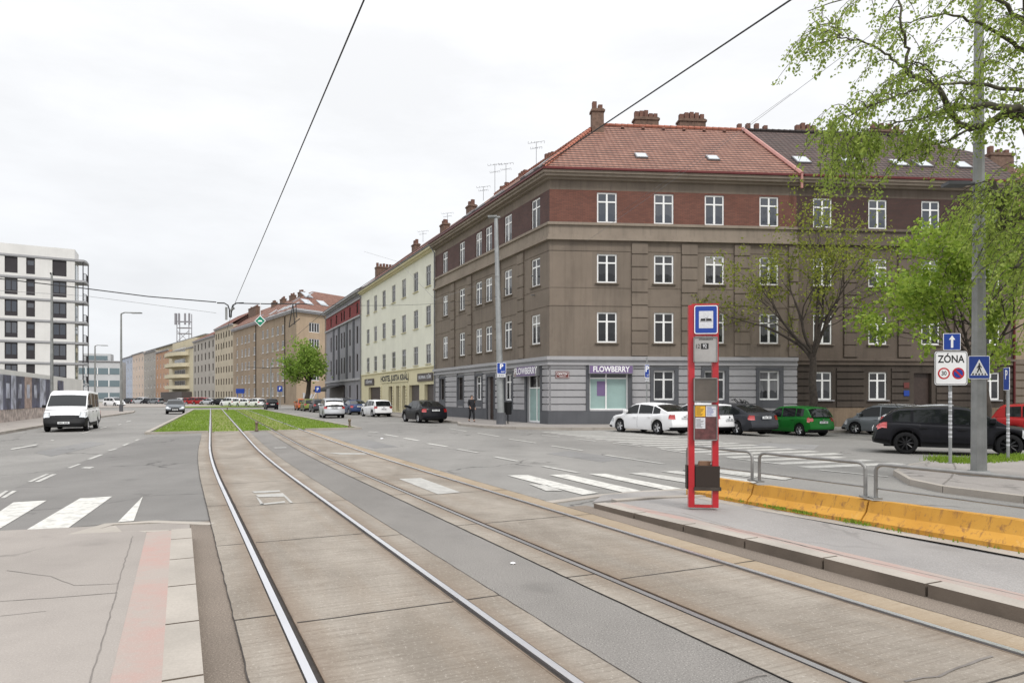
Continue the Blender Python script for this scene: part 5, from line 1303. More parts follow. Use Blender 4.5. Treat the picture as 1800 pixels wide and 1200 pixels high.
for z in slab_z[:-1]:
    mb = MB(); pl_ = [side.pt(0.0, 0, 0), side.pt(0, 1.1, 0), side.pt(1.0, 1.4, 0), side.pt(3.6, 1.4, 0), side.pt(3.6, 0, 0)]; mb.prism([(p.x, p.y) for p in pl_], z - .3, z)
    bo = build('balcony', mb, M['white_band'], H7)
    rl = MB(); pp = [side.pt(.05, 1.0, 0), side.pt(1.0, 1.3, 0), side.pt(3.5, 1.3, 0)]; base = z - 2.98
    rl.tube([p + Vector((0, 0, base + 1.05)) for p in pp], .035, 5); rl.tube([p + Vector((0, 0, base + .15)) for p in pp], .03, 5)
    for q in range(12): u = q * .3; p = side.pt(u, 1.0 + .3 * min(1, u / 1.0), 0); rl.tube([p + Vector((0, 0, base + .1)), p + Vector((0, 0, base + 1.05))], .02, 4)
    for u in (.05, 3.5): p = side.pt(u, 1.0 + .3 * min(1, u / 1.0), 0); rl.tube([p + Vector((0, 0, base)), p + Vector((0, 0, base + 2.7))], .07, 5)
    build('railing', rl, M['anthracite'], bo)
    rw = MB(); fbox(rw, side, .5, 2.6, .02, .06, base + .1, base + 2.3); build('balcony_door', rw, M['pane_office'], bo)
# ------------------------------------------------------------------ white hoarding with printed banners
hA, hB_ = Vector((-33.0, 44.7)), Vector((-45.9, 74.0)); dH = (hB_ - hA).normalized(); nH = Vector((dH.y, -dH.x)); hA2 = hA - dH * 16; FH = Fr(hA2, dH, nH); LH = (hB_ - hA2).length
H8 = empty('hoarding', (hA2.x, hA2.y, 0), 'long white hoarding wall with printed banners in front of the apartment block', 'hoarding')
mb = MB(); fbox(mb, FH, 0, LH, -.25, 0, .6, 3.6); mb.box(hB_.x - 9, hB_.x, hB_.y, hB_.y + .25, 0, 3.6); build('wall', mb, M['white_wall'], H8)
mb = MB(); fbox(mb, FH, 0, LH - 6, -.24, .05, 0, 1.05); build('foot', mb, M['rubble'], H8)
uh = lambda x: FH.u_of(x)
for x0, x1, m_ in ((-60, 3, 'poster_pale'), (3, 17, 'poster_navy'), (17, 26, 'poster_pale'), (26, 41, 'poster_navy'), (41, 54, 'poster_warm'), (54, 68, 'poster_navy'), (68, 78, 'poster_pale'), (78, 90, 'poster_navy'), (101, 110, 'poster_navy')):
    mb = MB(); fbox(mb, FH, uh(x0) + .01, uh(x1) - .01, .055, .08, .95, 3.25); build('banner', mb, M[m_], H8)
for x in (45, 58, 30, 8):
    mb = MB(); u = uh(x); fbox(mb, FH, u, u + .9, .08, .086, 1.7, 2.7); build('banner_print', mb, M['poster_pale'], H8)
mb = MB(); mb.lathe([(.28, 0), (.32, .1), (.34, 1.0), (.3, 1.1), (0.0, 1.15)], (FH.pt(uh(84), 1.2, .13)), 12); tag(build('litter_bin', mb, M['black']), 'dark litter bin beside the white hoarding, behind the van', 'litter bin')

for fr, u, z, rt, lab in ((FL, LEN_L - .25, 15.2, H1, 'zinc'), (FL, 0.0, 0, None, ''), (F4, L4 - .2, 15.2, H4, 'zinc'), (F5, L5 - .3, 15.2, H5, 'zinc')):
    if rt is None: continue
    mb = MB(); mb.tube([fr.pt(u, .62, z + .2), fr.pt(u, .5, z - .1), fr.pt(u, .16, z - .6), fr.pt(u, .16, .2)], .06, 8); build('downpipe', mb, M[lab], rt, smooth=50)
for u, z in ((6.3, 9.2), (2.0, 8.2), (2.0, 9.4), (14, 9)):
    mb = MB(); p = FL.pt(u, .02, z); mb.tube([p, p + FL.n.to_3d() * .25], .04, 6); build('wire_bracket', mb, M['zinc'], H1)
# ================================================================== cars (local axes: X forward, Y left, Z up)
def interp(tab, x):
    if x <= tab[0][0]: return tab[0][1]
    for (a, b), (c, d) in zip(tab[:-1], tab[1:]):
        if x <= c: return b + (d - b) * (x - a) / (c - a) if c > a else d
    return tab[-1][1]
def make_car(name, sp):
    xr, xf, W_, wr, wbr, wbf = sp['xr'], sp['xf'], sp['w'], sp['wr'], sp['wb'][0], sp['wb'][1]
    sill, deck, roof, wins = sp.get('sill', .2), sp['deck'], sp['roof'], sp['wins']
    Ra = wr + .055; cap_n = 8
    xsn = set([round(x, 3) for x in np.linspace(xr, xf, int((xf - xr) / .085))])
    for c in (wbr, wbf):
        xsn |= {round(c + Ra * math.cos(math.pi * k / 14), 3) for k in range(15)} | {round(c - Ra - .012, 3), round(c + Ra + .012, 3)}
    for t_ in deck: xsn.add(round(t_[0], 3))
    xsl = sorted(x for x in xsn if xr <= x <= xf); cl = [xsl[0]]
    for x in xsl[1:]:
        if x - cl[-1] > .010: cl.append(x)
    fk = [0, .1, .22, .36, .5, .62, .74, .84, .93, 1.0]; gk = [.94, .975, .99, 1.0, 1.0, .996, .988, .975, .955, .915]
    tk = [.78, .5, .2, -.2, -.5, -.78]
    def hw(x):
        a = max(0, (x - (xf - .95)) / .95); b = max(0, ((xr + .75) - x) / .75)
        return W_ / 2 * (1 - sp.get('tf', .13) * a ** 2.2 - sp.get('tr', .08) * b ** 2.2)
    def lean(x, f):                   # bumpers stand out, upper ends lean in
        a = ss((x - (xf - .4)) / .4); b = ss(((xr + .4) - x) / .4)
        bmp = 1 - abs(f - .32) / .68 if f > .32 else 1 - (.32 - f) * .9
        return a * (-(1 - bmp) * sp.get('lf', .2)) + b * ((1 - bmp) * sp.get('lr', .12))
    bm = bmesh.new(); rows = []
    def bot(x):
        b = sill + .05 * max(0, (x - (xf - .7)) / .7) + .1 * max(0, ((xr + .6) - x) / .6)
        for c in (wbr, wbf):
            if abs(x - c) <= Ra: b = max(b, wr + math.sqrt(max(0, Ra * Ra - (x - c) ** 2)))
        return b
    for x in cl:
        d = interp(deck, x); b = bot(x); h = hw(x); r = []
        for f, g in zip(fk, gk):
            z = b + f * (d - b); fz = (z - sill) / max(.1, d - sill); y = h * g
            if fz > .5: y -= .03 * ss((fz - .5) / .4) * 0
            r.append((x + lean(x, fz), y, z))
        top = [(r[-1][0], h * .915 * t, d + .022 * (1 - t * t) + .006) for t in tk]
        sec = r + top + [(p[0], -p[1], p[2]) for p in r[::-1]]
        rows.append([bm.verts.new(p) for p in sec])
    n = len(rows[0]); meta = {}
    for i in range(len(rows) - 1):
        for j in range(n - 1): bm.faces.new((rows[i][j], rows[i + 1][j], rows[i + 1][j + 1], rows[i][j + 1]))
    K = len(fk)
    for end, sg in ((0, -1), (len(rows) - 1, 1)):   # rounded end caps: grid between the two sides
        L_ = rows[end]; grid = []
        for k in range(K):
            a, b = L_[k].co, L_[n - 1 - k].co; row = [L_[k]]
            for c in range(1, cap_n):
                t = c / cap_n; p = a.lerp(b, t); bul = sp.get('bulge', .10) * (1 - abs(2 * t - 1) ** 2.4)
                if k == K - 1: continue
                row.append(bm.verts.new((p.x + sg * bul, p.y, p.z)))
            if k == K - 1: row += L_[K:K + 6]
            row.append(L_[n - 1 - k]); grid.append(row)
        for k in range(K - 2):
            for c in range(cap_n): bm.faces.new((grid[k][c], grid[k][c + 1], grid[k + 1][c + 1], grid[k + 1][c]))
        # last row joins cap_n+1 points to the deck edge (8 points)
        lo_, up_ = grid[K - 2], grid[K - 1]
        i = j = 0
        while i < len(lo_) - 1 or j < len(up_) - 1:
            if j >= len(up_) - 1 or (i < len(lo_) - 1 and i / (len(lo_) - 1) <= j / (len(up_) - 1)):
                bm.faces.new((lo_[i], lo_[i + 1], up_[j])); i += 1
            else: bm.faces.new((lo_[i], up_[j + 1], up_[j])); j += 1
    bmesh.ops.recalc_face_normals(bm, faces=bm.faces)
    root = empty(name, (0, 0, 0))
    def finish(bm_, nm, mt, par=root, ang=38):
        for f in bm_.faces: f.smooth = True
        for e_ in bm_.edges:
            if len(e_.link_faces) == 2: e_.smooth = e_.calc_face_angle(0) < R(ang)
        me = bpy.data.meshes.new(nm); bm_.to_mesh(me); me.materials.append(mt)
        o = bpy.data.objects.new(nm, me); sc.collection.objects.link(o); o.parent = par; W[o.name] = Matrix.Identity(4); return o
    bm.normal_update(); vn = {v: v.normal.copy() for v in bm.verts}
    def patch(nm, mt, pred, lift=.007, src=bm, par=root, side=None):   # a part that follows the skin
        for sy in ((1, -1) if side else (0,)):
            fs = [f for f in src.faces if pred(f.calc_center_median()) and (sy == 0 or f.calc_center_median().y * sy > 0)]
            if not fs: continue
            b2 = bmesh.new(); mp = {}
            for f in fs:
                for v in f.verts:
                    if v not in mp: mp[v] = b2.verts.new(v.co + v.normal * lift)
                b2.faces.new([mp[v] for v in f.verts])
            ed = [e_ for e_ in b2.edges if len(e_.link_faces) == 1]; inv = {b: a for a, b in mp.items()}
            dn = {}
            for e_ in ed:
                for v in e_.verts:
                    if v not in dn: dn[v] = b2.verts.new(v.co - inv[v].normal * (lift + .01))
            for e_ in ed: b2.faces.new((e_.verts[0], e_.verts[1], dn[e_.verts[1]], dn[e_.verts[0]]))
            finish(b2, nm, mt, par); b2.free()
    body = finish(bm, 'body', M['p_white'])
    dk = lambda x: interp(deck, x)
    tl = sp['tail']; hl = sp['head']
    patch('tail_light', M['tail_lamp'], lambda c: c.x < xr + tl[0] and abs(c.y) > tl[1] * W_ / 2 and tl[2] < c.z < tl[3], .012, side=True)
    patch('headlight', M['head_lamp'], lambda c: c.x > xf - hl[0] and abs(c.y) > hl[1] * W_ / 2 and hl[2] < c.z < min(hl[3], dk(c.x) - .03), .012, side=True)
    if sp.get('cladding'): patch('bumper_trim', M['black'], lambda c: c.z < sp['cladding'] + (sp.get('cf', .12) if (c.x > xf - .5 or c.x < xr + .4) else 0), .006)
    else:
        patch('bumper_trim', M['black'], lambda c: (c.x > xf - .25 or c.x < xr + .2) and c.z < sill + .14, .006)
    if sp.get('grille'):
        g = sp['grille']; patch('grille', M['black'], lambda c: c.x > xf - .25 and abs(c.y) < g[0] * W_ / 2 and g[1] < c.z < g[2], .008)
    # greenhouse
    gb = bmesh.new(); x0, x1 = roof[0][0], roof[-1][0]
    gxs = sorted({round(x, 3) for x in list(np.linspace(x0, x1, 30)) + [r_[0] for r_ in roof] + [q for w__ in wins for q in w__]}); gcl = [gxs[0]]
    for x in gxs[1:]:
        if x - gcl[-1] > .008: gcl.append(x)
    tum = sp.get('tumble', .28); gr = []
    for x in gcl:
        d = dk(x) - .012; r = interp(roof, x); yb = hw(x) * .93; hgt = max(.0, r - d); vv = [0, .1, .5, .88, 1.0]; sec = []
        for v in vv: sec.append((x, yb - tum * hgt * v ** 1.15, d + hgt * v * (1 if v < 1 else 1)))
        yt = yb - tum * hgt; e2 = min(.05, hgt * .3)
        sec[-1] = (x, yt + .0, d + hgt - e2); sec.append((x, yt - .05, r))
        cr = .035 * min(1, hgt / .3)
        top = [(x, (yt - .05) * t, r + cr * (1 - t * t)) for t in (.6, .2, -.2, -.6)]
        gr.append([gb.verts.new(p) for p in sec + top + [(p[0], -p[1], p[2]) for p in sec[::-1]]])
    n = len(gr[0]); side_cells = {}; top_cells = {}
    for i in range(len(gr) - 1):
        for j in range(n - 1):
            f = gb.faces.new((gr[i][j], gr[i + 1][j], gr[i + 1][j + 1], gr[i][j + 1]))
            f.tag = False
            xm = (gcl[i] + gcl[i + 1]) / 2
            if j in (1, 2) or j in (n - 3, n - 4): side_cells[f] = xm
            if 5 <= j <= n - 7: top_cells[f] = xm
    bmesh.ops.recalc_face_normals(gb, faces=gb.faces); gb.normal_update()
    ws, rs = sp['ws'], sp['rs']
    cab = finish(gb, 'cabin', M['p_white'], body)
    sel = {}
    for f in gb.faces:
        c = f.calc_center_median()
        if f in side_cells:
            for k, (a, b) in enumerate(wins):
                if a < side_cells[f] < b and interp(roof, side_cells[f]) - dk(side_cells[f]) > .12: sel.setdefault(('side', k, c.y > 0), []).append(f)
        if f in top_cells:
            if ws[0] < top_cells[f] < ws[1]: sel.setdefault(('windscreen', 0, 0), []).append(f)
            if rs[0] < top_cells[f] < rs[1]: sel.setdefault(('rear_window', 0, 0), []).append(f)
    for key, fs in sel.items():
        b2 = bmesh.new(); mp = {}
        for f in fs:
            for v in f.verts:
                if v not in mp: mp[v] = b2.verts.new(v.co + v.normal * .004)
            b2.faces.new([mp[v] for v in f.verts])
        finish(b2, 'side_window' if key[0] == 'side' else key[0], M['car_glass']); b2.free()
    gb.free(); bm.free()
    # underbody, wheels
    ub = MB(); ub.box(xr + .25, xf - .25, -(W_ / 2 - .27), W_ / 2 - .27, sill - .02, min(.8, dk(0) - .1)); build('underbody', ub, M['under'], root)
    if not hasattr(make_car, 'wheels'): make_car.wheels = {}
    key = (wr, sp.get('rim', 'alloy'))
    if key not in make_car.wheels:
        t_ = MB(); t_.lathe([(wr * .66, -.1), (wr * .9, -.11), (wr * .985, -.085), (wr, -.04), (wr, .04), (wr * .985, .085), (wr * .9, .11), (wr * .66, .1), (wr * .6, .05)], (0, 0, 0), 28, 'Y')
        to = build('tmp', t_, M['rubber'], local=True, smooth=50); rr = MB(); ri = wr * .67
        rr.lathe([(ri, -.1), (ri, -.06), (ri * .93, -.075), (ri * .9, -.02)], n=24, axis='Y'); rr.lathe([(0, -.075), (ri * .2, -.075), (ri * .22, -.03)], n=12, axis='Y')
        for k in range(5 if sp.get('rim', 'alloy') == 'alloy' else 9):
            a = 2 * math.pi * k / (5 if sp.get('rim', 'alloy') == 'alloy' else 9)
            for da in ((-.16, .16) if sp.get('rim', 'alloy') == 'alloy' else (0,)):
                p0 = Vector((math.cos(a + da * .6), 0, math.sin(a + da * .6))) * ri * .15; p1 = Vector((math.cos(a + da), 0, math.sin(a + da))) * ri * .95
                rr.tube([p0 + Vector((0, -.062, 0)), p1 + Vector((0, -.058, 0))], .028, 5)
        ro = build('tmp', rr, M[sp.get('rim', 'alloy')], local=True, smooth=40)
        bd = MB(); bd.lathe([(0, -.01), (ri, -.01)], n=20, axis='Y'); bo = build('tmp', bd, M['under'], local=True)  # black backing disc stands in for the shade behind the spokes
        make_car.wheels[key] = (to.data, ro.data, bo.data)
        for o in (to, ro, bo): bpy.data.objects.remove(o)
        for me, nn in zip(make_car.wheels[key], ('wheel', 'rim', 'rim_backing')): me.name = nn
    for x in (wbr, wbf):
        for sy in (1, -1):
            Mx = Matrix.Translation((x, sy * (W_ / 2 - .13), wr)) @ (Matrix.Rotation(math.pi, 4, 'Z') if sy > 0 else Matrix.Identity(4))
            wo = inst(make_car.wheels[key][0], 'wheel', root, Mx); inst(make_car.wheels[key][1], 'rim', wo, Mx); inst(make_car.wheels[key][2], 'rim_backing', wo, Mx)
    # mirrors, handles, door lines, plates
    xa = sp.get('mirror', ws[1] - .35)
    for sy in (1, -1):
        mb = MB(); zm = dk(xa) + .08; ym = hw(xa) * .93
        y0, y1 = sorted((sy * (ym - .02), sy * (ym + .2))); mb.box(xa - .05, xa + .12, y0, y1, zm, zm + .15)
        o = build('mirror', mb, M['p_white'] if sp.get('mir_body', True) else M['black'], root); bv = o.modifiers.new('b', 'BEVEL'); bv.width = .03; bv.segments = 2
    hd = MB(); sm = MB()
    for sy in (1, -1):
        for x in sp['doors']:
            for k in range(9):
                z0 = sill + .1 + (dk(x) - sill - .14) * k / 9; z1 = sill + .1 + (dk(x) - sill - .14) * (k + 1) / 9
                ya = hw(x) * interp(list(zip(fk, gk)), (z0 - sill) / (dk(x) - sill)) + .003; yb = hw(x) * interp(list(zip(fk, gk)), (z1 - sill) / (dk(x) - sill)) + .003
                sm.face([(x - .006, sy * ya, z0), (x + .006, sy * ya, z0), (x + .006, sy * yb, z1), (x - .006, sy * yb, z1)])
        for x in sp['handles']:
            y = hw(x) * .985; z = dk(x) - .14; y0, y1 = sorted((sy * y, sy * (y + .035))); mb = MB(); mb.box(x - .1, x + .1, y0, y1, z, z + .03); build('door_handle', mb, M['p_white'] if not sp.get('cladding') else M['black'], root)
    build('door_seams', sm, M['under'], body)
    def plate_(x, z, sg):
        mb = MB(); x0, x1 = sorted((x, x + sg * .02)); mb.box(x0, x1, -.26, .26, z, z + .11); p = build('number_plate', mb, M['plate'], root)
        mb = MB(); xx = x + sg * .022
        for k in range(7):
            if k == 3: continue
            mb.box(min(xx, xx + .002 * sg), max(xx, xx + .002 * sg), -.2 + k * .06, -.165 + k * .06, z + .03, z + .085)
        build('plate_characters', mb, M['plate_dark'], p)
    plate_(xr - sp.get('bulge', .1) + sp.get('pr', .03), sp['pz'][0], -1); plate_(xf + sp.get('bulge', .1) - sp.get('pf', .03), sp['pz'][1], 1)
    bd = MB(); bd.lathe([(0, 0), (.05, 0), (.05, .012), (0, .012)], (xr - .06, 0, dk(xr + .05) - .12), 12, 'X'); build('badge', bd, M['chrome'], root)
    if sp.get('rails'):
        for sy in (1, -1):
            mb = MB(); a, b = sp['rails']; y = sy * (W_ / 2 * .93 - tum * .45 - .06); pts = [(a + (b - a) * k / 8, y, interp(roof, a + (b - a) * k / 8) + .07) for k in range(9)]
            pts = [(a - .05, y, interp(roof, a) + .01)] + pts + [(b + .05, y, interp(roof, b) + .01)]; mb.tube(pts, .018, 6); build('roof_rail', mb, M['chrome'], root, smooth=60)
    if sp.get('strip'):
        for sy in (1, -1):
            mb = MB(); a, b = wins[0][0], wins[-1][1]; pts = [(a + (b - a) * k / 12, sy * (hw(a + (b - a) * k / 12) * .93 + .004), dk(a + (b - a) * k / 12) + .02) for k in range(13)]; mb.tube(pts, .009, 4); build('chrome_strip', mb, M['chrome'], root)
    mb = MB(); mb.tube([(sp['rs'][1] + .12, 0, interp(roof, sp['rs'][1] + .12) + .04), (sp['rs'][1] + .02, 0, interp(roof, sp['rs'][1] + .12) + .18)], .008, 5); build('aerial', mb, M['black'], root)
    return root
SPEC = {
 'sedan': dict(xr=-2.3, xf=2.25, w=1.78, wr=.325, wb=(-1.32, 1.35), deck=[(-2.3, .98), (-2.15, 1.03), (-1.7, 1.0), (-1.2, .94), (.6, .90), (1.05, .93), (1.7, .84), (2.1, .72), (2.25, .62)],
   roof=[(-2.02, 1.03), (-1.7, 1.14), (-1.1, 1.36), (-.6, 1.43), (0, 1.46), (.35, 1.43), (.65, 1.32), (1.2, .93)], ws=(.42, 1.14), rs=(-1.86, -1.08), wins=[(-1.5, -1.02), (-.97, -.02), (.05, .88)],
   tail=(.22, .62, .76, .93), head=(.45, .5, .52, .72), grille=(.45, .42, .6), doors=(-.98, .02, 1.0), handles=(-.8, .2), pz=(.78, .38), pr=.02, lr=.14),
 'hatch': dict(xr=-2.0, xf=2.0, w=1.72, wr=.31, wb=(-1.25, 1.25), deck=[(-2.0, .92), (-1.9, 1.0), (-1.2, .97), (.5, .90), (.95, .93), (1.6, .84), (1.9, .74), (2.0, .64)],
   roof=[(-1.95, .99), (-1.8, 1.22), (-1.68, 1.38), (-1.55, 1.45), (-.8, 1.5), (0, 1.51), (.3, 1.48), (.6, 1.36), (1.15, .93)], ws=(.38, 1.1), rs=(-1.92, -1.66), wins=[(-1.5, -1.0), (-.95, -.02), (.05, .85)],
   tail=(.24, .66, .74, .95), head=(.45, .52, .54, .76), grille=(.4, .48, .6), doors=(-.97, .02, .95), handles=(-.8, .2), pz=(.66, .36), pr=.03, tumble=.2),
 'mpv': dict(xr=-2.2, xf=2.2, w=1.8, wr=.325, wb=(-1.35, 1.33), deck=[(-2.2, .96), (-2.1, 1.02), (-1.2, 1.0), (.7, .95), (1.2, .98), (1.8, .88), (2.1, .76), (2.2, .66)],
   roof=[(-2.16, 1.01), (-2.04, 1.3), (-1.95, 1.46), (-1.85, 1.54), (-1.0, 1.62), (0, 1.65), (.4, 1.62), (.8, 1.45), (1.45, .96)], ws=(.5, 1.38), rs=(-2.13, -1.93), wins=[(-1.85, -1.2), (-1.14, -.15), (-.08, .98)],
   tail=(.26, .68, .8, 1.02), head=(.45, .5, .56, .8), grille=(.4, .5, .66), doors=(-1.16, -.1, 1.0), handles=(-.95, .12), pz=(.82, .38), pr=.03, tumble=.16, rails=(-1.8, .3)),
 'suv': dict(xr=-2.2, xf=2.15, w=1.8, wr=.345, wb=(-1.33, 1.33), sill=.24, deck=[(-2.2, .9), (-2.05, 1.0), (-1.2, .97), (.5, .90), (1.0, .93), (1.7, .86), (2.05, .75), (2.15, .65)],
   roof=[(-2.08, 1.0), (-1.9, 1.17), (-1.7, 1.34), (-1.5, 1.42), (-.6, 1.48), (0, 1.485), (.3, 1.45), (.6, 1.34), (1.3, .93)], ws=(.36, 1.24), rs=(-2.03, -1.66), wins=[(-1.7, -1.2), (-1.12, -.12), (-.05, 1.0)],
   tail=(.36, .66, .8, .98), head=(.5, .52, .58, .8), grille=(.5, .42, .68), doors=(-1.14, -.08, .98), handles=(-.85, .15), pz=(.7, .42), pr=.03, tumble=.24, cladding=.36, rim='alloy_dark'),
 'van': dict(xr=-2.75, xf=2.55, w=1.98, wr=.345, wb=(-1.6, 1.7), sill=.25, deck=[(-2.75, 1.15), (-1, 1.15), (1.35, 1.12), (1.6, 1.16), (2.2, 1.06), (2.48, .95), (2.55, .82)],
   roof=[(-2.73, 1.16), (-2.7, 1.9), (-2.6, 2.03), (0, 2.1), (.7, 2.1), (1.0, 2.02), (1.2, 1.86), (1.95, 1.14)], ws=(1.2, 1.86), rs=(-2.9, -2.8), wins=[(-2.4, -1.1), (-1.0, .1), (.25, 1.25)],
   tail=(.12, .84, .7, 1.4), head=(.42, .6, .74, 1.0), grille=(.58, .7, .98), doors=(.15, 1.3, -1.05), handles=(.35, -.9), pz=(.7, .42), pr=.03, pf=.0, tumble=.08, cladding=.45, cf=.32, mir_body=False, bulge=.12, lf=.25, tr=.02, tf=.1)}
PROTO = {}
def car(kind, paint_, x, y, hx, hy, label, group=None, z=0.0, cat='car', s=1.0, name='parked_car'):
    if kind not in PROTO: PROTO[kind] = make_car(name, SPEC[kind]); o = PROTO[kind]; first = True
    else: o = copy_tree(PROTO[kind]); first = False
    o.name = name; o.matrix_basis = yawm(hx, hy, (x, y, z)) @ Matrix.Scale(s, 4)
    tag(o, label, cat, group)
    def rec(q):
        for c in q.children:
            nm = c.name.split('.')[0]
            if nm in ('body', 'cabin', 'mirror', 'door_handle') and c.data.materials and c.data.materials[0] == M['p_white']:
                c.material_slots[0].link = 'OBJECT'; c.material_slots[0].material = M[paint_]
            rec(c)
    rec(o)
    return o
GK = 'cars parked along the main street kerb'; GS = 'cars parked across the side street'; GB = 'cars parked in front of the tan tenement'
MS = (-.42, .907)                     # heading away along the main street
car('van', 'p_white', -23.85, 37.7, .40, -.916, 'white panel van with black bumper driving towards the tram stop on the left road', None, 0, 'van', name='van')
car('suv', 'p_midgrey', -35.4, 73.0, .42, -.907, 'grey crossover driving towards the camera on the left road beside the lawn', None, name='moving_car')
car('mpv', 'p_silver', -15.6, 60.0, -.36, .93, 'silver people carrier seen from behind, driving away beside the lawn', None, name='moving_car')
car('hatch', 'p_white', -12.4, 63.2, -.52, .855, 'white hatchback parked before the yellow shop floor, behind the navy saloon', GK)
car('sedan', 'p_blue', -16.0, 70.5, -.42, .907, 'navy saloon parked between the silver people carrier and the white hatchback', GK)
car('sedan', 'p_black', -6.3, 49.2, -.46, .888, 'black saloon parked at the main street kerb next to the walking person', GK, s=1.05)
car('hatch', 'p_grey', -22.6, 81, *MS, 'dark hatchback half hidden behind the left of the silver people carrier', GK)
car('mpv', 'p_grey', -18.6, 75.5, *MS, 'dark car hidden between the silver people carrier and the navy saloon', GK)
car('hatch', 'p_olive', -25.6, 87.5, *MS, 'olive green hatchback parked just beyond the dark hatchback', GK)
car('hatch', 'p_orange', -28.1, 93, *MS, 'orange red hatchback, farthest of the row under the leafy street tree', GK)
car('hatch', 'p_black', -34.6, 99.6, -.43, .9, 'black hatchback driving away at the far end of the lawn', None, name='moving_car')
car('mpv', 'p_white', -74.5, 130, .9, -.43, 'white car parked by the lamp post right of the van, under the grey offices', None)
side = [('sedan', 'p_white', 6.95, 34.7, -.52, .854, 'white saloon parked nose-in by the frosted shop window, left of the red stop post', 1.02),
        ('hatch', 'p_white', 9.9, 36.6, -.5, .866, 'white hatchback mostly hidden behind the red stop post', 1.0),
        ('sedan', 'p_grey', 11.5, 36.6, -.42, .907, 'dark graphite saloon parked between the red stop post and the green hatchback', 1.08),
        ('hatch', 'p_green', 15.1, 37.2, -.36, .933, 'bright green hatchback parked under the sparse olive tree', 1.0),
        ('mpv', 'p_midgrey', 20.0, 37.1, -.55, .83, 'mid grey estate car parked before the dark sooty house, behind the black crossover', .95)]
for k, pnt, x, y, hx, hy, lab, s in side: car(k, pnt, x, y, hx, hy, lab, GS, gz(x, y), s=s)
car('suv', 'p_black', 13.95, 21.9, .87, -.49, 'large black crossover with black rims parked behind the zone sign', None)
car('hatch', 'p_red', 21.2, 27.2, .8, -.6, 'red car at the right edge behind the black crossover', GS)
car('sedan', 'p_silver', 18.3, 29.5, .8, -.6, 'pale silver car seen over the roof of the black crossover', GS)
far = [(227, 'hatch', 'p_grey', 'dark hatchback leftmost in the far row'), (247, 'mpv', 'p_silver', 'silver people carrier second from the left in the far row'), (262, 'sedan', 'p_black', 'black saloon in the far row left of the oncoming crossover'),
       (274, 'hatch', 'p_midgrey', 'mid grey hatchback in the far row just left of the oncoming crossover'), (317, 'sedan', 'p_white', 'white saloon in the far row just right of the oncoming crossover'), (329, 'hatch', 'p_red', 'red hatchback leftmost of the three red cars in the far row'),
       (341, 'mpv', 'p_red', 'tall red car in the middle of the three red cars in the far row'), (354, 'mpv', 'p_red', 'red people carrier rightmost of the three red cars in the far row'), (368, 'sedan', 'p_silver', 'silver saloon right of the red cars in the far row'),
       (387, 'sedan', 'p_black', 'black saloon right of the silver saloon in the far row'), (404, 'mpv', 'p_white', 'tall white car leftmost of the white cars before the tan tenement'), (418, 'hatch', 'p_white', 'white hatchback between two white saloons before the tan tenement'),
       (433, 'sedan', 'p_white', 'low white saloon right of the white hatchback before the tan tenement'), (450, 'hatch', 'p_white', 'white hatchback just left of the black hatchback driving away')]
for x, k, pnt, lab in far:
    Y = 150 + (400 - x) * .12; Y = Y if x < 396 else 128 - (x - 400) * .1
    car(k, pnt, (x - 900) / F * Y, Y, -.9 if x < 396 else -.8, .43 if x < 396 else .6, lab, GB)
# ================================================================== street furniture
PF = .12                              # platform level
def cyl(p, r0, r1, h, n=14):
    mb = MB(); mb.tube([p, Vector(p) + Vector((0, 0, h))], [r0, r1], n); return mb
def rrect(mb, c, ex, ez, n, w_, h_, r, t, k=5):   # rounded plate, centre c, in-plane axes ex (right), ez (up), normal n
    pts = []
    for cx, cz, a0 in ((w_ / 2 - r, h_ / 2 - r, 0), (-w_ / 2 + r, h_ / 2 - r, 90), (-w_ / 2 + r, -h_ / 2 + r, 180), (w_ / 2 - r, -h_ / 2 + r, 270)):
        for q in range(k + 1):
            a = R(a0 + 90 * q / k); pts.append((cx + r * math.cos(a), cz + r * math.sin(a)))
    f = [c + ex * x + ez * z + n * t for x, z in pts]; b = [c + ex * x + ez * z for x, z in pts]
    mb.face(f); mb.face(b[::-1])
    for i in range(len(pts)): j = (i + 1) % len(pts); mb.face([b[i], b[j], f[j], f[i]])
def poly2(mb, c, ex, ez, n, pts, t=.002):
    f = [c + ex * x + ez * z + n * t for x, z in pts]; b = [c + ex * x + ez * z for x, z in pts]
    mb.face(f)
    for i in range(len(pts)): j = (i + 1) % len(pts); mb.face([b[i], b[j], f[j], f[i]])
UPZ = Vector((0, 0, 1))
def axes(n2): n = Vector((n2[0], n2[1], 0)).normalized(); return Vector((-n.y, n.x, 0)), UPZ, n
# ------------------------------------------------------------------ red tram stop post
sx, sy = 2.735, 10.55; sn = (-.12, -1)
ex, ez, n_ = axes(sn); O = Vector((sx, sy, PF))
st = empty('tram_stop_post', O, 'tall red two-legged tram stop post with timetable panels on the right platform', 'stop post')
mb = MB(); mb.obox(O - ex * .05 , ex * .09, n_ * -.12, UPZ * 3.07); build('post', mb, M['stop_red'], st)
mb = MB(); mb.obox(O + ex * .305, ex * .09, n_ * -.1, UPZ * 3.04); build('post', mb, M['stop_red'], st)
mb = MB(); mb.obox(O + ex * .046, ex * .253, n_ * -.05, UPZ * .04); build('base_bar', mb, M['stop_red'], st)
mb = MB(); mb.obox(O + ex * .045 + UPZ * 2.6, ex * .256, n_ * -.1, UPZ * .46); mb.obox(O + ex * .0 + UPZ * 3.07, ex * .4, n_ * -.14, UPZ * .02); build('head_box', mb, M['stop_red'], st)
c = O + ex * .205 + UPZ * 2.845 + n_ * .012
mb = MB(); rrect(mb, c, ex, UPZ, n_, .345, .43, .03, .012); sg = build('tram_sign', mb, M['letter'], st)
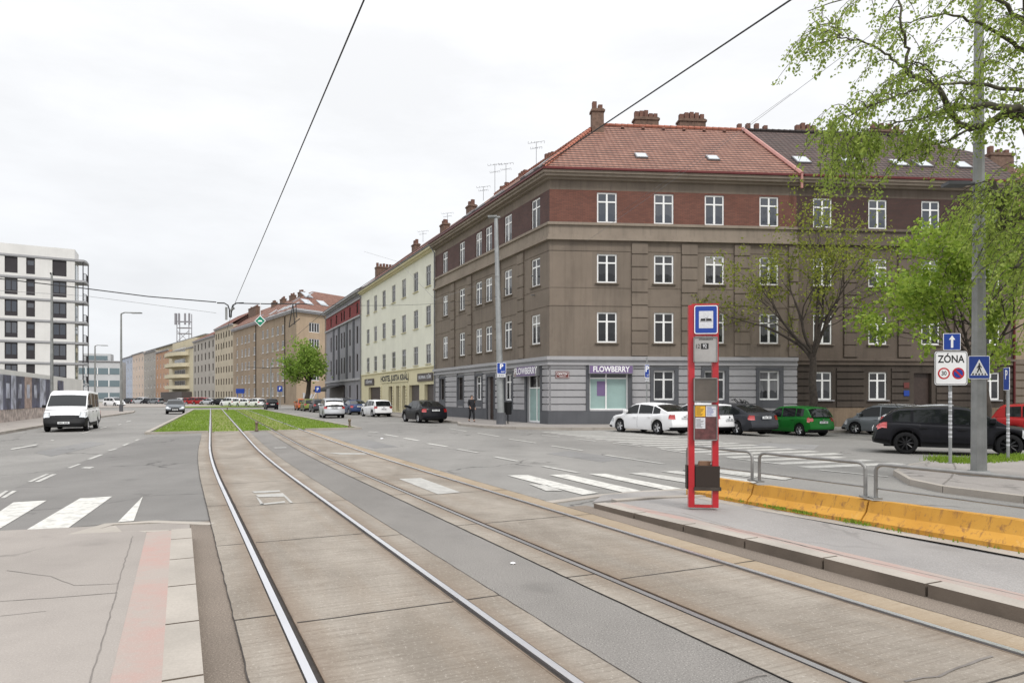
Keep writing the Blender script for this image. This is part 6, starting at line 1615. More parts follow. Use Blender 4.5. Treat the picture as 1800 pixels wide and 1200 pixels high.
mb = MB(); rrect(mb, c + n_ * .012, ex, UPZ, n_, .32, .405, .022, .002); build('blue_field', mb, M['sign_blue'], sg)
mb = MB(); rrect(mb, c + n_ * .014, ex, UPZ, n_, .21, .26, .008, .002); build('white_field', mb, M['notice_white'], sg)
tb = MB(); q = c + n_ * .016
poly2(tb, q, ex, UPZ, n_, [(-.085, -.018), (-.01, -.018), (-.01, .016), (-.075, .016)]); poly2(tb, q, ex, UPZ, n_, [(.0, -.018), (.085, -.018), (.075, .016), (.0, .016)])
poly2(tb, q, ex, UPZ, n_, [(-.02, .02), (.03, .03), (.03, .034), (-.02, .024)]); poly2(tb, q, ex, UPZ, n_, [(-.09, -.03), (.09, -.03), (.09, -.025), (-.09, -.025)]); build('tram_symbol', tb, M['sign_black'], sg)
def panel(z0, z1, mt, nm, x0=.02, x1=.37):
    mb = MB(); mb.obox(O + ex * x0 + UPZ * z0 + n_ * .003, ex * (x1 - x0), n_ * .045, UPZ * (z1 - z0)); p = build(nm, mb, M[mt], st)
    fr = MB(); e_ = .014
    for a, b, c_, d in ((x0, x1, z0, z0 + e_), (x0, x1, z1 - e_, z1), (x0, x0 + e_, z0, z1), (x1 - e_, x1, z0, z1)): fr.obox(O + ex * a + UPZ * c_ + n_ * .048, ex * (b - a), n_ * .012, UPZ * (d - c_))
    build('panel_frame', fr, M['galv_pole'], p); return p
p1 = panel(2.2, 2.585, 'fog_panel', 'route_panel')
def stext(s, x, z, sz, mt, par, b=.0, sx_=1.0): text('lettering', s, sz, M[mt], par, O + ex * x + UPZ * z + n_ * .052, sn, .001, sx_, bold=b)
stext('OTAKAROVA', .2, 2.545, .034, 'sign_black', p1, .0005)
stext('12', .078, 2.44, .09, 'sign_black', p1, .0, .75)
mb = MB(); mb.obox(O + ex * .128 + UPZ * 2.4 + n_ * .049, ex * .11, n_ * .002, UPZ * .085); build('number_box', mb, M['sign_black'], p1); stext('92', .183, 2.442, .08, 'letter', p1, .0, .75)
p2 = panel(1.6, 1.965, 'brown_panel', 'blank_panel'); p3 = panel(1.02, 1.56, 'maroon_panel', 'timetable_panel')
for x0, x1, z0, z1, mt in ((.045, .19, 1.38, 1.545, 'notice_yellow'), (.2, .355, 1.38, 1.545, 'notice_white'), (.045, .19, 1.2, 1.365, 'notice_white')):
    mb = MB(); mb.obox(O + ex * x0 + UPZ * z0 + n_ * .0485, ex * (x1 - x0), n_ * .002, UPZ * (z1 - z0)); nb = build('notice', mb, M[mt], p3)
    mb = MB(); zz = z1 - .025
    while zz > z0 + .015: mb.obox(O + ex * (x0 + .012) + UPZ * zz + n_ * .051, ex * ((x1 - x0 - .024) * rng.uniform(.5, 1)), n_ * .0006, UPZ * .004); zz -= .0125
    build('print_lines', mb, M['sign_blue' if x0 > .1 else 'sign_black'], nb)
bn = empty('bin', O, 'dark brown litter box hung between the legs of the red stop post', 'litter bin')
mb = MB(); a = O + ex * .06 + UPZ * .27 + n_ * .02; mb.obox(a - ex * .01, ex * .36, n_ * -.3, UPZ * .36); build('bin_body', mb, M['brown_panel'] if False else M['brown_frame'], bn)
mb = MB(); mb.obox(a - ex * .03 + n_ * .015 + UPZ * -.01, ex * .4, n_ * -.33, UPZ * .05); build('bin_rim', mb, M['bark'], bn)
mb = MB(); mb.obox(a - ex * .13 + n_ * -.06, ex * .07, n_ * -.2, UPZ * .36); build('bin_flap', mb, M['brown_frame'], bn)
mb = MB(); mb.obox(a + ex * .05 - n_ * .1 + UPZ * .361, ex * .17 , n_ * -.12, Vector((.02, 0, .06))); tag(build('cardboard', mb, M['card']), 'crumpled brown cardboard sticking out of the litter box on the stop post', 'cardboard')
# ------------------------------------------------------------------ yellow barriers with railings
ob = 6.66
def on(Y, o): p = gpt(Y, o); return Vector((p[0], p[1], 0))
def Yat(Y, dist):                     # step along the axis by a length
    s = slope(Y); return Y + dist / math.sqrt(1 + s * s)
LBAR = 2.06; seams = [6.35]
while seams[-1] < 9.2: seams.append(Yat(seams[-1], LBAR))
yy = 6.35; lower = []
while yy > 2.7: yy = Yat(yy, -LBAR); lower.append(yy)
sm_ = sorted(lower + seams); BL = ['yellow concrete barrier partly hidden behind the legs of the red stop post', 'yellow concrete barrier with two weed tufts, second from the stop post', 'long scuffed yellow barrier at the right edge of the photo']
nb = 0; segs_ = list(zip(sm_[:-1], sm_[1:]))[::-1]
prof = [(0, 0), (0, .06), (.10, .16), (.15, .325), (.27, .325), (.32, .16), (.42, .06), (.42, 0)]
for i, (ya, yb) in enumerate(segs_):
    yb = min(yb, 9.55)
    if yb - ya < .3: continue
    mb = MB(); n = 8; g = .012; rings = []
    for k in range(n + 1):
        Y = ya + g + (yb - ya - 2 * g) * k / n; zb_ = tp(*gpt(Y, ob)); row = []
        ch = .02 if k in (0, n) else 0
        for o_, z in prof:
            p = on(Y, ob + o_ + (ch if o_ < .2 else -ch)); p.z = zb_ - .1 * (z == 0) + z - (ch if z > .3 else 0) + rng.uniform(-.004, .004); row.append(p)
        rings.append(row)
    for k in range(n):
        for j in range(len(prof) - 1): mb.face([rings[k][j], rings[k + 1][j], rings[k + 1][j + 1], rings[k][j + 1]])
    for r_ in (rings[0], rings[-1]): mb.face(r_)
    o = build('barrier', mb, M['barrier'], smooth=25)
    if nb == 0: labb = 'yellow concrete barrier nearest the red stop post, partly behind its legs'
    elif nb == 1: labb = 'scuffed yellow concrete barrier carrying the middle railing, weeds along its foot'
    elif nb == 2: labb = 'long yellow concrete barrier at the right edge, with the zone sign behind it'
    elif nb == 3: labb = 'yellow concrete barrier beyond the right edge, continuing the row towards the camera'
    tag(o, labb, 'barrier', 'yellow barriers along the stop platform'); nb += 1
def railing(Ya, Yb, lab):
    rt = empty('railing', on((Ya + Yb) / 2, ob + .21) + Vector((0, 0, .44)), lab, 'railing', 'railings bolted on the yellow barriers')
    zt = .905; zb_ = .455; r = .025
    def P3(Y, z): p = on(Y, ob + .21); p.z = z; return p
    pts = [P3(Ya, zb_), P3(Ya, zt - .09)]
    for a in (30, 60): pts.append(P3(Ya + .1 * (1 - math.cos(R(a))), zt - .09 + .09 * math.sin(R(a))))
    n = 12
    for k in range(n + 1): pts.append(P3(Ya + .1 + (Yb - Ya - .2) * k / n, zt))
    for a in (60, 30): pts.append(P3(Yb - .1 * (1 - math.cos(R(a))), zt - .09 + .09 * math.sin(R(a))))
    pts += [P3(Yb, zt - .09), P3(Yb, zb_)]
    mb = MB(); mb.tube(pts, r, 10); build('frame', mb, M['rail_tube'], rt, smooth=50)
    mb = MB(); mb.tube([P3(Ya + (Yb - Ya) * k / 10, .585) for k in range(11)], .013, 8); build('lower_bar', mb, M['rail_tube'], rt, smooth=50)
    for Y in (Ya, Yb):
        mb = MB(); c = P3(Y, zb_ - .005); mb.box(c.x - .06, c.x + .06, c.y - .06, c.y + .06, c.z - .01, c.z + .012); build('foot_plate', mb, M['galv_pole'], rt)
s1 = 6.35; s2 = Yat(s1, LBAR); s0 = Yat(s1, -LBAR); s3 = Yat(s2, LBAR)
railing(s2 + .07, s3 - .35, 'steel railing farthest from the camera, its left end behind the stop post')
railing(s1 + .07, s2 - .07, 'complete middle steel railing between the two railings cut by post and edge')
railing(s0 - .1, s1 - .07, 'nearest steel railing running out of the right edge, with a worn white patch')
# ------------------------------------------------------------------ lamp posts
def faceted_pole(p, r0, r1, h, n=8): return cyl(p, r0, r1, h, n)
LP = Vector((10.02, 14.9, .12))
lp = empty('lamp_post', LP, 'tall eight sided steel lamp post with the pedestrian crossing sign, standing on the right island', 'lamp post', 'lamp posts')
build('pole', faceted_pole(LP, .155, .07, 12.5), M['galv_pole'], lp)
mb = MB(); mb.lathe([(.42, 0), (.42, .02), (.3, .05), (.22, .07), (.2, .1), (0, .1)], LP, 18); build('base', mb, M['galv_pole'], lp, smooth=40)
lh = P(1712, 322, 14.9); mb = MB(); mb.obox(lh + Vector((-.62, -.14, -.06)), (.46, 0, -.0), (0, .28, 0), (0, 0, .07)); mb.tube([lh + Vector((-.2, 0, -.02)), lh + Vector((.1, 0, .0))], .035, 8); build('luminaire', mb, M['grey_dark'], lp)
for z in (4.2, 7.1): mb = cyl(LP + Vector((0, 0, z)), .16 - z * .006, .16 - z * .006, .05); build('clamp', mb, M['galv'], lp)
# pedestrian crossing sign on it
def sign_root(name, p, lab, cat='road sign', grp=None): return empty(name, p, lab, cat, grp)
def stick_man(mb, c, ex, n, s):       # walking figure
    def q(pts): poly2(mb, c, ex, UPZ, n, [(x * s, z * s) for x, z in pts])
    q([(-.06, .62), (-.06, .78), (.06, .78), (.06, .62)]); q([(-.1, .22), (.08, .22), (.1, .6), (-.08, .6)]); q([(-.1, .24), (-.24, -.14), (-.14, -.16), (.02, .2)]); q([(0, .24), (.14, -.16), (.24, -.14), (.1, .26)])
    q([(-.08, .56), (-.26, .3), (-.2, .26), (-.04, .48)]); q([(.06, .56), (.26, .36), (.22, .3), (.06, .46)])
c = P(1720.5, 645.5, 14.72); ex, ez, n_ = axes((-.05, -1)); rt = sign_root('crossing_sign', c - UPZ * .25, 'blue square pedestrian crossing sign fixed to the lamp post beside the zone sign')
mb = MB(); rrect(mb, c, ex, UPZ, n_, .44, .49, .03, .012); pb = build('plate', mb, M['letter'], rt)
mb = MB(); rrect(mb, c + n_ * .012, ex, UPZ, n_, .415, .465, .02, .002); build('blue_field', mb, M['sign_blue'], pb)
mb = MB(); poly2(mb, c + n_ * .015, ex, UPZ, n_, [(-.18, -.17), (.18, -.17), (0, .17)]); build('triangle', mb, M['letter'], pb)
mb = MB(); stick_man(mb, c + n_ * .018 - UPZ * .08, ex, n_, .22)
for k in range(5): x = -.13 + k * .065; poly2(mb, c + n_ * .018, ex, UPZ, n_, [(x - .02, -.165), (x + .012, -.165), (x + .02 - k * .006, -.125), (x - .01 - k * .002, -.125)])
build('walking_figure', mb, M['sign_black'], pb)
# zone sign post
zp = Vector((11.05, 17.5, .12)); rt = empty('sign_post', zp, 'stickered steel post standing in grass left of the lamp post, carrying two signs', 'sign post', 'sign posts')
mb = cyl(zp, .038, .038, 3.25, 12); build('tube', mb, M['galv'], rt)
for k in range(11): z = .65 + k * .11 + rng.uniform(-.02, .02); mb = MB(); mb.tube([zp + UPZ * z, zp + UPZ * (z + rng.uniform(.03, .07))], .0395, 12); build('sticker', mb, M['notice_white'], rt)
c = P(1671, 647, 17.4); ex, ez, n_ = axes((-.1, -1)); rt = sign_root('zone_sign', c - UPZ * .43, 'large white ZÓNA sign with a 30 limit and a no stopping disc')
mb = MB(); rrect(mb, c, ex, UPZ, n_, .8, .87, .07, .015); pb = build('plate', mb, M['sign_black'], rt)
mb = MB(); rrect(mb, c + n_ * .015, ex, UPZ, n_, .775, .845, .06, .002); build('edge', mb, M['letter'], pb); mb = MB(); rrect(mb, c + n_ * .017, ex, UPZ, n_, .74, .81, .05, .002); build('border_line', mb, M['sign_black'], pb)
mb = MB(); rrect(mb, c + n_ * .019, ex, UPZ, n_, .715, .785, .045, .002); build('white_field', mb, M['letter'], pb)
text('lettering', 'ZÓNA', .26, M['sign_black'], pb, c + n_ * .022 + UPZ * .22, (n_.x, n_.y), .001, .82, bold=.006)
def disc(mb, c, n, r, t=.002, k=28):
    ex = Vector((-n.y, n.x, 0)); poly2(mb, c, ex, UPZ, n, [(r * math.cos(2 * math.pi * i / k), r * math.sin(2 * math.pi * i / k)) for i in range(k)], t)
for dx, kind in ((-.17, 'speed_disc'), (.17, 'no_stopping_disc')):
    cc = c + ex * dx + n_ * .022 - UPZ * .13; mb = MB(); disc(mb, cc, n_, .145); dd = build(kind, mb, M['sign_red'], pb)
    mb = MB(); disc(mb, cc + n_ * .002, n_, .108); build('disc_field', mb, M['letter'] if dx < 0 else M['sign_blue'], dd)
    if dx < 0: text('lettering', '30', .15, M['sign_black'], dd, cc + n_ * .005, (n_.x, n_.y), .001, .85, bold=.003)
    else: mb = MB(); poly2(mb, cc + n_ * .004, ex, UPZ, n_, [(-.095, .065), (-.065, .095), (.095, -.065), (.065, -.095)]); build('slash', mb, M['sign_red'], dd)
c = P(1673, 600.5, 17.4); rt = sign_root('one_way_sign', c - UPZ * .21, 'small blue sign with a white upward arrow above the zone sign')
mb = MB(); rrect(mb, c, ex, UPZ, n_, .41, .42, .02, .012); pb = build('plate', mb, M['letter'], rt); mb = MB(); rrect(mb, c + n_ * .012, ex, UPZ, n_, .385, .395, .015, .002); build('blue_field', mb, M['sign_blue'], pb)
mb = MB(); poly2(mb, c + n_ * .015, ex, UPZ, n_, [(-.028, -.15), (.028, -.15), (.028, .05), (.075, .05), (0, .16), (-.075, .05), (-.028, .05)]); build('arrow', mb, M['letter'], pb)
# right-hand post with edge-on sign
zp = Vector((13.15, 18.4, .12)); rt = empty('sign_post', zp, 'stickered steel post at the right edge, right of the lamp post, sign seen edge-on', 'sign post', 'sign posts')
build('tube', cyl(zp, .036, .036, 2.45, 12), M['galv'], rt); 
for k in range(8): z = .35 + k * .12 + rng.uniform(-.03, .03); mb = MB(); mb.tube([zp + UPZ * z, zp + UPZ * (z + rng.uniform(.03, .07))], .0375, 12); build('sticker', mb, M['notice_white'], rt)
c = zp + Vector((-.02, -.06, 2.15)); ex, ez, n_ = axes((-.93, .3)); c = c + n_ * .045; rt = sign_root('parking_sign', c - UPZ * .3, 'blue parking sign seen almost edge-on at the right edge')
mb = MB(); rrect(mb, c, ex, UPZ, n_, .42, .6, .03, .012); pb = build('plate', mb, M['letter'], rt); mb = MB(); rrect(mb, c + n_ * .012, ex, UPZ, n_, .395, .575, .02, .002); build('blue_field', mb, M['sign_blue'], pb); text('lettering', 'P', .34, M['letter'], pb, c + n_ * .016 + UPZ * .1, (n_.x, n_.y), .001, 1, bold=.01)
# corner mast with parking sign
cp = Vector((-.66, 42.0, .14)); lp = empty('lamp_post', cp, 'pale grey steel mast at the kerb before the corner house, parking sign on it', 'lamp post', 'lamp posts')
tp_ = P(872, 384, 42.0); mb = MB(); mb.tube([cp, cp.lerp(tp_, .45), tp_], [.22, .18, .12], 14); build('pole', mb, M['galv'], lp, smooth=50)
mb = MB(); mb.tube([tp_ + Vector((-.45, 0, .05)), tp_ + Vector((.25, 0, .08))], .06, 8); mb.obox(tp_ + Vector((-.5, -.15, .05)), (.55, 0, .02), (0, .3, 0), (0, 0, .1)); build('luminaire', mb, M['galv_pole'], lp)
mb = cyl(cp, .3, .27, .7, 14); build('base_sleeve', mb, M['grey_dark'], lp)
for z in (3.4, 6.2, 9.0): build('clamp', cyl(cp.lerp(tp_, z / 12.6) - UPZ * .0, .23 - z * .008, .23 - z * .008, .06), M['galv_pole'], lp)
def parking(c, n2, w_, h_, lab, extra=True, small=False):
    ex, ez, n = axes(n2); rt = sign_root('parking_sign', c - UPZ * h_ / 2, lab)
    mb = MB(); rrect(mb, c, ex, UPZ, n, w_, h_, .05, .02); pb = build('plate', mb, M['letter'], rt); mb = MB(); rrect(mb, c + n * .02, ex, UPZ, n, w_ * .92, h_ * .94, .04, .003); build('blue_field', mb, M['sign_blue'], pb)
    text('lettering', 'P', h_ * .62, M['letter'], pb, c + n * .026 + UPZ * h_ * .14, (n.x, n.y), .001, 1, bold=.015)
    mb = MB()
    for x0, x1, z0, z1 in ((-.02, .16, -.36, -.33), (-.02, .0, -.36, -.22), (.14, .16, -.36, -.22), (.02, .12, -.29, -.27)): poly2(mb, c + n * .026, ex, UPZ, n, [(x0 * w_ * 2, z0 * h_), (x1 * w_ * 2, z0 * h_), (x1 * w_ * 2, z1 * h_), (x0 * w_ * 2, z1 * h_)])
    build('meter_symbol', mb, M['letter'], pb)
    if extra:
        c2 = c - UPZ * (h_ / 2 + .11); mb = MB(); rrect(mb, c2, ex, UPZ, n, w_ * .92, .2, .02, .015); eb = build('supplementary_plate', mb, M['notice_white'], rt)
        text('lettering', '8-18 h', .12, M['sign_black'], eb, c2 + n * .018, (n.x, n.y), .001)
parking(P(881.5, 647, 41.65), (-.1, -1), .56, .66, 'blue parking sign with small plate on the corner mast')
pc = Vector((7.9, 41.6, 0)); pc = Vector(((1137 - 900) / F * 41.3, 41.3, .14)); rt = empty('sign_post', pc, 'slim steel post standing by the grey wall right of the frosted shop window', 'sign post', 'sign posts'); build('tube', cyl(pc, .04, .04, 4.0, 8), M['galv'], rt)
parking(P(1137, 652, 41.2), (.4, -1), .3, .78, 'narrow blue parking sign right of the frosted shop window')
mb = MB(); bp = Vector((-.25, 42.6, .14)); mb.lathe([(.02, .55), (.22, .58), (.25, 1.25), (.27, 1.3), (.24, 1.36), (0, 1.36)], bp, 14); mb.tube([bp, bp + UPZ * .6], .04, 6); tag(build('litter_bin', mb, M['black']), 'black litter bin right behind the corner mast', 'litter bin')
# far masts
def far_mast(x, ybase, ytop, Y, r, lab, arm=1.0):
    b = Vector(((x - 900) / F * Y, Y, .1)); h = HC + (HY - ytop) * Y / F; rt = empty('lamp_post', b, lab, 'lamp post', 'lamp posts')
    build('pole', cyl(b, r, r * .55, h, 8), M['galv_pole'], rt); mb = MB(); mb.tube([b + UPZ * h, b + Vector((arm * .4, 0, h + .15)), b + Vector((arm * 2.0, 0, h + .1))], .07, 6); mb.obox(b + Vector((arm * 1.2, -.2, h + .03)), (arm * 1.1, 0, 0), (0, .4, 0), (0, 0, .12)); build('luminaire', mb, M['galv_pole'], rt)
    build('base', cyl(b, r * 1.3, r * 1.25, .8, 10), M['grey_dark'], rt)
far_mast(213, 722, 553, 78.8, .16, 'grey lamp post on the kerb tip left of the oncoming crossover')
far_mast(167, 715, 609, 128, .2, 'thin lamp post farther back, before the grey offices')
far_mast(91, 735, 486, 48, .12, 'pale lamp post in front of the apartment block behind the van', .0)
far_mast(476, 715, 640, 112, .16, 'short grey post before the tan tenement, near the black hatchback', .3)
for x, y, Y, nm, lab in ((492, 683, 108, 'parking_sign', 'small blue parking sign on a post before the tan tenement'), (558.5, 684, 96, 'parking_sign', 'round topped blue sign right of the leafy street tree')):
    c = P(x, y, Y); ex, ez, n = axes((.3, -1)); rt = empty(nm, Vector((c.x, c.y, .1)), lab, 'road sign'); build('tube', cyl((c.x, c.y + .06, .1), .05, .05, c.z, 6), M['galv'], rt); mb = MB(); rrect(mb, c, ex, UPZ, n, .75, .9, .1, .03); pb = build('plate', mb, M['sign_blue'], rt); text('lettering', 'P', .6, M['letter'], pb, c + n * .035, (n.x, n.y), .002, 1, bold=.02)
c = P(422, 687, 150); mb = MB(); mb.box(c.x - .9, c.x + .9, c.y, c.y + .2, c.z - .5, c.z + .5); mb.tube([(c.x - .6, c.y + .1, 0), (c.x - .6, c.y + .1, c.z)], .06, 6); mb.tube([(c.x + .6, c.y + .1, 0), (c.x + .6, c.y + .1, c.z)], .06, 6); tag(build('billboard', mb, M['sign_blue']), 'small blue billboard on two posts before the pale yellow house', 'billboard')
# little bollards in the median
for x, y, lab in ((451, 757, 'short brown marker stub at the front edge of the lawn between the rails'), (614.5, 751, 'short dark bollard on the right tip of the lawn kerb'), (399.5, 722, 'tiny marker post at the far end of the lawn')):
    g = G(x, y, .05); mb = MB(); mb.lathe([(.09, 0), (.09, .1), (.06, .12), (.06, .34), (.085, .36), (.085, .44), (.05, .48), (0, .48)], g, 12); tag(build('bollard', mb, M['rail_lip'], smooth=40), lab, 'bollard', 'small bollards round the lawn')
# litter
for x, y, r, lab in ((902, 988, .022, 'crumpled white paper on the asphalt strip between the tracks'), (671, 770.5, .05, 'white scrap lying on the main street carriageway')):
    g = G(x, y, .03); mb = MB(); k = [(0, 0), (r, r * .1), (r * 1.2, r * .5), (r * .7, r * .9), (0, r)]; mb.lathe(k, (g.x, g.y, .014), 7)
    mb.v = [(a + rng.uniform(-r, r) * .35, b + rng.uniform(-r, r) * .35, max(.013, c_ + rng.uniform(-r, r) * .2)) for a, b, c_ in mb.v]; tag(build('paper_scrap', mb, M['letter']), lab, 'litter')
# ------------------------------------------------------------------ overhead wires
def sag(a, b, s, n=24): a, b = Vector(a), Vector(b); return [a.lerp(b, i / n) - UPZ * (s * 4 * (i / n) * (1 - i / n)) for i in range(n + 1)]
def wire(name, pts, r, lab, cat='wire', grp=None, n=5, mt='wire'): mb = MB(); mb.tube(pts, r, n); return tag(build(name, mb, M[mt]), lab, cat, grp)
def ctr(Y, off, z): p = gpt(Y, off); return Vector((p[0], p[1], z))
def cw(pA, pB, z, off):               # straight span over the junction, then along the track
    a = P(pA[0], pA[1], (z - HC) * F / (HY - pA[1])); b = P(pB[0], pB[1], (z - HC) * F / (HY - pB[1])); d = (b - a) / (b.y - a.y)
    pts = [a + d * (Y - a.y) for Y in (-6, 2, 10, 18, 27.7)]; s = pts[-1].x - ctr(27.7, off, z).x
    return pts + [ctr(Y, off, z) + Vector((s * (1 - min(1, (Y - 27.7) / 50)), 0, 0)) for Y in (40, 55, 78, 100, 120)]
wire('contact_wire', cw((640, 0), (410, 540), 5.36, 0), .0085, 'tram contact wire over the left track, falling from the top edge to the lawn', 'wire', 'tram contact wires')
wire('contact_wire', cw((1390, 0), (1053, 225), 5.2, 3.05), .0085, 'tram contact wire over the right track, crossing before the corner house roof', 'wire', 'tram contact wires')
w0, w1 = P(-200, 470, 30), P(395, 533, 28.8); w2 = P(540, 534, 28.8); w3 = cp.lerp(tp_, .62)
sw_ = [P(x, y, 28.8) for x, y in ((-300, 448), (0, 490), (150, 507), (260, 521), (380, 531))]
wire('span_wire', sw_, .022, 'thick dark span cable sloping in from the left edge to the tram wire hanger', 'wire')
wire('span_wire', [P(420, 533, 28.8), P(470, 534, 28.8), P(540, 534, 28.8)], .022, 'short span cable between the two tram wire hangers', 'wire')
wire('span_wire', sag(P(540, 534, 28.8), w3, .25, 10), .008, 'thin span cable from the right tram wire hanger to the corner mast', 'wire')
wire('span_wire', [P(-300, 492, 40), P(150, 520, 45), P(380, 550, 52)], .012, 'thin pale cable below the thick span cable on the left', 'wire', mt='zinc')
hg = empty('wire_hanger', P(405, 545, 28.8), 'forked tram wire hanger over the left track above the lawn', 'wire hanger', 'tram wire hangers')
mb = MB(); c = P(405, 545, 28.8)
for s_ in (-1, 1): mb.tube([c + Vector((s_ * .55, 0, .3)), c + Vector((s_ * .25, 0, .29)), c + Vector((s_ * .1, 0, .2)), c + Vector((s_ * .04, 0, .02)), c + Vector((s_ * .03, 0, -.3))], .028, 6)
build('fork', mb, M['wire'], hg, smooth=60); mb = MB(); mb.tube([c + Vector((-.17, 0, .12)), c + Vector((-.17, 0, -.4))], .05, 8); mb.tube([c + Vector((.0, 0, -.02)), c + Vector((.16, 0, .1))], .05, 6); build('insulator', mb, M['galv_pole'], hg)
hg = empty('wire_hanger', P(530, 555, 28.8), 'triangular tram wire hanger over the right track', 'wire hanger', 'tram wire hangers')
mb = MB(); q = lambda x, y: P(x, y, 28.8); mb.tube([q(515, 534), q(508, 575)], .02, 5); mb.tube([q(515, 534), q(518, 570)], .02, 5); mb.tube([q(508, 575), q(527, 560)], .018, 5); mb.tube([q(520, 534), q(522, 558)], .02, 5); build('links', mb, M['wire'], hg)
gc = P(457.5, 564, 28.7); ex, ez, n = axes((0, -1)); rt = empty('diamond_sign', gc, 'green diamond signal board with white edge hanging on the span cable', 'sign'); s45 = (ex + UPZ).normalized(), (UPZ - ex).normalized()
def tilt(mb, c, s, t): mb.face([c + ex * s + n * t, c + UPZ * s + n * t, c - ex * s + n * t, c - UPZ * s + n * t]); [mb.face([c + a * s + n * t, c + b * s + n * t, c + b * s, c + a * s]) for a, b in ((ex, UPZ), (UPZ, -ex), (-ex, -UPZ), (-UPZ, ex))]
mb = MB(); tilt(mb, gc, .235, .02); pb = build('plate', mb, M['letter'], rt); mb = MB(); tilt(mb, gc + n * .02, .2, .003); build('green_field', mb, M['sign_green'], pb)
mb = MB(); poly2(mb, gc + n * .025, ex, UPZ, n, [(-.1, -.03), (.1, -.03), (.06, .03), (-.06, .03)]); mb.tube([gc + UPZ * .23, gc + UPZ * .75], .012, 5); build('symbol', mb, M['letter'], pb)
wire('guy_wire', [P(1620, -5, 15), P(1330, 212, 26), P(1190, 312, 33), P(1030, 425, 41)], .007, 'thin pale cable slanting across the corner house front', 'wire', mt='zinc')
wire('guy_wire', [P(1390, 165, 24), P(1320, 215, 30), P(1080, 380, 41.5)], .006, 'fine guy wire before the dark roof, meeting the brick storey', 'wire', mt='zinc')
wire('feeder_cable', [P(640, 442, 70), P(700, 460, 60), P(765, 527, 50), P(873, 490, 42)], .01, 'thin cable crossing the cream house front to the corner mast', 'wire', mt='zinc')
wire('street_cable', sag((-45, 118, 6.8), (-24, 118, 7.2), .3, 8), .05, 'span cable across the far end of the lawn before the tan tenement', 'wire')
# ------------------------------------------------------------------ walking person
def skin_mesh(name, joints, edges, mat_, parent, M_, sub=2, root=0):
    me = bpy.data.meshes.new(name); me.from_pydata([j[0] for j in joints], edges, []); o = bpy.data.objects.new(name, me); sc.collection.objects.link(o)
    m1 = o.modifiers.new('skin', 'SKIN'); m1.use_smooth_shade = True
    for i, j in enumerate(joints):
        v = me.skin_vertices[0].data[i]; v.radius = j[1] if isinstance(j[1], tuple) else (j[1], j[1]); v.use_root = (i == root)
    m2 = o.modifiers.new('sub', 'SUBSURF'); m2.levels = sub; m2.render_levels = sub
    dg = bpy.context.evaluated_depsgraph_get(); m_ = bpy.data.meshes.new_from_object(o.evaluated_get(dg)); bpy.data.objects.remove(o); m_.name = name
    m_.materials.clear(); m_.materials.append(mat_); m_.polygons.foreach_set('use_smooth', [True] * len(m_.polygons))
    return inst(m_, name, parent, M_)
pg = G(829, 741, .14); PM = yawm(.45, -.9, pg)
pr = empty('person', PM, 'person in a dark jacket and dark trousers walking along the pavement by the corner house', 'person')
# X forward, Y left
J = [((0, 0, .95), (.11, .14)), ((0, 0, 1.15), (.10, .13)), ((0, 0, 1.36), (.11, .16)), ((.01, 0, 1.5), .05), ((.03, 0, 1.62), (.085, .075)), ((.035, 0, 1.72), .07),
     ((0, .18, 1.42), .055), ((-.06, .23, 1.16), .042), ((.06, .22, .94), .034), ((.10, .21, .87), .032), ((0, -.18, 1.42), .055), ((.0, -.24, 1.16), .042), ((.16, -.2, 1.0), .034), ((.21, -.18, .94), .032),
     ((0, .09, .88), .085), ((.12, .10, .5), .062), ((.16, .10, .10), .042), ((.27, .11, .05), .035), ((0, -.09, .88), .085), ((.0, -.10, .5), .062), ((-.2, -.10, .14), .042), ((-.11, -.11, .05), .035)]
E = [(0, 1), (1, 2), (2, 3), (3, 4), (4, 5), (2, 6), (6, 7), (7, 8), (8, 9), (2, 10), (10, 11), (11, 12), (12, 13), (0, 14), (14, 15), (15, 16), (16, 17), (0, 18), (18, 19), (19, 20), (20, 21)]
hands = []
for hi_, y0 in ((9, .21), (13, -.18)):
    b = Vector(J[hi_][0])
    for k, (dy, ln_) in enumerate(((-.03, .075), (-.01, .085), (.01, .08), (.03, .065))):
        J.append(((b.x + .03, b.y + dy, b.z - .035), .010)); E.append((hi_, len(J) - 1)); J.append(((b.x + .035, b.y + dy, b.z - .035 - ln_ * .6), .009)); E.append((len(J) - 2, len(J) - 1))
    J.append(((b.x + .055, b.y, b.z - .02), .010)); E.append((hi_, len(J) - 1)); J.append(((b.x + .075, b.y, b.z - .055), .009)); E.append((len(J) - 2, len(J) - 1))
J.append(((.12, 0, 1.635), .018)); E.append((4, len(J) - 1))
skin_mesh('body', J, E, M['skin'], pr, PM, 1)
JJ = [(J[i][0], tuple(q * 1.22 + .012 for q in (J[i][1] if isinstance(J[i][1], tuple) else (J[i][1],) * 2))) for i in (0, 1, 2, 3, 6, 7, 8, 10, 11, 12)]
JJ[3] = ((.01, 0, 1.49), .075); skin_mesh('jacket', JJ + [((0, 0, .84), (.15, .18))], [(0, 1), (1, 2), (2, 3), (2, 4), (4, 5), (5, 6), (2, 7), (7, 8), (8, 9), (0, 10)], M['cloth_dark'], pr, PM, 2)
JT = [((0, 0, .95), (.13, .16)), ((0, .09, .86), .1), ((.12, .10, .5), .08), ((.15, .10, .12), .062), ((0, -.09, .86), .1), ((.0, -.10, .5), .08), ((-.18, -.10, .17), .062)]
skin_mesh('trousers', JT, [(0, 1), (1, 2), (2, 3), (0, 4), (4, 5), (5, 6)], M['cloth_trouser'], pr, PM, 2)
for a, b in (((.13, .10, .05), (.32, .11, .03)), ((-.24, -.10, .09), (-.07, -.11, .03))): skin_mesh('shoe', [(a, .05), (b, .035)], [(0, 1)], M['black'], pr, PM, 2)
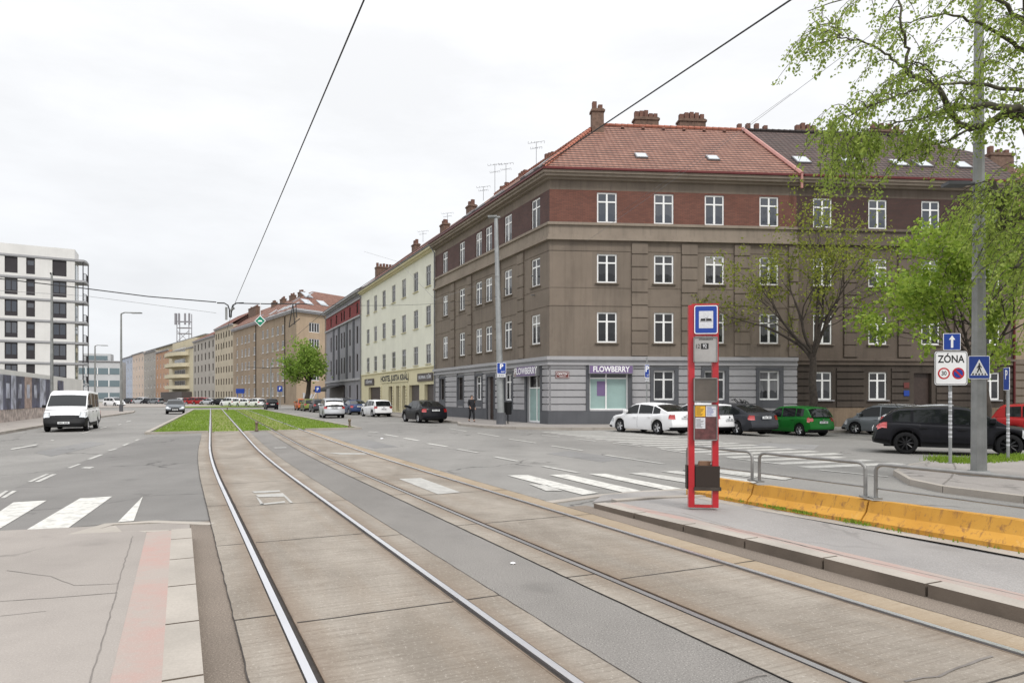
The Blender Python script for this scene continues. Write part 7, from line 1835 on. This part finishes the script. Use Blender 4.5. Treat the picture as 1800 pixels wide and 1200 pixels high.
skin_mesh('hair', [((.0, 0, 1.66), (.085, .085)), ((.02, 0, 1.745), (.088, .08)), ((-.04, 0, 1.58), (.07, .07))], [(0, 1), (0, 2)], M['hair'], pr, PM, 2)
for i, (a, b) in enumerate((((.1, .028, 1.66), .012), ((.1, -.028, 1.66), .012))): mb = MB(); mb.lathe([(0, -.006), (.009, 0), (0, .006)], a, 8, 'X'); o = build('eye', mb, M['sign_black'], local=True); place(o, pr, PM)
# ================================================================== trees
def leaves_mesh(name, pts, size, mat_, parent, rnd, per=1, droop=.3, spread=.12):
    n = len(pts) * per; v = np.zeros((n * 4, 3)); k = 0
    for p, d in pts:
        for _ in range(per):
            a = Vector((rnd.gauss(0, 1), rnd.gauss(0, 1), rnd.gauss(0, 1) - droop)).normalized(); b = a.cross(Vector((rnd.gauss(0, 1), rnd.gauss(0, 1), rnd.gauss(0, 1)))).normalized()
            s = size * rnd.uniform(.6, 1.35); c = Vector(p) + Vector((rnd.gauss(0, spread), rnd.gauss(0, spread), rnd.gauss(0, spread) - spread * droop))
            v[k] = c; v[k + 1] = c + a * s * .5 + b * s * .32; v[k + 2] = c + a * s; v[k + 3] = c + a * s * .5 - b * s * .32; k += 4
    me = bpy.data.meshes.new(name); me.vertices.add(n * 4); me.vertices.foreach_set('co', v.ravel()); me.loops.add(n * 4); me.loops.foreach_set('vertex_index', np.arange(n * 4))
    me.polygons.add(n); me.polygons.foreach_set('loop_start', np.arange(n) * 4); me.polygons.foreach_set('loop_total', np.full(n, 4)); me.update(); me.validate()
    me.materials.append(mat_); me.transform(wm(parent).inverted()); o = bpy.data.objects.new(name, me); sc.collection.objects.link(o); o.parent = parent; W[o.name] = wm(parent).copy(); return o
def grow(mb, rnd, p, d, L_, r, lev, maxlev, tips, up=.15, split=3, ang=.55, shrink=.72, envelope=None):
    n = 5; pts = [p.copy()]; rs = [r]; q = p.copy(); dd = d.normalized()
    for i in range(n):
        dd = (dd + Vector((rnd.gauss(0, .11), rnd.gauss(0, .11), rnd.gauss(0, .07) + up * .15))).normalized(); q = q + dd * L_ / n; pts.append(q.copy()); rs.append(r * (1 - .42 * (i + 1) / n))
        if lev >= maxlev - 1 and i > 1: tips.append((q.copy(), dd.copy()))
    mb.tube(pts, rs, 7 if lev < 2 else (5 if lev < 3 else 3), cap=lev >= maxlev)
    if lev >= maxlev: return
    k = split if lev else split + 2
    for i in range(k):
        f = 1.0 if i == 0 else rnd.uniform(.35, 1.0); b = pts[min(n, int(f * n))]; a = rnd.uniform(0, 6.283); perp = dd.orthogonal().normalized(); perp = (Matrix.Rotation(a, 3, dd) @ perp)
        an = ang * (rnd.uniform(.3, .7) if i == 0 else rnd.uniform(.8, 1.35)); nd = dd * math.cos(an) + perp * math.sin(an)
        if envelope: nd = envelope(b, nd)
        grow(mb, rnd, b, nd, L_ * shrink * rnd.uniform(.8, 1.15), rs[min(n, int(f * n))] * (.75 if i == 0 else .58), lev + 1, maxlev, tips, up, split, ang, shrink, envelope)
def tree(name, x, y, z, seed, trunk_h, trunk_r, L_, maxlev, leaf, lsize, per, lab, lean=(0, 0), ang=.55, up=.15, split=3, bark='bark', shrink=.72, spread=.12, droop=.3, grp=None, limbs=4):
    rnd = random.Random(seed); b = Vector((x, y, z)); rt = empty(name, b, lab, 'tree', grp); tb = MB(); pts = [b + Vector((0, 0, -.2))]; rs = [trunk_r * 1.25]; top = b + Vector((lean[0], lean[1], trunk_h))
    for i in range(1, 6): t = i / 5; pts.append(b.lerp(top, t) + Vector((rnd.gauss(0, .04), rnd.gauss(0, .04), 0))); rs.append(trunk_r * (1 - .28 * t))
    tb.tube(pts, rs, 12); build('trunk', tb, M[bark], rt, smooth=60); mb = MB(); tips = []
    for i in range(limbs):
        a = 2 * math.pi * i / limbs + rnd.uniform(-.4, .4); an = rnd.uniform(.35, .8) if i else .1
        d = Vector((math.cos(a) * math.sin(an), math.sin(a) * math.sin(an), math.cos(an))); grow(mb, rnd, pts[-1] - UPZ * rnd.uniform(0, .5) * (i > 0), d, L_ * (1.15 if i == 0 else rnd.uniform(.85, 1.1)), rs[-1] * (.75 if i == 0 else .6), 1, maxlev, tips, up, split, ang, shrink)
    build('limbs', mb, M[bark], rt, smooth=60); leaves_mesh('crown', tips, lsize, M[leaf], rt, rnd, per, droop, spread); return tips
t1 = tree('street_tree', 17.1, 39.4, -.05, 11, 4.3, .24, 3.5, 5, 'leaf_olive', .17, 3, 'sparse olive leaved tree before the dark house, above the green hatchback', ang=.6, up=.12, split=3, shrink=.74, spread=.15, limbs=6)
t2 = tree('street_tree', 22.3, 32.5, 0, 5, 3.0, .2, 3.15, 5, 'leaf_bright', .22, 7, 'bright lime green tree behind the zone sign and the big lamp post', ang=.62, up=.1, split=3, shrink=.74, spread=.17, limbs=6, lean=(-.3, 0))
t3 = tree('street_tree', -29.4, 99, .1, 21, 3.9, .4, 2.3, 4, 'leaf_street', .36, 8, 'leafy street tree on the main street before the tan tenement', ang=.65, up=.06, split=3, shrink=.72, spread=.45, limbs=6, lean=(.5, 0))
# weeping tree leaning in from the right edge
rnd = random.Random(4); base = Vector((12.6, 12.6, .1)); rt = empty('weeping_tree', base, 'weeping tree with mossy crooked limbs reaching in over the top right corner', 'tree')
def S(pts, Y=13.0): return [P(p[0], p[1], p[2] if len(p) > 2 else Y) for p in pts]
tb = MB(); tr_ = [base + Vector((1.0, 0, -.2)), base + Vector((.7, .1, 1.5)), base + Vector((.2, 0, 2.9))] + S([(1895, 420, 13), (1850, 300, 13), (1812, 215, 13)]); tb.tube(tr_, [.34, .3, .27, .24, .21, .17], 12); build('trunk', tb, M['bark_moss'], rt, smooth=60)
limbs = [([(1812, 215), (1790, 190), (1740, 183), (1705, 192), (1680, 185)], .1, .05), ([(1800, 205), (1765, 200), (1735, 220), (1705, 228), (1675, 205), (1655, 165), (1640, 150), (1605, 135), (1590, 128)], .1, .045),
         ([(1590, 128), (1594, 90), (1586, 50), (1578, -20)], .045, .02), ([(1600, 130), (1575, 110), (1550, 90), (1515, 70), (1480, 66), (1440, 78), (1415, 95)], .035, .008), ([(1480, 66), (1474, 48), (1452, 32), (1432, 22)], .015, .006),
         ([(1655, 165), (1640, 130), (1615, 112), (1600, 108)], .03, .012), ([(1640, 155), (1600, 160), (1560, 175), (1520, 190), (1480, 210)], .03, .008), ([(1812, 215), (1830, 130), (1815, 40), (1790, -60)], .13, .07),
         ([(1826, 100), (1780, 75), (1720, 40), (1660, 25), (1600, 40)], .06, .012), ([(1820, 60), (1770, 10), (1700, -30), (1640, -40)], .06, .02), ([(1850, 300), (1800, 330), (1755, 345), (1742, 330)], .1, .05),
         ([(1860, 330), (1800, 372), (1765, 400), (1752, 345), (1745, 320)], .16, .07), ([(1870, 370), (1810, 440), (1785, 470)], .12, .04), ([(1700, 228), (1660, 250), (1610, 262), (1560, 262)], .03, .008),
         ([(1800, 160), (1740, 150), (1690, 145), (1650, 150), (1620, 140)], .05, .012), ([(1680, 185), (1640, 205), (1590, 215), (1540, 225), (1500, 240)], .03, .008), ([(1700, -30), (1600, -30), (1500, -10), (1420, 20)], .03, .01)]
mb = MB(); starts = []
for pts, r0, r1 in limbs:
    r0, r1 = r0 * .78, r1 * .78
    depth = 13.0 + rnd.uniform(-.5, .9); w_ = S([(x, y, 13.0 + (depth - 13.0) * min(1, i / 2) + .12 * math.sin(i * 2.1)) for i, (x, y) in enumerate(pts)])
    q = []
    for a, b in zip(w_[:-1], w_[1:]):
        for k in range(4): q.append(a.lerp(b, k / 4) + Vector((rnd.gauss(0, .012), rnd.gauss(0, .03), rnd.gauss(0, .012))))
    q.append(w_[-1]); mb.tube(q, [r0 + (r1 - r0) * i / (len(q) - 1) for i in range(len(q))], 9)
    for i in range(1, len(q)):
        if r0 < .09 or i > len(q) * .3: starts.append((q[i], (q[i] - q[i - 1]).normalized()))
build('limbs', mb, M['bark_moss'], rt, smooth=60)
tw = MB(); tips = []
for k in range(200):
    p, d = rnd.choice(starts); L_ = rnd.uniform(.5, 1.5); a = rnd.uniform(0, 6.28)
    dd = Vector((-.45 + rnd.gauss(0, .5), rnd.gauss(0, .55), rnd.uniform(-.1, .7))).normalized(); q = p.copy(); pts = [q.copy()]; n = 9
    for i in range(n):
        dd = (dd + Vector((-.05 + rnd.gauss(0, .06), rnd.gauss(0, .06), -.26))).normalized(); q = q + dd * L_ / n; pts.append(q.copy())
        if i > 0:
            for _ in range(2): tips.append((q + Vector((rnd.gauss(0, .03), rnd.gauss(0, .03), rnd.gauss(0, .03))), dd))
    tw.tube(pts, [.008 * (1 - i / (n + 2)) + .002 for i in range(n + 1)], 3, cap=False)
for k in range(420):                  # dense hanging foliage at the right edge
    x, y = rnd.uniform(1730, 1990), rnd.choice([rnd.uniform(-60, 180), rnd.uniform(280, 560), rnd.uniform(300, 520)]); 
    if y > 220 and x < 1745 + max(0, (y - 430)) * .5: continue
    p = P(x, y, rnd.uniform(12.2, 14.6)); q = p.copy(); dd = Vector((rnd.gauss(-.2, .4), rnd.gauss(0, .4), .2)).normalized(); pts = [q.copy()]
    for i in range(7):
        dd = (dd + Vector((rnd.gauss(0, .08), rnd.gauss(0, .08), -.3))).normalized(); q = q + dd * .13; pts.append(q.copy()); tips.append((q.copy(), dd)); tips.append((q.copy(), dd))
    tw.tube(pts, [.006] * 8, 3, cap=False)
for x0, x1, y0, y1, m_ in ((1450, 1530, 275, 360, 26), (1500, 1660, 245, 300, 34), (1440, 1520, 235, 290, 16)):   # long trailing curtains in front of the roof
    for k in range(m_):
        p = P(rnd.uniform(x0, x1), rnd.uniform(y0 - 40, y0), 13 + rnd.uniform(-.4, .8)); q = p.copy(); pts = [q.copy()]; dd = Vector((rnd.gauss(-.1, .3), rnd.gauss(0, .2), -.3)).normalized(); n = 8; L_ = (y1 - y0) / 94 * rnd.uniform(.5, 1.2)
        for i in range(n): dd = (dd + Vector((rnd.gauss(0, .08), rnd.gauss(0, .08), -.3))).normalized(); q = q + dd * L_ / n; pts.append(q.copy()); tips += [(q.copy(), dd)] * 2
        tw.tube(pts, [.006] * (n + 1), 3, cap=False)
build('twigs', tw, M['bark'], rt); leaves_mesh('crown', tips, .068, M['leaf_weep'], rt, rnd, 3, 1.1, .04)
